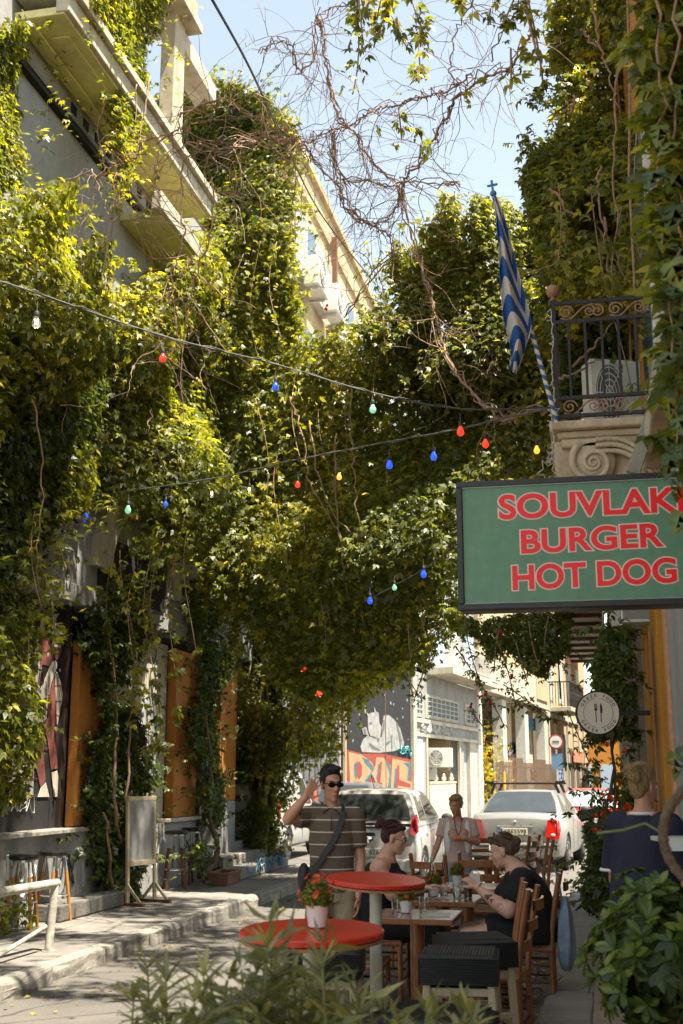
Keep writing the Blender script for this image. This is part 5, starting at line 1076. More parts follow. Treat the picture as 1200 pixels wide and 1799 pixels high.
wood_table(t3.x, t3.y, TZ, .60, .62, 'third wooden table from the front with a napkin holder and a flower pot')
t4 = az(857, 1500, .75); wood_table(t4.x, t4.y, .75, .66, .66, 'round dark wooden table just in front of the silver saloon', True)
t5 = az(868, 1545, .76)
flower_pot(Vector((t1.x-.085, t1.y+.05, TZ)), .78, 'flower pot on the nearest wooden table', 9, 14); flower_pot(Vector((t2.x-.07, t2.y+.08, TZ)), .80, 'flower pot on the table in front of the woman with the hair bun', 12, 14); flower_pot(Vector((t3.x-.09, t3.y+.0, TZ)), .80, 'flower pot farthest back, on the third wooden table', 15, 14)
def tumbler(p, label, fill=None, h=.10, r=.036):
    t = E('glass_tumbler', label, 'glass', p, 0, 'glasses on the wooden tables'); MB().lathe([(r*.82,0),(r,h),(r-.003,h),(r*.78,.006),(0,.006)], 20).o('glass', M_glass, t, smooth='auto')
    if fill: MB().lathe([(r*.76,.008),(r*.9,h*.8),(0,h*.8)], 18).o('drink', fill, t, smooth='auto')
    return t
M_water = glassmat('water', (.85,.9,.9))
tumbler(Vector((t2.x+.21, t2.y-.02, TZ)), 'tall glass of iced coffee in front of the woman in the black shirt', M_coffee, .12, .038); tumbler(Vector((t2.x+.13, t2.y-.08, TZ)), 'water glass just left of the iced coffee', M_water, .11); tumbler(Vector((t2.x+.0, t2.y+.15, TZ)), 'water glass near the middle of the table with the two women', M_water, .10); tumbler(Vector((t2.x-.17, t2.y+.02, TZ)), 'amber drink glass in front of the woman with the hair bun', mat('tea', (.35,.2,.06), .3, .2, 5, 0), .10); tumbler(Vector((t1.x+.03, t1.y+.13, TZ)), 'empty glass beside the flower pot on the nearest wooden table', None, .10)
tumbler(Vector((t4.x+.05, t4.y, .75)), 'glass on the round dark table before the saloon', M_water, .13); tumbler(Vector((t1.x-.16, t1.y+.10, TZ)), 'empty glass at the left edge of the nearest wooden table', None, .09)
bt = E('water_bottle', 'clear glass water bottle on the table behind the left woman\'s hands', 'bottle', (t2.x-.10, t2.y+.22, TZ)); MB().lathe([(.038,0),(.04,.13),(.032,.18),(.016,.22),(.015,.27),(.0,.27)], 18).o('glass', M_glass, bt, smooth='auto'); MB().lathe([(.017,.262),(.017,.29),(0,.29)], 12).o('cap', M_steel, bt)
nh = E('napkin_holder', 'clear curved napkin holder on the third wooden table', 'napkin holder', (t3.x+.06, t3.y+.03, TZ)); MB().tube([(math.cos(a)*.06, 0, .045+math.sin(a)*.075) for a in np.linspace(-.6, PI+.6, 14)], .004, 6).o('wire_frame', M_chrome, nh); MB().box(-.045,.045,-.02,.02,.003,.10).o('napkins', M_whitecl, nh)
mn = E('paper_menu', 'paper place mat lying on the nearest wooden table', 'menu', (t1.x+.13, t1.y-.02, TZ+.001), .1); MB().box(-.1,.1,-.14,.14,0,.002).o('sheet', mat('paper', (.5,.47,.38), .6), mn); mn2 = dup(mn, (t2.x+.08, t2.y+.02, TZ+.001), -.2, 'paper place mat under the glasses on the women\'s table')

def chair(loc, rz, label, group='wooden rush-seat chairs'):
    """ladder-back taverna chair, front faces local -Y"""
    t = E('wooden_chair', label, 'chair', loc, rz, group); sh = .45
    for s in (-1, 1):
        MB().tube([(s*.19,-.19,0),(s*.19,-.19,sh+.01)], .019, 10).o('leg', M_wood, t, smooth='auto'); b = MB(); b.tube(spline([(s*.17,.19,0),(s*.17,.185,.45),(s*.175,.22,.75),(s*.18,.265,.98)], 4), .019, 10); b.o('back_post', M_wood, t, smooth='auto')
    b = MB()
    for k in range(3):
        z = .62+k*.13; y = .205+.045*k; q = [(x, y+.02*(1-(x/.17)**2), z) for x in (-.17,-.085,0,.085,.17)]; sl = MB()
        for i in range(4): sl.add([Vector(q[i])+Vector((0,-.008,-.033)), Vector(q[i+1])+Vector((0,-.008,-.033)), Vector(q[i+1])+Vector((0,-.008,.033)), Vector(q[i])+Vector((0,-.008,.033)), Vector(q[i])+Vector((0,.008,-.033)), Vector(q[i+1])+Vector((0,.008,-.033)), Vector(q[i+1])+Vector((0,.008,.033)), Vector(q[i])+Vector((0,.008,.033))], [(0,1,2,3),(7,6,5,4),(3,2,6,7),(0,4,5,1)])
        sl.o('back_slat', M_wood, t)
    for z in (.16, .28):
        MB().tube([(-.19,-.19,z),(.19,-.19,z)], .010, 8).o('stretcher', M_dwood, t); MB().tube([(-.17,.19,z),(.17,.19,z)], .010, 8).o('stretcher', M_dwood, t)
        for s in (-1,1): MB().tube([(s*.19,-.19,z+.04),(s*.17,.19,z+.04)], .010, 8).o('stretcher', M_dwood, t)
    MB().box(-.21,.21,-.21,.20,sh-.035,sh).o('seat_frame', M_wood, t, bevel=.012); s_ = MB()
    for k in range(12): w_ = .185-k*.015; s_.tube([(-w_,-w_,sh+.004),(w_,-w_,sh+.004),(w_,w_,sh+.004),(-w_,w_,sh+.004),(-w_,-w_,sh+.004)], .0085, 5, caps=False)
    s_.o('rush_seat', M_cane, t); return t
ch = [((t2.x-.49, t2.y-.02, 0), PI/2, 'wooden chair under the woman with the hair bun'), ((t2.x+.66, t2.y-.08, 0), -PI/2, 'wooden chair under the woman in the black shirt, blue bag on its back'), ((t1.x-.42, t1.y-.02, 0), PI/2+.05, 'empty wooden chair at the left side of the nearest wooden table'),
  ((t1.x+.55, t1.y-.28, 0), -PI/2-.12, 'empty wooden chair nearest the camera on the right of the first wooden table'), ((t1.x+.46, t1.y+.20, 0), -PI/2+.1, 'empty wooden chair with a short back between the near chair and the seated woman'), ((t3.x-.52, t3.y+.35, 0), PI/2+.3, 'wooden chair with its ladder back left of the third table'), ((t3.x-.35, t3.y+.9, 0), PI-.35, 'wooden chair in front of the standing woman in white'), ((t3.x-.0, t3.y+1.25, 0), PI, 'wooden chair right of the standing woman in white'),
  ((-.83, 14.6, 0), -PI/2+.2, 'wooden chair beside the terracotta planter, back to the right kerb'), ((-1.05, 15.5, 0), -PI/2-.3, 'wooden chair behind the seated woman\'s head near the purple plant'), ((-1.45, 15.6, 0), .25, 'wooden chair tucked under the round dark table')]
for i, (l, r, s) in enumerate(ch):
    if i == 0: c0 = chair(l, r, s)
    else: dup(c0, l, r, s)
# bag on the chair back
bp_ = Vector((t2.x+.66+.27, t2.y-.17, .93)); bg_ = E('cloth_bag', 'pale blue cloth bag hanging from the chair of the woman in black', 'bag', bp_)
b = MB(); n = 9; 
rings = [(-.12,.035,.028),(-.2,.06,.05),(-.32,.085,.075),(-.45,.10,.09),(-.56,.095,.085),(-.64,.06,.055),(-.66,.02,.02)]; vs = []
for i, (z, rx, ry) in enumerate(rings):
    for j in range(26): a = 2*PI*j/26; f_ = 1+.16*math.sin(a*5+i*.4)+.08*math.sin(a*9-i); vs.append((math.cos(a)*rx*f_*.7+.02, math.sin(a)*ry*f_*1.25, z))
b.add(vs, [(i*26+j, i*26+(j+1)%26, (i+1)*26+(j+1)%26, (i+1)*26+j) for i in range(6) for j in range(26)]+[tuple(range(26)), tuple(range(6*26, 7*26))]); b.o('sack', M_bag, bg_, smooth=True, sub=1)
b = MB(); b.tube(spline([(0,-.06,-.14),(-.03,-.10,.04),(-.04,.0,.07),(-.02,.06,.0),(.0,.04,-.14)], 6), .013, 6, sy=.5); b.o('strap', M_bag, bg_, smooth=True)

def wicker_stool(loc, rz, label, s=1.):
    t = E('woven_stool', label, 'stool', loc, rz, 'black woven stools with cream legs'); h = .77; w_ = .20
    b = MB()
    MB().box(-w_, w_, -w_, w_, h-.055, h-.004).o('cushion', M_wick, t, bevel=.028, seg=3)
    for k in range(11): 
        z = h-.022-k*.0125; q = MB(); w2 = w_+.004; q.tube([(-w2,-w2,z),(w2,-w2,z),(w2,w2,z),(-w2,w2,z),(-w2,-w2,z)], .0068, 6, caps=False); q.o('rope_course', M_wick, t, smooth=True)
    for k in range(22): x = -w_+.018+k*(2*w_-.036)/21; MB().tube([(x,-w_+.02,h-.003),(x,w_-.02,h-.003)], .0055, 5).o('top_cord', M_wick, t)
    for sx in (-1,1):
        for sy in (-1,1): b = MB(); b.bar((sx*.165,sy*.165,h-.1),(sx*.20,sy*.20,0),.04); b.o('leg', M_cwood, t, bevel=.006)
    for sx in (-1,1): MB().bar((sx*.185,-.185,.30),(sx*.185,.185,.30),.028,.03).o('stretcher', M_cwood, t, bevel=.004); MB().bar((-.187,sx*.187,.36),(.187,sx*.187,.36),.028,.03).o('stretcher', M_cwood, t, bevel=.004)
    MB().box(-.175,.175,-.175,.175,h-.21,h-.17).o('seat_frame', M_cwood, t, bevel=.004)
    return t
s1 = az(808, 1668, .77); s2 = az(832, 1644, .77); s3 = az(758, 1775, .77); s4 = az(556, 1672, .74)
ws = wicker_stool((s1.x, s1.y, 0), .06, 'black woven stool with ribbed side in front of the empty wooden chairs'); dup(ws, (s2.x, s2.y+.02, 0), .35, 'black woven stool mostly hidden behind the front one'); dup(ws, (s3.x, s3.y, 0), -.3, 'black woven stool at the bottom edge behind the grey-green bush'); dup(ws, (s4.x, s4.y+.25, -.03), .1, 'black woven stool pushed under the nearest red high table')

def bar_stool(loc, rz, label, h=.72, g='round black-topped bar stools'):
    t = E('bar_stool', label, 'stool', loc, rz, g)
    MB().lathe([(.0,h-.05),(.15,h-.05),(.165,h-.035),(.165,h-.012),(.15,h),(0,h+.004)], 28).o('seat', M_leather, t, smooth='auto'); MB().lathe([(.11,h-.075),(.11,h-.05),(.0,h-.05)], 20).o('seat_plate', M_steel, t)
    for k in range(4):
        a = PI/4+k*PI/2; d = Vector((math.cos(a), math.sin(a), 0)); b = MB(); b.tube([d*.095+Vector((0,0,h-.06)), d*.125+Vector((0,0,h*.70))], .015, 8); b.o('metal_leg_top', M_steel, t, smooth='auto'); b = MB(); b.tube([d*.124+Vector((0,0,h*.70)), d*.195], [.021,.017], 10); b.o('leg', mat('honey_wood', (.42,.17,.035), .4, .4, 12, .05, stretch=(3,3,.5)) if h < .75 else M_dwood, t, smooth='auto')
    for z, r in ((.27,.15),): MB().tube([(math.cos(a)*r, math.sin(a)*r, z) for a in np.linspace(0, 2*PI, 28)], .008, 6).o('foot_ring', M_steel, t, smooth='auto')
    return t
for i, (px, py, z0, l) in enumerate([(36, 1632, .15, 'bar stool nearest the white railing at far left'), (92, 1618, .15, 'bar stool right of the nearest one, by the grey ledge')]):
    p = az(px, py, z0); o = bar_stool((p.x, p.y, .15), .3*i+.2, l, .74) if i == 0 else dup(o, (p.x, p.y, .15), 1.1, l)
for i, (px, py, l) in enumerate([(307, 1563, 'left dark bar stool next to the notice board'), (335, 1553, 'right dark bar stool of the pair by the orange pilaster')]):
    p = az(px, py, .15); o2 = bar_stool((p.x, p.y, .15), .5, l, .80) if i == 0 else dup(o2, (p.x, p.y, .15), 1.0, l)

# notice board stand on the left pavement
nb = E('notice_board', 'cream wooden notice board stand with a grey panel on the left pavement', 'notice board', (-5.60, 14.55, .15), math.radians(73)); nb.scale = (.86, 1, 1)
for s in (-1, 1):
    MB().bar((s*.31, 0, .02), (s*.31, .06, 1.30), .05, .035, (0,1,0)).o('post', M_cwood, nb, bevel=.004)
    MB().box(s*.31-.03, s*.31+.03, -.25, .25, 0, .035).o('foot', M_dwood, nb, bevel=.005)
    for q in (-1, 1): MB().bar((s*.31, q*.20, .03), (s*.31, .01, .24), .035, .03, (1,0,0)).o('brace', M_cwood, nb, bevel=.003)
MB().box(-.284,.284,.0,.06,.46,.52).o('lower_rail', M_cwood, nb, bevel=.004); b = MB(); b.bar((-.33,.058,1.27),(.33,.058,1.27),.05,.05); b.o('top_rail', M_cwood, nb, bevel=.004); MB().box(-.283,.283,.035,.05,.521,1.245).o('panel', M_grey, nb)
# chipped white railing
p0 = az(85, 1672, .15); zt = .98; wr_ = E('metal_railing', 'chipped white pipe railing with one slanting post at far left', 'railing', (p0.x, p0.y, .15))
M_chip = streaks('chipped_paint', (.46,.43,.36), (.12,.10,.08), 1.0, (6,6,6), 40, .6, .3)
top = ay(97, 1552, p0.y+.05)-Vector((p0.x, p0.y, .15)); far = ax(-60, 1577, p0.x-.12); 
MB().tube([(0,0,0), top], .038, 14).o('post', M_chip, wr_, smooth='auto'); fr_ = far-Vector((p0.x, p0.y, .15)); MB().tube([top+Vector((.012,.03,0)), top, fr_], .04, 14).o('top_rail', M_chip, wr_, smooth='auto'); MB().lathe([(.06,0),(.06,.01),(0,.012)], 14).o('foot_plate', M_chip, wr_)
MB().tube([(-.015,-.05,.22), fr_-Vector((0,0,.62))], .02, 10).o('lower_rail', M_chip, wr_, smooth='auto')

# music-stand menu holder, chair with box, sign, tray
ms = az(1043, 1600, .12); mo = E('menu_stand', 'black metal menu stand with tripod legs on the right kerb by the climbing bush', 'menu stand', (ms.x, ms.y, .12))
MB().tube([(0,0,.12),(0,0,1.12)], .016, 10).o('pole', M_black, mo, smooth='auto'); b = MB()
for k, (dx, dy) in enumerate(((-.22,-.12),(.2,-.15),(.02,.25))): MB().tube([(0,0,.2),(dx,dy,0)], .012, 8).o('leg', M_black, mo)
b.bar((-.13,-.02,1.08),(.17,.05,1.17),.03,.20,(0,1,.5)); b.o('menu_rest', M_black, mo, bevel=.004)
bc = az(1085, 1612, .12); bo_ = wicker_stool((bc.x+.02, bc.y+.2, .12), .2, 'black and cream stool behind the green bush at the feet of the woman in navy'); bo_.scale = (.75,.75,.9)
bx = E('cardboard_box', 'cardboard box with a blue P parking notice on its side', 'box', (bc.x+.03, bc.y+.2, .12+.70)); MB().box(-.12,.16,-.09,.09,0,.27).o('carton', mat('cardboard', (.42,.25,.12), .8, .2, 10), bx, bevel=.004); nn_ = MB().box(-.10,.10,-.095,-.0905,.03,.235).o('notice', M_white, bx); MB().box(-.09,-.02,-.0975,-.0952,.13,.225).o('blue_square', mat('p_blue', (.05,.18,.5), .5), nn_); textfit('P', M_white, (-.073,-.0978,.145), (1,0,0), (0,0,1), .04, .06, nn_, 'lettering', .01, .001); textfit('PARK', mat('p_ink', (.1,.15,.3), .5), (-.09,-.0956,.095), (1,0,0), (0,0,1), .12, .022, nn_, 'lettering', .005, .001); textfit('KOTTI 25', mat('p_ink', (0,0,0)), (-.09,-.0956,.06), (1,0,0), (0,0,1), .15, .02, nn_, 'lettering', .005, .001) if False else None
# planters
def trough(loc, w_, d_, h, m, label, name='planter', rz=0):
    t = E(name, label, 'planter', loc, rz); b = MB(); b.add([(-w_/2*.85,-d_/2*.85,0),(w_/2*.85,-d_/2*.85,0),(w_/2*.85,d_/2*.85,0),(-w_/2*.85,d_/2*.85,0),(-w_/2,-d_/2,h),(w_/2,-d_/2,h),(w_/2,d_/2,h),(-w_/2,d_/2,h)], [(0,3,2,1),(0,1,5,4),(1,2,6,5),(2,3,7,6),(3,0,4,7)]); b.add([(-w_/2+.02,-d_/2+.02,h-.03),(w_/2-.02,-d_/2+.02,h-.03),(w_/2-.02,d_/2-.02,h-.03),(-w_/2+.02,d_/2-.02,h-.03)], [(0,1,2,3)]); b.o('trough', m, t)
    for (a, c, e_, f_) in ((-w_/2-.012,w_/2+.012,-d_/2-.012,-d_/2+.02),(-w_/2-.012,w_/2+.012,d_/2-.02,d_/2+.012)): MB().box(a,c,e_,f_,h-.002,h+.03).o('rim', m, t, bevel=.005)
    for s in (-1,1): MB().box(s*w_/2-.014,s*w_/2+.014,-d_/2+.021,d_/2-.021,h-.002,h+.03).o('rim', m, t, bevel=.005)
    MB().box(-w_/2+.03,w_/2-.03,-d_/2+.03,d_/2-.03,h-.06,h-.02).o('soil', M_bark, t); return t
pl = az(885, 1555, 0); trough((-.98, 16.2, 0), .62, .28, .34, M_terra, 'terracotta trough planter behind the chairs with striped purple leaves')
trough((-5.42, 17.4, .15), .3, .62, .16, mat('brick_red', (.22,.10,.07), .85), 'small brick-red planter at the foot of the steps with a woody vine')
trough((.34, 4.75, .12), .5, .36, .30, M_terra, 'terracotta planter under the big green bush at lower right'); op = trough((-.95, 3.25, 0), 1.5, .34, .48, mat('concrete_planter', (.36,.34,.30), .85, .3, 10), 'long grey planter holding the bushes at the bottom of the view'); 
# leaf litter
rn = np.random.default_rng(5); n = 900; P = np.c_[rn.uniform(-4.4, -.1, n), rn.uniform(6, 19, n), np.full(n, .018)]; k = rn.uniform(size=n) < np.where((P[:,0] > -1.1) | (P[:,0] < -3.9), 1, .25); P = P[k]
P2 = np.c_[rn.normal(-.64, .16, 900), rn.uniform(6.0, 14, 900), np.full(900, .022)]; P = np.concatenate([P, P2]); N = np.array([0,0,1.])+rn.normal(size=P.shape)*.25
T(leaves('fallen_leaves', P, N, rn.uniform(.03,.075,len(P)), L_litter, None, 'one', wid=.6, down=0, v=rn.beta(1.2,1.6,len(P))), 'scattered dry leaves along the gutters of the road', 'fallen leaves')
b = MB(); [b.ball((rn.uniform(-.85,-.5), rn.uniform(7,11), .02), .012, 5) for i in range(12)]; T(b.o('fallen_petals', M_mag), 'few red petals lying in the right gutter', 'petals', kind='stuff')

# ================================================================== PEOPLE
def V(*a): return Vector(a)
def head_prims(c, yaw, pitch=0, s=1., ):
    M = (Matrix.Rotation(yaw, 3, 'Z') @ Matrix.Rotation(pitch, 3, 'X')); f = lambda x, y, z: c+M @ (V(x, y, z)*s); e = M.to_euler()
    E_ = lambda p, r: ('e', f(*p), tuple(q*s for q in r), e)
    return [E_((0,.012,.045),(.074,.092,.082)), E_((0,-.028,-.015),(.060,.064,.085)), E_((0,-.030,-.065),(.050,.052,.045)), E_((0,-.062,-.092),(.026,.024,.022)), ('c', f(0,-.086,.012), f(0,-.112,-.024), .008*s, .0135*s), E_((.012,-.098,-.028),(.009,.010,.007)), E_((-.012,-.098,-.028),(.009,.010,.007)),
      E_((.075,.008,-.008),(.010,.018,.031)), E_((-.075,.008,-.008),(.010,.018,.031)), E_((0,-.080,.030),(.050,.016,.011)), E_((0,-.088,-.056),(.022,.012,.006)), E_((0,-.086,-.068),(.019,.012,.006)), E_((.035,-.062,-.02),(.022,.018,.018)), E_((-.035,-.062,-.02),(.022,.018,.018))], f, M
def face_bits(parent, f, M, eyes=True, brow=M_hair, s=1.):
    if eyes:
        for q in (-1, 1):
            o = MB().ball(f(q*.030,-.084,.008), (.0125*s,.008*s,.0075*s), 10).o('eye', M_whitecl, parent, smooth=True); MB().ball(f(q*.030,-.0905,.008), (.0055*s,.003*s,.0055*s), 8).o('pupil', M_lens, o, smooth=True)
    for q in (-1, 1): MB().tube([f(q*.014,-.093,.026), f(q*.032,-.092,.033), f(q*.050,-.080,.028)], .0035*s, 5).o('eyebrow', brow, parent)
    b = MB(); b.tube([f(-.022,-.094,-.062), f(0,-.101,-.061), f(.022,-.094,-.062)], .0022*s, 5); b.o('mouth', mat('lips', (.28,.08,.07), .5), parent)
def hand_prims(w_, dr, nrm_, side, curl=.35, spread=.10, s=1.):
    """w_ wrist, dr towards the fingers, nrm_ out of the back of the hand, side +1/-1 which side the thumb is on"""
    d = Vector(dr).normalized(); n = Vector(nrm_); n = (n-d*n.dot(d)).normalized(); x = d.cross(n)*side; P = []
    for k, o_ in enumerate((-.028,-.010,.008,.026)): P.append(('c', w_+d*.01+x*o_*.5, w_+d*.085*s+x*o_*s, .015*s, .0125*s))
    for k, (o_, L) in enumerate(((-.030,.058),(-.010,.072),(.010,.078),(.030,.070))):
        fd = (d+x*(o_/.03)*spread).normalized(); p = w_+d*.082*s+x*o_*s; c1 = curl*.6; a = p+(fd*math.cos(c1)-n*math.sin(c1))*L*.45*s; c2 = curl*1.5; b_ = a+(fd*math.cos(c2)-n*math.sin(c2))*L*.32*s; c3 = curl*2.3; e_ = b_+(fd*math.cos(c3)-n*math.sin(c3))*L*.25*s
        P += [('c', p, a, .0100*s, .0090*s), ('c', a, b_, .0090*s, .0082*s), ('c', b_, e_, .0082*s, .0072*s)]
    p = w_+d*.022*s+x*.026*s; a = p+(d*.55+x*.75-n*.3).normalized()*.042*s; b_ = a+(d*.85+x*.40-n*.35).normalized()*.034*s; P += [('c', p, a, .0145*s, .0115*s), ('c', a, b_, .0115*s, .0090*s)]; return P
def body(parent, J, skin, fat=1., voxel=.0085, bust=0., hands=None, legs=True):
    f = fat; H = J['head']; hp, fh, MH_ = head_prims(H, J.get('yaw', 0), J.get('pitch', 0), J.get('hs', 1.)); P = list(hp)
    nk = J['neck']; P += [('c', nk, H+MH_ @ V(0,.012,-.05), .058*(.6+.4*f), .052*(.7+.3*f)), ('e', J['chest'], (.165*f,.115*f,.19)), ('e', (J['chest']+J['pelvis'])*.5, (.150*f,.110*f,.16)), ('e', J['pelvis'], (.170*f,.125*f,.13)), ('c', nk-V(0,0,.03), J['chest']+V(0,0,.05), .075*f, .11*f)]
    for s in 'LR':
        sh, el, wr, hi, kn, an = (J[k+s] for k in ('sh','el','wr','hip','kn','an')); P += [('c', nk-V(0,0,.05), sh, .060*f, .062*f), ('c', sh, el, .054*f, .040*f), ('c', el, el+(wr-el)*.35, .040*f, .042*f), ('c', el+(wr-el)*.35, wr, .042*f, .026*(.8+.2*f))]
        if legs: P += [('c', hi, kn, .088*f, .058*f), ('c', kn, kn+(an-kn)*.35, .056*f, .058*f), ('c', kn+(an-kn)*.35, an, .058*f, .036), ('c', an, an+J.get('toe', V(0,-.15,-.05)), .036, .030)]
        if hands and s in hands: P += hand_prims(wr, *hands[s])
    if bust: P += [('e', J['chest']+V(.07*f,-.10*f,.0), (.075*f,.07*f,.075*f)), ('e', J['chest']+V(-.07*f,-.10*f,.0), (.075*f,.07*f,.075*f))]
    return blend('body', P, voxel, skin, parent, 4, .45), fh, MH_
def garment(name, parent, P, m, voxel=.012, smooth=5): return blend(name, P, voxel, m, parent, smooth, .5)
def tufts(name, parent, fh, m, n=70, seed=1, lng=.03, bun=False):
    r = random.Random(seed); b = MB()
    for k in range(n):
        a = r.uniform(0, 2*PI); e_ = r.uniform(.15, 1.5); u = Vector((math.cos(a)*math.cos(e_), math.sin(a)*math.cos(e_), math.sin(e_)))
        if u.y < -.55 and u.z < .62: continue
        def S(q, h): q = q.normalized(); return fh(q.x*(.080+h), .022+q.y*(.094+h), .070+q.z*(.074+h))
        t = (Vector((r.gauss(0,.4), .9, -.5)) if u.y > -.2 else Vector((r.choice((-.9,.9)), -.2, .1)))
        b.tube([S(u, .0), S(u+t*.22, .002+r.uniform(0,.002)), S(u+t*.42, .005), S(u+t*.6, .001)], [.0035,.004,.0035,.0015], 4)
    o = b.o(name, m, parent, smooth=True); o['kind'] = 'stuff'; return o
# ---- the man
stripe = streaks('striped_polo', (.125,.088,.058), (.09,.065,.045), .4, (1,1,1), 60, .9, .25); n_ = stripe.node_tree; BB = n_.nodes['Principled BSDF']; old = BB.inputs['Base Color'].links[0].from_socket
tc = n_.nodes.new('ShaderNodeTexCoord'); sx = n_.nodes.new('ShaderNodeSeparateXYZ'); n_.links.new(tc.outputs['Object'], sx.inputs[0]); a1 = n_.nodes.new('ShaderNodeMath'); a1.operation = 'MULTIPLY_ADD'; a1.inputs[1].default_value = 1/.083; a1.inputs[2].default_value = .30; n_.links.new(sx.outputs[2], a1.inputs[0]); a2 = n_.nodes.new('ShaderNodeMath'); a2.operation = 'FRACT'; n_.links.new(a1.outputs[0], a2.inputs[0]); a3 = n_.nodes.new('ShaderNodeMath'); a3.operation = 'LESS_THAN'; a3.inputs[1].default_value = .10; n_.links.new(a2.outputs[0], a3.inputs[0]); mm = n_.nodes.new('ShaderNodeMixRGB'); mm.inputs[2].default_value = (.50,.44,.37,1); n_.links.new(a3.outputs[0], mm.inputs[0]); n_.links.new(old, mm.inputs[1]); n_.links.new(mm.outputs[0], BB.inputs['Base Color'])
mpz = ay(583, 1500, 8.45); man = E('person', 'man in brown striped polo and sunglasses raising one hand to his ear', 'person', (mpz.x, mpz.y, 0), YAW*.9); man.scale = (.90,.95,1)
J = dict(head=V(-.005,-.02,1.625), yaw=.42, pitch=.05, neck=V(0,.0,1.475), chest=V(0,.0,1.27), pelvis=V(0,0,.98), shL=V(.185,.0,1.415), elL=V(.225,.02,1.12), wrL=V(.205,-.07,.88), shR=V(-.185,.0,1.415), elR=V(-.34,-.17,1.395), wrR=V(-.20,-.19,1.545), hipL=V(.095,0,.93), hipR=V(-.095,0,.93), knL=V(.11,-.03,.5), knR=V(-.14,.02,.5), anL=V(.12,.02,.09), anR=V(-.17,.08,.09))
bd_, fh, MH_ = body(man, J, M_skin, 1.0, .0075, hands={'L': (V(0,-.15,-1), V(1,0,0), 1, .45, .05), 'R': (V(.55,.05,.75), V(-.35,1,.1), -1, .10, .22)})
face_bits(bd_, fh, MH_, eyes=False)
garment('polo_shirt', man, [('l', [(V(0,0,.90),.172,.128),(V(0,0,.95),.175,.130),(V(0,0,1.1),.172,.13),(V(0,0,1.25),.182,.135),(V(0,0,1.38),.17,.125),(V(0,0,1.45),.10,.085),(V(0,0,1.475),.068,.068)]), ('c', V(.10,0,1.41), V(.185,0,1.405), .082, .078), ('c', V(-.10,0,1.41), V(-.185,0,1.405), .082, .078), ('c', V(.185,0,1.41), V(.213,.012,1.20), .078, .068, 0), ('c', V(-.185,0,1.41), V(-.275,-.10,1.40), .078, .068, 0)], stripe, .010)
b = MB()
for s in (-1, 1): b.prism([V(s*.005,-.075,1.475), V(s*.058,-.062,1.50), V(s*.078,-.02,1.515), V(s*.070,-.10,1.435)], V(s*.012,-.012,-.004))
b.o('collar', stripe, man, bevel=.004); b = MB(); b.tube([V(0,-.125,1.44), V(0,-.138,1.32)], .007, 5, sy=.4); b.o('button_placket', mat('placket', (.07,.05,.035), .8), man)
garment('cargo_trousers', man, [('l', [(V(0,0,.84),.168,.125),(V(0,0,.99),.165,.122)]), ('c', V(.095,0,.90), V(.115,-.03,.5), .102, .092), ('c', V(-.095,0,.90), V(-.14,.02,.5), .102, .092), ('c', V(.115,-.03,.5), V(.12,.02,.12), .090, .085), ('c', V(-.14,.02,.5), V(-.17,.08,.12), .090, .085), ('e', V(.20,-.02,.60), (.028,.07,.09)), ('e', V(-.22,.0,.60), (.028,.07,.09))], M_khaki, .012)
for s, a in ((-1, J['anR']), (1, J['anL'])): MB().ball(a+V(0,-.07,-.045), (.05,.14,.045), 14).o('shoe', M_bump, man, smooth=True)
hp_ = lambda x, y, z, r: ('e', fh(x, y, z), r, MH_.to_euler())
garment('hair', man, [hp_(0,.022,.072,(.080,.094,.072)), hp_(0,.045,.03,(.078,.07,.075)), hp_(0,-.045,.108,(.056,.040,.026)), hp_(.03,-.03,.118,(.04,.04,.022)), hp_(.068,-.01,.045,(.014,.025,.035)), hp_(-.068,-.01,.045,(.014,.025,.035))], M_hair, .006, 2)
tufts('hair_strands', man, fh, M_hair, 110, 3); sgl = MB(); 
for q in (-1, 1): sgl.add(*(lambda m_: (m_.v, m_.f))(MB().lathe([(0,.004),(.027,.002),(.029,-.003),(0,-.004)], 18, M=(MH_ @ Matrix.Rotation(PI/2, 3, 'X') @ Matrix.Diagonal((1.12,.62,1))), c=fh(q*.034,-.101,.008)))); sgl.tube([fh(q*.060,-.098,.016), fh(q*.080,-.06,.014), fh(q*.080,.01,.006)], .004, 6)
sgl.bar(fh(-.012,-.104,.014), fh(.012,-.104,.014), .006); sgl.o('sunglasses', M_lens, man)
st_p = spline([V(.075,-.03,1.485), V(.085,-.105,1.42), V(.03,-.150,1.28), V(-.06,-.155,1.15), V(-.155,-.115,1.03), V(-.20,-.03,.985)], 8); b = MB(); [b.bar(st_p[i], st_p[i+1]+(st_p[i+1]-st_p[i])*.05, .045, .008, (0,-1,.2)) for i in range(len(st_p)-1)]; bgm = T(b.o('shoulder_bag', M_bump, None), 'black cross-body bag and strap worn by the man in the striped polo', 'bag'); bgm.location = man.location; bgm.rotation_euler = man.rotation_euler; bgm.scale = man.scale
b = MB(); b.ball((-.215,-.05,1.0), (.05,.075,.10), 14); b.o('pouch', M_bump, bgm, smooth=True); b = MB(); sb2 = spline([V(.075,-.03,1.485), V(.09,.07,1.44), V(.0,.145,1.3), V(-.12,.13,1.1), V(-.20,-.0,1.0)], 8); [b.bar(sb2[i], sb2[i+1], .045, .008, (0,1,.2)) for i in range(len(sb2)-1)]; b.o('strap_back', M_bump, bgm)
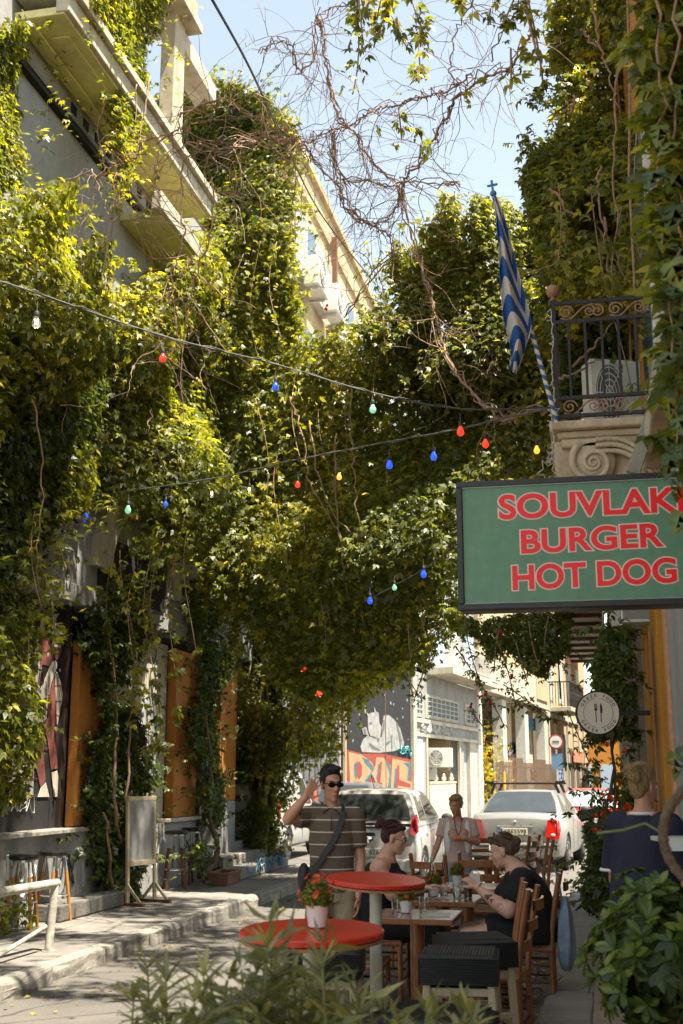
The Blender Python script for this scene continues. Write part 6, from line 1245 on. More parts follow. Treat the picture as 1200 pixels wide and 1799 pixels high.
# ---- woman with hair bun, left
wl_ = E('person', 'woman in black sleeveless top with auburn hair bun seated at the left of the tables', 'person', (t2.x-.47, t2.y-.02, 0), PI/2)
J = dict(head=V(0,-.10,1.20), yaw=-.0, pitch=.22, neck=V(0,-.03,1.045), chest=V(0,.0,.86), pelvis=V(0,.03,.58), shL=V(.19,-.01,.985), elL=V(.24,-.16,.80), wrL=V(.13,-.39,.83), shR=V(-.19,-.01,.985), elR=V(-.25,-.12,.80), wrR=V(-.16,-.36,.845), hipL=V(.11,0,.55), hipR=V(-.11,0,.55), knL=V(.13,-.42,.52), knR=V(-.13,-.42,.52), anL=V(.13,-.36,.1), anR=V(-.13,-.36,.1))
bd_, fh, MH_ = body(wl_, J, M_skinp, 1.25, .0085, .9, {'L': (V(-.3,-1,.15), V(0,0,1), -1, .6, .03), 'R': (V(.25,-1,.25), V(0,.2,1), 1, .6, .03)}); face_bits(bd_, fh, MH_, brow=M_hairr)
garment('black_top', wl_, [('l', [(V(0,.02,.50),.235,.175),(V(0,.02,.6),.235,.175),(V(0,.0,.75),.218,.165),(V(0,-.005,.88),.215,.16),(V(0,0,.97),.195,.15),(V(0,-.01,1.02),.15,.115)]), ('c', V(.11,-.03,.96), V(.10,.0,1.02), .07, .045), ('c', V(-.11,-.03,.96), V(-.10,.0,1.02), .07, .045), ('e', V(.09,-.125,.87), (.095,.085,.09)), ('e', V(-.09,-.125,.87), (.095,.085,.09))], M_black_cl, .011)
garment('black_trousers', wl_, [('c', V(.11,0,.55), V(.13,-.43,.525), .122, .088), ('c', V(-.11,0,.55), V(-.13,-.43,.525), .122, .088), ('c', V(.13,-.43,.52), V(.13,-.36,.12), .088, .065), ('c', V(-.13,-.43,.52), V(-.13,-.36,.12), .088, .065)], M_black_cl, .014)
hp_ = lambda x, y, z, r: ('e', fh(x, y, z), r, MH_.to_euler())
garment('hair', wl_, [hp_(0,.025,.066,(.081,.092,.074)), hp_(0,.05,.02,(.076,.066,.075)), hp_(0,-.042,.098,(.054,.038,.026)), hp_(0,.125,.10,(.042,.038,.042)), hp_(.015,.15,.13,(.03,.03,.03)), hp_(-.02,.145,.08,(.03,.03,.03))], M_hairr, .006, 2)
tufts('hair_strands', wl_, fh, M_hairr, 90, 4); b = MB(); b.tube([fh(math.cos(a)*.03,.115+math.sin(a)*.01,.095+math.sin(a)*.035) for a in np.linspace(0,2*PI,12)], .007, 6); b.o('hair_tie', M_mag, wl_); b = MB(); [b.tube([fh(q*.03+math.cos(a)*.022,-.098,.006+math.sin(a)*.018) for a in np.linspace(0,2*PI,12)], .0016, 4) for q in (-1,1)]; b.tube([fh(-.053,-.094,.01), fh(-.078,.0,.008)], .0018, 4); b.o('eyeglasses', M_bump, wl_)
b = MB(); [b.tube([J['wrR']+V(math.cos(a)*.031,.03,math.sin(a)*.031) for a in np.linspace(0,2*PI,12)], .004, 5) for _ in (0,)]; b.o('bracelet', M_bump, wl_)
b = MB(); [b.ball(V(-.14+random.uniform(-.03,.03),-.213,.86+random.uniform(-.03,.04)), (.018,.004,.014), 8) for i in range(6)]; b.o('printed_flower', M_pinkcl, wl_)
# ---- woman in black shirt, right
wr2 = E('person', 'woman in black t-shirt with tattooed forearm seated at the right of the tables', 'person', (t2.x+.64, t2.y-.08, 0), -PI/2)
J = dict(head=V(0,-.15,1.115), yaw=0, pitch=.30, neck=V(0,-.04,.985), chest=V(0,.02,.80), pelvis=V(0,.06,.57), shL=V(.20,.0,.925), elL=V(.25,-.10,.70), wrL=V(.14,-.34,.86), shR=V(-.20,.0,.925), elR=V(-.24,-.12,.70), wrR=V(-.12,-.36,.82), hipL=V(.12,.02,.54), hipR=V(-.12,.02,.54), knL=V(.17,-.42,.50), knR=V(-.13,-.45,.50), anL=V(.17,-.33,.08), anR=V(-.13,-.38,.08))
bd_, fh, MH_ = body(wr2, J, M_skinp, 1.32, .0085, .9, {'L': (V(-.2,-.7,.6), V(.4,.3,.6), -1, .7, .03), 'R': (V(.2,-1,.2), V(0,.2,1), 1, .6, .03)}); face_bits(bd_, fh, MH_, brow=M_hairb)
garment('black_shirt', wr2, [('l', [(V(0,.05,.47),.265,.22),(V(0,.05,.56),.27,.22),(V(0,.04,.70),.255,.20),(V(0,.02,.83),.245,.19),(V(0,.0,.93),.19,.145),(V(0,-.02,.99),.10,.10)]), ('c', V(.15,0,.92), V(.205,.0,.915), .10, .098), ('c', V(-.15,0,.92), V(-.205,.0,.915), .10, .098), ('c', V(.205,0,.915), V(.242,-.065,.765), .098, .088, 0), ('c', V(-.205,0,.915), V(-.235,-.065,.765), .098, .088, 0), ('e', V(.09,-.13,.80), (.10,.09,.10)), ('e', V(-.09,-.13,.80), (.10,.09,.10))], M_black_cl, .012)
garment('black_shorts', wr2, [('c', V(.12,.04,.54), V(.16,-.27,.525), .140, .118, 0), ('c', V(-.12,.04,.54), V(-.13,-.30,.525), .140, .118, 0)], M_black_cl, .014)
hp_ = lambda x, y, z, r: ('e', fh(x, y, z), r, MH_.to_euler())
garment('hair', wr2, [hp_(0,.025,.064,(.080,.091,.072)), hp_(0,.055,.02,(.074,.062,.075)), hp_(0,-.042,.095,(.054,.038,.026)), hp_(0,.12,.045,(.045,.045,.042)), hp_(0,.10,.0,(.04,.04,.04))], M_hairb, .006, 2)
tufts('hair_strands', wr2, fh, M_hairb, 50, 5); b = MB(); b.tube([fh(-.08,.0,.09), fh(-.05,-.05,.125), fh(0,-.07,.135), fh(.05,-.05,.125), fh(.08,.0,.09)], .006, 6); b.o('glasses_on_head', M_bump, wr2)
for i, (s_, t_) in enumerate([(.25,.045),(.45,.046),(.62,.042)]):
    p = J['elL']+(J['wrL']-J['elL'])*s_; b = MB(); r = random.Random(i)
    for k in range(3): b.tube(spline([p+V(.0525,r.uniform(-.03,.03),r.uniform(-.02,.02))+V(-.006*abs(r.uniform(-1,1)),0,0) for _ in range(4)], 4), .0035, 4)
    b.o('tattoo', M_tattoo, bd_)
b = MB(); b.tube([J['wrL']+V(math.cos(a)*.033,.01+math.sin(a)*.02,math.sin(a)*.033) for a in np.linspace(0,2*PI,14)], .004, 5); b.o('bracelet', M_rust, wr2)
MB().tube(spline([J['wrL']+V(-.02,-.10,.03), J['wrL']+V(-.03,-.13,.05)], 3), .01, 6).o('held_morsel', M_cream, None) if False else None
# ---- woman in white and pink
p = ay(804, 1450, 14.3); wp = E('person', 'short-haired woman in white and pale pink top standing between two cars', 'person', (p.x, p.y, 0), .15); wp.scale = (.92,)*3
J = dict(head=V(-.02,-.10,1.47), yaw=-.5, pitch=.22, neck=V(0,-.02,1.32), chest=V(0,.0,1.13), pelvis=V(0,.03,.84), shL=V(.17,.0,1.26), elL=V(.24,-.06,1.02), wrL=V(.07,-.23,1.08), shR=V(-.17,.0,1.26), elR=V(-.25,-.05,1.02), wrR=V(-.33,-.13,.82), hipL=V(.09,.02,.80), hipR=V(-.09,.02,.80), knL=V(.10,0,.44), knR=V(-.10,0,.44), anL=V(.1,.02,.08), anR=V(-.1,.02,.08))
bd_, fh, MH_ = body(wp, J, M_skin, 1.0, .0095, .8, {'L': (V(-1,-.2,.1), V(0,-.6,.8), 1, .6, .03), 'R': (V(-.4,-.5,-.8), V(-1,0,.2), -1, .4, .03)}); face_bits(bd_, fh, MH_, brow=M_hairb)
garment('pale_top', wp, [('l', [(V(0,.02,.78),.18,.14),(V(0,.02,.9),.175,.135),(V(0,0,1.1),.17,.135),(V(0,0,1.22),.16,.12),(V(0,0,1.30),.09,.08)]), ('c', V(.1,0,1.26), V(.17,0,1.25), .075, .074), ('c', V(-.1,0,1.26), V(-.17,0,1.25), .075, .074), ('c', V(.17,0,1.25), V(.222,-.04,1.09), .074, .066, 0), ('c', V(-.17,0,1.25), V(-.225,-.035,1.09), .074, .066, 0), ('e', V(.065,-.10,1.12), (.08,.07,.08)), ('e', V(-.065,-.10,1.12), (.08,.07,.08))], M_pinkcl, .011)
garment('white_vest', wp, [('e', V(.12,-.035,1.08), (.066,.108,.22)), ('e', V(-.12,-.035,1.08), (.066,.108,.22)), ('e', V(0,.04,1.1), (.155,.105,.20))], M_whitecl, .01)
garment('teal_jeans', wp, [('l', [(V(0,.02,.72),.17,.13),(V(0,.02,.86),.165,.125)]), ('c', V(.09,.02,.78), V(.10,0,.44), .098, .075), ('c', V(-.09,.02,.78), V(-.10,0,.44), .098, .075), ('c', V(.1,0,.44), V(.1,.02,.1), .075, .06), ('c', V(-.1,0,.44), V(-.1,.02,.1), .075, .06)], M_teal, .013)
hp_ = lambda x, y, z, r: ('e', fh(x, y, z), r, MH_.to_euler())
garment('hair', wp, [hp_(0,.022,.078,(.083,.095,.074)), hp_(0,.048,.03,(.08,.068,.075)), hp_(.02,-.05,.11,(.055,.042,.03)), hp_(-.03,-.05,.10,(.035,.035,.03)), hp_(.07,-.01,.03,(.016,.03,.04)), hp_(-.07,-.01,.03,(.016,.03,.04))], M_hairl, .007, 2)
tufts('hair_strands', wp, fh, M_hairl, 90, 6); o = MB().ball(V(0,0,0), (.05,.03,.022), 10).o('orange_purse', M_forange, None, smooth=True); T(o, 'small orange thing held by the woman in white', 'snack'); o.matrix_world = wp.matrix_basis @ Matrix.Translation(J['wrL']+V(-.09,-.045,.0))
b = MB(); b.tube(spline([V(.05,-.085,1.33), V(.03,-.15,1.2), V(0,-.165,1.12), V(-.03,-.15,1.2), V(-.05,-.085,1.33)], 5), .004, 5); b.o('necklace', M_bump, wp)
# ---- woman in navy seen from behind
p = ay(1128, 1450, 7.25); wn_ = E('person', 'woman in loose navy dress with blonde bun seen from behind at right', 'person', (p.x+.01, p.y, .0), PI-.5)
wn_.scale = (.84,.9,1)
J = dict(head=V(.0,-.03,1.625), yaw=-.25, pitch=.10, neck=V(0,.0,1.475), chest=V(0,.0,1.27), pelvis=V(0,0,.95), shL=V(.20,.0,1.41), elL=V(.27,-.06,1.10), wrL=V(.20,-.28,1.08), shR=V(-.20,.0,1.41), elR=V(-.28,-.06,1.12), wrR=V(-.26,-.28,1.14), hipL=V(.1,0,.93), hipR=V(-.1,0,.93), knL=V(.1,0,.5), knR=V(-.1,0,.5), anL=V(.1,.03,.20), anR=V(-.1,.03,.20))
bd_, fh, MH_ = body(wn_, J, M_skin, 1.18, .009, .6, {'L': (V(0,-1,.1), V(0,0,1), -1, .6, .03), 'R': (V(0,-1,.1), V(0,0,1), 1, .6, .03)})
face_bits(bd_, fh, MH_, brow=M_hairb)
garment('navy_dress', wn_, [('l', [(V(0,.04,.45),.29,.22),(V(0,.04,.75),.28,.215),(V(0,.03,.98),.255,.195),(V(0,.02,1.15),.235,.18),(V(0,.01,1.3),.22,.165),(V(0,.0,1.40),.185,.13),(V(0,.0,1.475),.085,.08)]), ('c', V(.12,0,1.40), V(.20,0,1.40), .09, .088), ('c', V(-.12,0,1.40), V(-.20,0,1.40), .09, .088), ('c', V(.20,0,1.40), V(.262,-.04,1.16), .09, .092, 0), ('c', V(-.20,0,1.40), V(-.27,-.04,1.17), .09, .092, 0)], M_navy, .012)
b = MB(); b.tube([V(math.cos(a)*.088, math.sin(a)*.083, 1.478) for a in np.linspace(0,2*PI,20)], .010, 6); b.o('collar_trim', M_whitecl, wn_, smooth=True)
for s, e_ in ((1, V(.263,-.042,1.155)), (-1, V(-.271,-.042,1.165))): b = MB(); b.tube([e_+V(math.cos(a)*.092, math.sin(a)*.09, -.0) for a in np.linspace(0,2*PI,20)], .010, 6); b.o('sleeve_trim', M_whitecl, wn_, smooth=True)
hp_ = lambda x, y, z, r: ('e', fh(x, y, z), r, MH_.to_euler())
garment('hair', wn_, [hp_(0,.022,.072,(.083,.096,.076)), hp_(0,.05,.02,(.080,.068,.078)), hp_(0,.06,-.03,(.058,.045,.045)), hp_(.0,.115,.07,(.055,.04,.05)), hp_(-.035,.12,.045,(.04,.035,.04)), hp_(.04,.11,.095,(.035,.035,.03)), hp_(0,-.042,.105,(.054,.038,.026))], M_hairl, .006, 1)
b = MB(); rr_ = random.Random(8)
for k in range(26):
    a = rr_.uniform(-1.2, 1.2); z = rr_.uniform(-.03,.12); b.tube(spline([fh(math.sin(a)*.085, .03+math.cos(a)*.075, z), fh(math.sin(a)*.07, .06+math.cos(a)*.07, z*.6+.04), fh(rr_.uniform(-.02,.02), .155, .06+rr_.uniform(-.02,.03)), fh(rr_.uniform(-.06,.06), .15, .07+rr_.uniform(-.05,.04))], 4), .0045, 4)
b.o('hair_strands', M_hairl, wn_, smooth=True)
tr_ = ay(1196, 1478, 6.9); tr2 = E('serving_tray', 'white tray with printed paper held at the right edge by the woman in navy', 'tray', tr_, .2); MB().box(-.14,.2,-.1,.1,0,.025).o('tray', M_white, tr2, bevel=.006); MB().box(-.11,.16,-.104,-.1005,-.045,.02).o('paper', M_whitecl, tr2); textfit('CAFE', M_rim, (-.05,-.1045,-.02), (1,0,0), (0,0,1), .12, .025, tr2, 'lettering', .01, .001) if False else None
# ================================================================== CREEPERS AND BUSHES
def vine(label, loc=(0,0,0), cat='climbing vine', name='climbing_vine', group=None): return E(name, label, cat, loc, 0, group)
def stems(parent, lst, r=.012, m=M_stem, n=7, wig=.02, name='stem', rep=1):
    for l in lst:
        b = MB(); P = spline(l, n, wig); b.tube(P, [max(.003, r*(1-.55*i/len(P))) for i in range(len(P))], 6); b.o(name, m, parent, smooth=True)
def px_strands(lst, Yv, jit=.15):
    out = []
    for (x0, y0, x1, y1) in lst:
        Y = Yv if not callable(Yv) else Yv(x0); a = ay(x0, y0, Y); c = ay(x0, y1, Y+random.uniform(-jit, jit)); q = ay(x1, y1, Y); out.append(((a.x, a.y, a.z), (q.x, q.y, c.z)))
    return out
RS = random.Random(21)
def auto_strands(edge, Y, n, lo, hi, jx=14):
    """strands hung along a ragged lower edge"""
    out = []; xs = [e[0] for e in edge]
    for k in range(n):
        x = RS.uniform(min(xs), max(xs)); y = np.interp(x, xs, [e[1] for e in edge]); L = RS.uniform(lo, hi); out.append((x, y-40, x+RS.uniform(-jx, jx), y+L))
    return px_strands(out, Y)
# left wall creeper
v1 = vine('huge creeper covering the left terrace facade below the balcony, sunlit on top')
mass(v1, [(-30,330),(0,350),(40,345),(70,335),(100,355),(130,345),(150,380),(178,430),(215,462),(262,490),(285,500),(320,470),(345,430),(420,430),(440,450),(470,600),(520,640),(560,700),(560,900),(480,1000),(330,980),(260,960),(262,905),(240,882),(160,882),(150,905),(110,955),(92,1030),(68,1100),(34,1180),(20,1290),(0,1380),(-30,1420)], 'x', -5.45, 34000, .75, (.07,.12), L_vine, 31, rag=16, bulge=.42, holes=-1.5, up=.8)
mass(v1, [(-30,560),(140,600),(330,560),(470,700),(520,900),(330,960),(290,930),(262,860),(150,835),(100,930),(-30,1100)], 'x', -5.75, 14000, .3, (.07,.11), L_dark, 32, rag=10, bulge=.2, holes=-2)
strands(v1, px_strands([(100,930,108,1010),(30,1100,34,1260),(8,1150,14,1395),(80,900,88,1080),(60,1000,70,1140),(5,1200,10,1400)], 10.6), 33, L_vine, (.06,.10), 50, .12)
stems(v1, [[ax(x, y, -5.3) for x, y in l] for l in [[(60,700),(75,850),(65,980),(80,1100)],[(330,560),(318,640),(322,760),(300,880),(320,960)],[(268,720),(262,760),(300,850),(310,880)],[(140,560),(125,640),(110,760)]]], .010)
# near-leaf strands in front of the dark doorway
v2 = vine('loose creeper strands with big pale leaves hanging before the fish mural')
strands(v2, px_strands([(232,950,215,1270),(270,920,268,1340),(205,980,192,1110),(290,950,282,1180),(315,900,300,1270),(340,930,335,1150),(248,1000,240,1330)], 13.6, .1), 41, L_vine, (.08,.125), 17, .07, vshift=.05)
# dark column by the notice board
v3 = vine('dark ivy column growing up the grey wall beside the notice board', ax(215,1560,-5.95))
v3.location = (0,0,0)
mass(v3, [(185,1240),(215,1220),(272,1270),(275,1340),(262,1420),(240,1480),(230,1560),(210,1585),(188,1560),(178,1480),(170,1400),(175,1320)], 'x', -5.88, 5200, .2, (.06,.10), L_dark, 51, rag=9, bulge=.12, holes=-1.5, vshift=-.1)
mass(v3, [(205,1040),(230,1000),(255,1080),(245,1200),(215,1240),(190,1200),(180,1120)], 'x', -5.8, 2200, .2, (.06,.09), L_dark, 52, rag=12, bulge=.1, vshift=-.1)
stems(v3, [[ax(x, y, -5.85) for x, y in l] for l in [[(222,1590),(215,1500),(200,1400),(205,1250),(190,1100)],[(232,1590),(225,1530),(222,1420),(230,1280)],[(210,1600),(195,1540),(185,1430)]]], .03)
# curtains down to the ground at the end of the terrace
v4 = vine('dense creeper curtain falling to the pavement at the corner of the terrace', (0,0,0))
mass(v4, [(440,900),(520,900),(620,980),(610,1180),(575,1270),(545,1320),(515,1335),(490,1380),(482,1450),(474,1500),(445,1515),(428,1470),(420,1380),(430,1250),(420,1100)], 'y', 20.6, 13000, 1.1, (.06,.10), L_vine, 61, rag=14, bulge=.35, holes=-.75, vshift=-.12)
mass(v4, [(420,1150),(490,1100),(500,1280),(478,1430),(472,1510),(442,1512),(425,1380)], 'y', 21.0, 6000, .3, (.07,.10), L_dark, 62, rag=8, bulge=.1)
strands(v4, auto_strands([(400,1100),(440,1250),(500,1300),(550,1270),(620,1170)], 20.2, 40, 20, 130), 63, L_vine, (.05,.085), 40, .09)
stems(v4, [[ay(x, y, 20.9) for x, y in l] for l in [[(440,1520),(445,1400),(430,1280),(450,1100)],[(452,1520),(458,1380),(470,1200),(460,1050)],[(463,1520),(470,1420),(455,1250),(480,1080)]]], .035)
v5 = vine('narrow creeper with bare lower stems between the second and third orange pilasters')
mass(v5, [(330,1020),(395,1000),(402,1150),(388,1280),(392,1380),(385,1440),(365,1445),(350,1400),(338,1280),(352,1150)], 'x', -5.85, 5200, .25, (.055,.09), L_dark, 71, rag=9, bulge=.12, vshift=-.02)
stems(v5, [[ax(x, y, -5.8) for x, y in l] for l in [[(352,1540),(378,1515),(382,1480),(368,1440),(372,1380),(362,1250)],[(392,1545),(378,1520),(382,1490),(372,1450)]]], .045, M_bark)
mass(v5, [(345,1490),(372,1480),(380,1530),(350,1540)], 'x', -5.5, 260, .2, (.05,.08), L_dark, 72)
# great bridge of creeper over the street
v6 = vine('massive canopy of creeper spanning the street from the left terrace to the right balcony')
bridge = [(395,640),(440,600),(500,598),(560,605),(640,600),(690,555),(735,560),(800,560),(900,520),(985,500),(990,700),(978,830),(930,850),(800,850),(800,1080),(760,1085),(722,1105),(712,1165),(668,1180),(652,1200),(618,1220),(590,1205),(550,1250),(505,1160),(440,1070),(390,1010),(330,950),(330,880),(420,800)]
def bY(c): return 17.2+(c[:,0]-400)*-.0035+(900-c[:,1])*.0012
mass(v6, bridge, 'y', bY, 33000, 1.5, (.072,.125), L_vine, 81, rag=20, bulge=.7, holes=-.95, up=.7, nscale=1.25)
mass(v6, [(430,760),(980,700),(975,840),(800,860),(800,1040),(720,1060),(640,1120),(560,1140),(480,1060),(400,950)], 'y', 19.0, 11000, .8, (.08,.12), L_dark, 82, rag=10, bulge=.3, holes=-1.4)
strands(v6, auto_strands([(340,960),(440,1080),(560,1220),(620,1200),(600,1200)], 17.0, 40, 10, 150)+auto_strands([(600,1190),(660,1150),(720,1090),(760,1080),(800,1080)], 16.5, 22, 5, 65), 83, L_vine, (.06,.095), 36, .10)
strands(v6, px_strands([(590,650,600,850),(455,700,470,1000),(610,640,590,760),(500,760,490,1080),(545,900,560,1150),(690,800,700,1050),(742,860,745,1120),(640,950,655,1130),(575,720,580,900),(520,640,530,830)], 15.7), 84, L_vine, (.06,.1), 24, .10, vshift=.2)
stems(v6, [[ay(x, y, 15.6) for x, y in l] for l in [[(510,700),(530,760),(545,850),(590,930),(610,990),(640,1050)],[(545,740),(560,840),(600,920),(650,960)],[(615,670),(618,780),(625,870),(635,1000),(632,1020)],[(590,760),(590,900),(610,1040)],[(318,640),(322,760),(335,820),(372,838)],[(742,960),(740,1040),(745,1120)]]], .014, wig=.03)
# rising creeper mass on the right, beyond the flag
v7 = vine('tall sunlit creeper behind the flag, rising above the street on the right')
mass(v7, [(655,470),(690,450),(712,428),(750,412),(800,405),(825,385),(855,372),(905,350),(960,325),(1010,340),(1020,560),(985,720),(900,720),(800,700),(735,640),(700,620),(672,640),(668,570),(690,530),(672,500)], 'y', 15.6, 24000, 1.3, (.065,.105), L_vine, 91, rag=22, bulge=.45, holes=-1.2, up=.85)
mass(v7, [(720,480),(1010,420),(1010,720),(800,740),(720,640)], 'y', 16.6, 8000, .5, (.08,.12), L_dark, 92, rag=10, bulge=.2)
strands(v7, px_strands([(645,430,636,470),(660,450,655,520),(700,400,712,470),(820,345,830,360),(690,560,680,640)], 15.2), 93, L_vine, (.06,.09), 34, .12)
# creeper cloaking the right wall
v8 = vine('creeper cloaking the upper right wall above the iron balcony')
def rY(c): return 10.6-(c[:,0]-950)*.004
mass(v8, [(990,-40),(1230,-40),(1230,480),(1190,470),(1150,560),(1120,540),(1080,500),(1030,500),(1000,520),(975,500),(960,420),(935,330),(925,250),(950,170),(965,90)], 'y', rY, 17000, 1.1, (.055,.095), L_vine, 101, rag=16, bulge=.3, holes=-.7, up=.5, vshift=.1)
mass(v8, [(1010,-40),(1230,-40),(1230,400),(1110,470),(1010,420),(980,300),(985,100)], 'y', 11.6, 8000, .6, (.07,.11), L_vine, 102, rag=10, bulge=.2, vshift=-.05)
mass(v8, [(940,380),(1040,330),(1100,420),(1110,560),(1110,700),(1000,720),(985,600),(960,500)], 'y', 11.9, 6500, .5, (.065,.10), L_dark, 103, rag=10, bulge=.2)
rn = np.random.default_rng(88); P = np.c_[rn.uniform(-3.6, .3, 14000), rn.uniform(7.6, 13.6, 14000), 10.6+rn.normal(size=14000)*.22+.25*np.clip(rn.uniform(7.6,13.6,14000)*0,0,1)]; P[:,2] += np.maximum(0, P[:,1]-10.5)*.75; P = P[(Noise(1.5, 8)(P)+.7*Noise(5.5, 9)(P) > -.1)]  # unseen leaf canopy above the view, added to dapple the pavement
leaves('unseen_canopy_foliage', P, nrm(rn.normal(size=P.shape)*.6+np.array([-.4,0,.8])), rn.uniform(.08,.13,len(P)), L_vine, v8, 'palm', seed=4)
stems(v8, [[(.45, 11, 4), (.4, 11.2, 9.5), (-1.2, 10.6, 10.8), (-3.8, 10, 10.7)], [(.45, 12.5, 4), (.4, 12.6, 9.5), (-1.2, 12.6, 12.2), (-3.8, 12.2, 12.1)], [(.45, 9.2, 5), (.4, 9.2, 9.9), (-1.2, 8.6, 10.7), (-3.8, 8.4, 10.6)]], .014)
stems(v8, [[ay(x, y, 9.6) for x, y in l] for l in [[(1040,-20),(1048,60),(1070,130),(1085,190)],[(1020,50),(1040,75),(1060,85)],[(1053,290),(1052,340),(1062,400),(1090,470),(1100,500)],[(968,330),(1000,370),(1040,385)],[(1000,200),(1010,170),(990,195),(965,200)],[(1085,120),(1078,300),(1092,420)],[(1010,640),(1050,600),(1075,570)],[(985,665),(1020,650),(1060,630)],[(1060,380),(1070,470),(1080,560)]]], .013, wig=.02)
strands(v8, px_strands([(1090,340,1105,560),(1060,330,1040,520),(960,330,965,520),(1120,400,1125,620),(1080,420,1085,700),(1000,380,1010,440),(1140,380,1110,660),(1035,440,905,480)], 9.5), 104, L_vine, (.07,.115), 14, .09, kind='three', vshift=.15)
# near leaves, top right
v9 = vine('near creeper with large dark leaves hanging at the right edge of the view')
mass(v9, [(1150,-40),(1240,-40),(1240,810),(1205,795),(1198,760),(1196,700),(1180,640),(1180,590),(1192,560),(1172,380),(1168,200),(1140,150),(1135,60)], 'y', 4.3, 1500, .5, (.06,.10), L_vine, 111, rag=14, bulge=.12, holes=-1.0, kind='three', vshift=-.05)
big = []
bl = MB(); rim_ = [(0,.0),(.030,-.012),(.052,.006),(.046,.028),(.066,.040),(.050,.060),(.040,.066),(.030,.096),(.014,.122),(0,.145)]; rim_ = rim_+[(-x, y) for x, y in rim_[-2:0:-1]]; mid = [(0,.02),(0,.06),(0,.10)]
bl.v = [(x, y, .010*abs(x)/.05-.9*y*y-(.012 if abs(x) > .045 else 0)) for x, y in rim_]+[(x, y, -.006-.9*y*y) for x, y in mid]; nr = len(rim_)
for i_ in range(nr):
    a_, b_ = rim_[i_], rim_[(i_+1) % nr]; ym = (a_[1]+b_[1])/2; k_ = nr+(0 if ym < .035 else 1 if ym < .08 else 2); bl.f.append((i_, (i_+1) % nr, k_)); bl.m.append(0)
bl.f += [(nr, nr+1, 5), (nr, nr+1, nr-5), (nr+1, nr+2, 7), (nr+1, nr+2, nr-7)]
def leaf_mesh(vs, fs, m, v, name='leaf'):
    me = bpy.data.meshes.new(name); me.from_pydata(vs, [], fs); a = me.attributes.new('v', 'FLOAT', 'POINT'); a.data.foreach_set('value', [min(1, v+(.3 if abs(q[0]) < 1e-6 else 0)) for q in vs]); me.polygons.foreach_set('use_smooth', [True]*len(fs)); me.materials.append(m); return me
BM = [leaf_mesh(bl.v, bl.f, L_shrub, v) for v in (.1,.3,.5,.75)]
r = random.Random(77)
for (x, y) in [(1180,620),(1195,660),(1175,700),(1190,735),(1200,780),(1178,800),(1185,570),(1190,850),(1200,700),(1170,760),(1200,590),(1186,1325),(1199,1310),(1198,540),(1188,500),(1178,460),(1199,430),(1196,900),(1150,300),(1170,330),(1190,360),(1165,400),(1185,250),(1195,300),(1160,220),(1195,150),(1185,90),(1165,40),(1140,20),(1150,110),(1199,20)]:
    o = link('leaf', r.choice(BM), v9); o.location = ay(x, y, r.uniform(3.5,4.1)); o.rotation_euler = (r.uniform(-2.6,-1.2), r.uniform(-.6,.6), r.uniform(-.9,.9)); s = r.uniform(.45,.85); o.scale = (s,s,s)
stems(v9, [[ay(x, y, 4.1) for x, y in l] for l in [[(1190,-30),(1185,200),(1195,400),(1180,600),(1195,800)],[(1150,0),(1165,200),(1150,330)]]], .006)
# top-left vines on the balcony
v10 = vine('creeper at the far left corner under the balcony slab')
mass(v10, [(-30,80),(35,30),(65,45),(80,85),(100,120),(85,180),(65,215),(45,290),(40,330),(-30,350)], 'x', -5.75, 5200, .3, (.05,.085), L_vine, 121, rag=10, bulge=.2, holes=-1.5)
v11 = vine('creeper tumbling over the balcony edge past the fascia at upper left')
mass(v11, [(165,-30),(290,-30),(295,60),(275,95),(288,150),(268,190),(262,240),(242,300),(228,340),(214,360),(212,320),(222,290),(228,240),(222,180),(225,110),(185,60)], 'x', -5.30, 6500, .25, (.05,.08), L_vine, 122, rag=8, bulge=.15, holes=-1.4)
strands(v11, px_strands([(235,300,222,400),(215,330,205,410),(250,280,235,380)], 10.2), 123, L_vine, (.045,.07), 34, .06)
stems(v11, [[ax(x, y, -5.28) for x, y in l] for l in [[(240,150),(235,230),(215,330)],[(265,130),(245,240),(225,330)]]], .008)
# ivy on the apartment block side
v12 = vine('ivy covering the blind side wall of the cream apartment block')
mass(v12, [(282,165),(300,140),(400,128),(468,150),(480,190),(505,235),(512,350),(515,500),(512,600),(440,640),(405,520),(372,400),(340,350),(310,270),(288,230)], 'y', 32.6, 15000, .9, (.12,.20), L_vine, 131, rag=12, bulge=.5, holes=-1.2, nscale=.8)
mass(v12, [(300,200),(480,180),(505,400),(505,600),(430,600),(380,420)], 'y', 33.0, 5000, .3, (.16,.22), L_dark, 132, rag=6, bulge=.2)
# spilling creeper at the balcony end
v13 = vine('sunlit creeper spilling between the lower balcony and the apartment block')
mass(v13, [(325,420),(390,395),(440,395),(510,420),(520,560),(500,640),(430,640),(405,560),(380,540),(345,470)], 'y', 16.6, 7500, .5, (.06,.10), L_vine, 133, rag=14, bulge=.3, holes=-1.2, vshift=.05)
strands(v13, px_strands([(420,440,405,620),(450,430,455,650),(488,420,490,620),(380,440,372,520)], 16.2), 134, L_vine, (.055,.09), 40, .14)
# dangling sprays at the top centre
v14 = vine('leafy sprays dangling from the top of the view against the sky')
strands(v14, px_strands([(640,-30,597,165),(660,-30,640,70),(690,-30,676,85),(700,-20,720,110),(735,-30,745,70),(745,10,770,120),(620,-30,605,60),(705,-40,690,50),(760,-30,800,10),(680,190,700,240),(700,210,725,275),(665,-30,650,40)], 8.2, .2), 141, L_vine, (.07,.11), 26, .075, vshift=.1)
strands(v14, px_strands([(880,-30,868,60),(900,-30,905,110),(930,-30,920,120),(850,-30,860,20),(955,-20,950,150),(870,120,875,150),(915,90,895,130)], 6.2, .2), 142, L_vine, (.05,.085), 28, .07, vshift=.05)
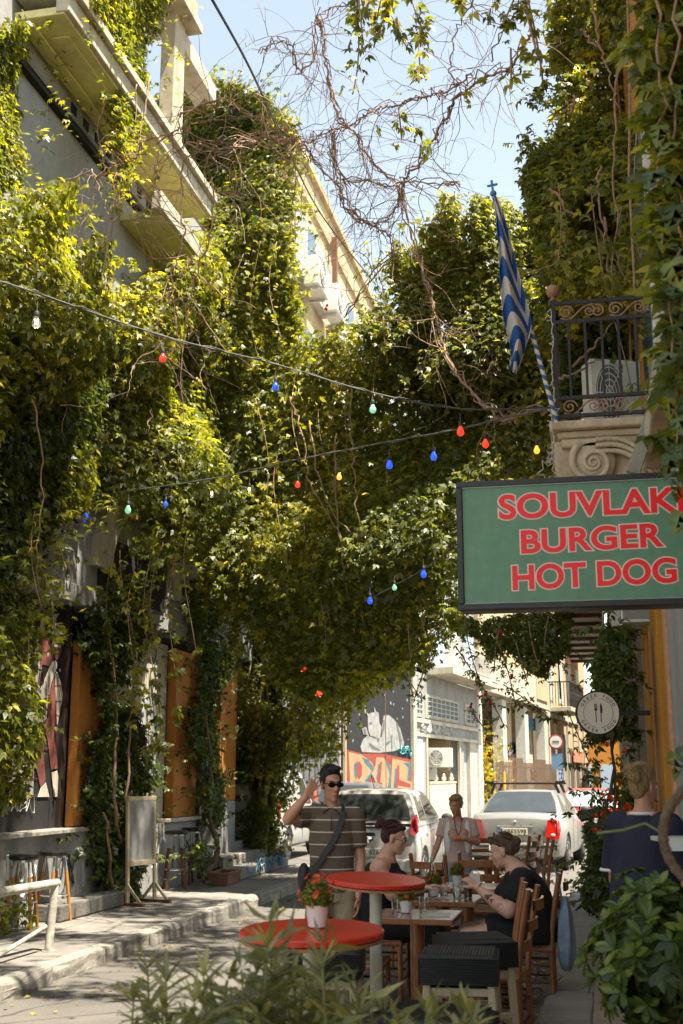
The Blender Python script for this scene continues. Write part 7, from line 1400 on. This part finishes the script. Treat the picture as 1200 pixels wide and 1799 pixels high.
# hanging strands with red flowers, lower right
v15 = vine('bougainvillea sprays with red blossoms hanging below the green sign', cat='flowering vine', name='bougainvillea')
mass(v15, [(800,1070),(1000,1075),(990,1130),(965,1165),(950,1190),(915,1160),(880,1135),(850,1150),(830,1105)], 'y', 12.6, 2300, .4, (.05,.075), L_dark, 151, rag=10, bulge=.15, kind='three', holes=-.7, vshift=.15)
strands(v15, px_strands([(790,1080,770,1175),(740,1090,735,1160),(760,1150,745,1240),(715,1160,722,1230),(735,1190,760,1230),(822,1090,880,1240),(850,1120,905,1245),(810,1130,870,1285),(860,1200,950,1260),(900,1230,1000,1270),(950,1090,960,1190),(840,1230,870,1290),(925,1120,935,1200),(900,1090,880,1180),(985,1080,975,1150),(830,1240,850,1285),(1000,1240,1020,1350)], 12.2, .1), 152, L_dark, (.045,.07), 34, .07, kind='three', vshift=.2)
b = [(843,1222),(853,1218),(829,1240),(862,1238),(856,1302),(900,1188),(936,1228),(880,1110),(902,1190),(573,540),(560,1220),(535,1178),(858,1325)]
r = random.Random(3)
for (x, y) in b:
    q = MB(); c = ay(x, y, 12.1 if x > 600 else 15.0); s = .035 if x > 600 else .05
    for k in range(7): d = Vector((r.gauss(0,1), r.gauss(0,1), r.gauss(0,1))).normalized(); e_ = d.orthogonal().normalized(); q.add([c, c+d*s*.6+e_*s*.5, c+d*s*1.1, c+d*s*.6-e_*s*.5], [(0,1,2,3)])
    q.o('blossom', M_mag if x > 700 else M_fred, v15)
# bush climbing the drainpipe
v16 = vine('dark leafy bush with red flowers climbing beside the round sign', cat='flowering bush', name='climbing_bush')
mass(v16, [(1062,1110),(1105,1095),(1108,1300),(1110,1440),(1095,1560),(1070,1600),(1035,1595),(1025,1540),(1040,1480),(1030,1420),(1045,1340),(1040,1290),(1075,1240),(1060,1180)], 'y', 10.9, 6500, .5, (.05,.085), L_dark, 161, rag=9, bulge=.15, kind='three', vshift=.1)
for k in range(15):
    q = MB(); c = ay(r.choice([1052,1060,1080,1090,1072,1095])+r.uniform(-10,10), r.uniform(1380,1475) if k % 5 else r.uniform(1290,1380), 10.5); s = .030
    for j in range(7): d = Vector((r.gauss(0,1), r.gauss(0,1), r.gauss(0,1))).normalized(); e_ = d.orthogonal().normalized(); q.add([c, c+d*s*.6+e_*s*.5, c+d*s*1.1, c+d*s*.6-e_*s*.5], [(0,1,2,3)])
    q.o('blossom', M_fred, v16)
stems(v16, [[ay(x, y, 11.1) for x, y in l] for l in [[(1062,1590),(1065,1450),(1080,1300),(1090,1120)],[(1075,1590),(1080,1430),(1072,1250)]]], .022, M_bark)
# small plant with striped purple leaves
v17 = E('striped_plant', 'small plant with striped purple and white leaves in the terracotta trough', 'plant', (-.98, 16.2, .32))
rn = np.random.default_rng(8); n = 420; P = rn.normal(size=(n,3))*np.array([.17,.1,.11])+np.array([0,0,.14]); lm = leafmat('leaf_purple', (.07,.03,.06), (.32,.2,.28), (.6,.5,.52), .2); leaves('foliage', P, nrm(rn.normal(size=(n,3))+np.array([0,-.4,.5])), rn.uniform(.05,.09,n), lm, v17, 'three', wid=.3, down=-.2, v=rn.uniform(0,1,n)); 
n = 90; P = rn.normal(size=(n,3))*np.array([.22,.05,.12])+np.array([.1,0,.42]); leaves('tall_foliage', P, nrm(rn.normal(size=(n,3))+np.array([0,-.4,.5])), rn.uniform(.04,.07,n), L_sage, v17, 'three', wid=.25, down=-.6); b = MB(); [b.tube([(x*.1-.1,0,-.02),(x*.14-.1,0,.3),(x*.17-.08,.0,.55)], .005, 5) for x in range(4)]; b.o('stems', M_stemg, v17)
# yellow-green tree in the garden gap
yt = E('garden_tree', 'small yellow-leaved tree behind the metal fence of the garden gap', 'tree', P0+DIR*19.0-FN*.6)
rn = np.random.default_rng(18); n = 1500; P = rn.normal(size=(n,3))*np.array([.55,.6,.8])+np.array([0,0,2.1]); leaves('crown', P, nrm(rn.normal(size=(n,3))+np.array([0,0,.8])), rn.uniform(.12,.2,n), L_yel, yt, 'palm', wid=.3); b = MB(); b.tube([(0,0,0),(.05,0,1.2),(0,0,2.4)], .06, 8); b.o('trunk', M_bark, yt)
# bare creeper twigs against the sky
tw = E('bare_vine', 'tangle of leafless creeper twigs looping across the sky between the buildings', 'bare vine')
mains = [[(455,95),(478,75),(500,72),(515,90),(522,120),(548,110),(555,60),(560,30),(585,12),(615,10)],[(560,30),(568,70),(575,130),(590,190),(612,222),(640,265),(665,295),(700,330),(705,350)],[(585,228),(560,240),(545,250),(520,250),(490,246),(450,250),(380,240)],[(585,228),(615,222),(640,205),(668,190),(700,184),(715,178),(745,172),(770,165),(800,150),(830,130)],[(705,350),(712,310),(735,290),(745,262),(768,235),(785,205),(800,178),(830,150),(870,130),(905,110),(930,60)],[(705,340),(720,400),(735,460),(755,510),(762,540),(775,590),(800,650),(830,690),(870,730),(885,738),(940,722),(975,715)],[(585,228),(590,290),(610,320),(650,318),(690,325),(730,318),(780,325),(805,322)],[(500,245),(540,265),(560,290),(600,340),(630,380),(660,395),(700,360),(705,340)],[(583,228),(586,280),(600,350),(625,385),(665,400),(690,440),(640,510),(600,560)],
  [(310,205),(340,190),(380,175),(420,190),(470,215),(520,240)],[(330,250),(380,262),(430,255),(470,240),(520,245)],[(160,312),(200,290),(240,270),(262,245),(300,235),(330,215)],[(300,245),(318,290),(320,350),(322,420),(300,500),(310,560),(312,600)],[(285,255),(270,300),(278,340),(285,400)],[(128,320),(160,300),(180,350),(200,388),(205,300)],[(370,310),(372,400),(350,470),(330,540),(335,600)],[(860,110),(880,60),(905,20),(915,-20)],[(800,150),(790,120),(800,60),(820,20),(850,-20)]]
tm = MB(); r = random.Random(55); fine = MB(); roots = []
def depth(x): return 12.5 if x > 380 else 10.2
for i, l in enumerate(mains):
    P = spline([ay(x, y, depth(x)-(max(0, x-700)*.010)) for x, y in l], 7, .025); q = MB(); w_ = .012 if i in (3,4,5,1) else .0085
    q.tube(P, w_*r.uniform(.8,1.1), 6); 
    if i < 12: 
        for _ in range(2): fine.tube([p+Vector((r.uniform(-.05,.05), r.uniform(-.1,.1), r.uniform(-.06,.06))) for p in P[::2]], .007, 4)
    q.o('stem', M_stem, tw, smooth=True); roots += P
def twig(p, d, L, rad, dep=0):
    P = [p]; n = max(4, int(L/.07)); cur = Vector((r.gauss(0,.25), r.gauss(0,.25), r.gauss(0,.15)))
    for k in range(n):
        d = (d+cur*.35+Vector((r.gauss(0,.16), r.gauss(0,.16), r.gauss(0,.14)-.05))).normalized(); P.append(P[-1]+d*(L/n))
        if dep < 2 and r.random() < .14: twig(P[-1], (d+Vector((r.gauss(0,.8), r.gauss(0,.6), r.gauss(0,.8)))).normalized(), L*r.uniform(.25,.55), rad*.6, dep+1)
    fine.tube(P, [max(.0018, rad*(1-.6*i/n)) for i in range(n+1)], 4, caps=False)
for k in range(380):
    p = r.choice(roots); twig(p+Vector((0, r.uniform(-.2,.2), 0)), Vector((r.gauss(0,.7), r.gauss(0,.6), r.gauss(-.35,.8))).normalized(), r.uniform(.3,1.3), r.uniform(.0035,.0065))
T(fine.o('twigs', M_stem, tw), kind='stuff')
# dangling loops of stems over the balcony region
P = []; 
lv = [ay(x, y, depth(x)) for x, y in [(700,215),(710,230),(720,250),(690,245),(730,270),(640,110),(600,150)]]
# creeper in front of the street: thin fringe at the left pavement
v18 = vine('small trailing vine at the foot of the white railing', cat='vine', name='trailing_vine'); p = az(10, 1640, .15); n = 120; rn = np.random.default_rng(3); P = np.array(p)+rn.normal(size=(n,3))*np.array([.13,.2,.12])+np.array([0,0,.15]); leaves('foliage', P, nrm(rn.normal(size=(n,3))+np.array([.3,-.3,1])), rn.uniform(.06,.1,n), L_vine, v18, 'palm')
# ------------------------------------------------------------------ foreground bushes
def oleander_leaf(v):
    vs = []; fs = []; n = 6
    for i in range(n+1):
        t = i/n; w_ = .0085*math.sin(PI*min(1, t*.96+.03))**.8; z = -.018*t*t; vs += [(-w_, t*.11, z+.002), (0, t*.11, z), (w_, t*.11, z+.002)]
    for i in range(n): fs += [(i*3, i*3+1, i*3+4, i*3+3), (i*3+1, i*3+2, i*3+5, i*3+4)]
    return leaf_mesh(vs, fs, L_sage, v)
OM = [oleander_leaf(v) for v in (.05,.25,.45,.65,.85)]
def oleander(loc, label, tips, seed, nleaf, grp):
    """tips: list of (x, y, z) of shoot ends; every shoot carries whorls of narrow leaves"""
    t = E('oleander_bush', label, 'bush', loc, 0, grp); r = random.Random(seed); cnt = 0; SP_, SN, SS, ST = [], [], [], []
    for (tx, ty, tz) in tips:
        tip = Vector((tx, ty, tz)); base = Vector((tx*.55+r.uniform(-.08,.08), ty*.5+r.uniform(-.05,.05), 0)); L = (tip-base).length; P = spline([base, base*.5+tip*.5+Vector((r.uniform(-.04,.04), r.uniform(-.04,.04), .02)), tip], 6); b = MB(); b.tube(P, [.006-.0035*i/len(P) for i in range(len(P))], 6); b.o('stem', M_stemg, t, smooth=True)
        m_ = int(L/.030)
        for k in range(m_):
            f_ = .25+.75*k/max(1, m_-1); p = P[min(len(P)-1, int(f_*(len(P)-1)))].lerp(P[min(len(P)-1, int(f_*(len(P)-1))+1)], (f_*(len(P)-1)) % 1); topn = 1 if f_ > .97 else 0
            for j in range(3+3*topn):
                a = r.uniform(0, 2*PI); el = r.uniform(.1, .8)+topn*.55; d = Vector((math.cos(a)*math.cos(el), math.sin(a)*math.cos(el), math.sin(el))); s = r.uniform(.75, 1.15)*(1-.25*topn)
                if cnt < nleaf and (f_ > .5):
                    o = link('leaf', r.choice(OM), t); q = d.to_track_quat('Y', 'Z'); o.rotation_mode = 'QUATERNION'; o.rotation_quaternion = q; o.location = p; o.scale = (s*r.uniform(.9,1.25), s, s); cnt += 1
                else: SP_.append(p); SN.append(d.cross(Vector((r.gauss(0,1), r.gauss(0,1), r.gauss(0,1)))).normalized()); SS.append(.105*s); ST.append(d)
    if SP_: leaves('foliage', np.array([tuple(p) for p in SP_]), np.array([tuple(p) for p in SN]), np.array(SS), L_sage, t, 'one', wid=.16, tipdir=np.array([tuple(d) for d in ST]))
    return t
def tips_from(pxs, Y, loc): return [tuple(ay(x, y, Y+r_)-Vector(loc)) for (x, y, r_) in pxs]
r = random.Random(9)
A_ = [(235,1700),(265,1640),(300,1665),(335,1700),(285,1720),(365,1655),(395,1660),(420,1640),(360,1700),(330,1740),(250,1760),(405,1700),(300,1760),(440,1690)]
B_ = [(470,1600),(455,1650),(490,1640),(520,1665),(560,1640),(545,1690),(600,1695),(620,1680),(590,1730),(500,1720),(460,1730),(530,1740),(640,1720),(565,1600),(478,1560)]
C_ = [(748,1715),(765,1735),(810,1725),(835,1730),(700,1750),(720,1770),(790,1760),(850,1760),(680,1720)]
for i, (lst, lx, lab, nl) in enumerate(((A_, 330, 'grey-green oleander bush at the bottom left of the long planter', 300), (B_, 540, 'grey-green oleander bush in the middle, in front of the nearest red table', 300), (C_, 770, 'sparse oleander shoots at the right end of the planter before the woven stools', 230))):
    c = ay(lx, 1790, 3.25); loc = Vector((c.x, 3.25, .46)); tips = []
    for (x, y) in lst:
        for k in range(1): q = ay(x+r.uniform(-8,8), y+62, 3.25+r.uniform(-.14,.14)); tips.append(tuple(q-loc))
    oleander(loc, lab, tips, 40+i, nl, None)
op.location = (ay(520,1790,3.25).x, 3.25, 0)
# broad-leaved shrub lower right
def pit_leaf(v):
    vs = []; fs = []; n = 5
    for i in range(n+1):
        t = i/n; w_ = .0165*(math.sin(PI*min(.97, t**1.5*.9+.06))); z = -.012*t*t; vs += [(-w_, t*.075, z+.005), (0, t*.075, z), (w_, t*.075, z+.005)]
    for i in range(n): fs += [(i*3, i*3+1, i*3+4, i*3+3), (i*3+1, i*3+2, i*3+5, i*3+4)]
    return leaf_mesh(vs, fs, L_shrub, v)
PM = [pit_leaf(v) for v in (.1,.3,.5,.7,.95)]
ps = E('broadleaf_shrub', 'dense glossy broad-leaved shrub in the lower right corner', 'shrub', (.34, 4.75, .40)); rn = np.random.default_rng(4); cnt = 0; r = random.Random(12); SP_, SN, SS, ST = [], [], [], []
ctr = ay(1168, 1668, 4.75); cc = Vector(ctr)-Vector((.34, 4.75, .40)); rad = (.27, .27, .30)
for k in range(230):
    u = Vector((r.gauss(0,1), r.gauss(0,1), r.gauss(0,1))).normalized(); f_ = r.uniform(.55, 1.0)*(1+.12*math.sin(u.x*5+u.z*4)); p = cc+Vector((u.x*rad[0], u.y*rad[1], u.z*rad[2]))*f_; ax_ = (u+Vector((0,0,.5))).normalized(); nl = r.randint(7, 10)
    for j in range(nl):
        a = j*2*PI/nl+r.uniform(-.3,.3); e1 = ax_.orthogonal().normalized(); e2 = ax_.cross(e1); el = r.uniform(.15,.9); d = (e1*math.cos(a)+e2*math.sin(a))*math.cos(el)+ax_*math.sin(el); s = r.uniform(.7,1.1)
        if cnt < 300 and u.y < -.1 and f_ > .8: o = link('leaf', PM[4] if r.random() < .15 else r.choice(PM[:4]), ps); o.rotation_mode = 'QUATERNION'; z_ = ax_; x_ = d.cross(z_).normalized(); o.rotation_quaternion = Matrix((x_, d, x_.cross(d))).transposed().to_quaternion(); o.location = p; o.scale = (s,)*3; cnt += 1
        else: SP_.append(p); SN.append(ax_); SS.append(.074*s); ST.append(d)
leaves('foliage', np.array([tuple(p) for p in SP_]), np.array([tuple(p) for p in SN]), np.array(SS), L_shrub, ps, 'one', wid=.42, tipdir=np.array([tuple(d) for d in ST]))
for k in range(9): b = MB(); e_ = cc+Vector((r.uniform(-.18,.18), r.uniform(-.15,.15), r.uniform(-.1,.12))); b.tube(spline([Vector((r.uniform(-.05,.05), r.uniform(-.05,.05), -.1)), Vector((cc.x*.4, cc.y*.4, .08)), e_], 5), .008, 6); b.o('stem', M_bark, ps, smooth=True)
# thick bent branch at the right edge
tb = E('bent_branch', 'thick curved brown branch looping at the right edge before the woman in navy', 'branch', ay(1200, 1400, 3.9)); P = spline([ay(x, y, 3.9)-ay(1200,1400,3.9) for x, y in [(1215,1375),(1190,1400),(1172,1430),(1165,1465),(1172,1500),(1190,1530),(1215,1550)]], 6); b = MB(); b.tube(P, [.016+.002*math.sin(i*2) for i in range(len(P))], 10); b.o('limb', M_bark, tb, smooth=True); b = MB(); b.tube([P[18]+Vector((0,0,0)), P[18]+Vector((-.05,.02,.03)), P[18]+Vector((-.12,0,.01)), P[18]+Vector((-.2,.0,-.0))], .004, 5); b.o('twig', M_stemg, tb)
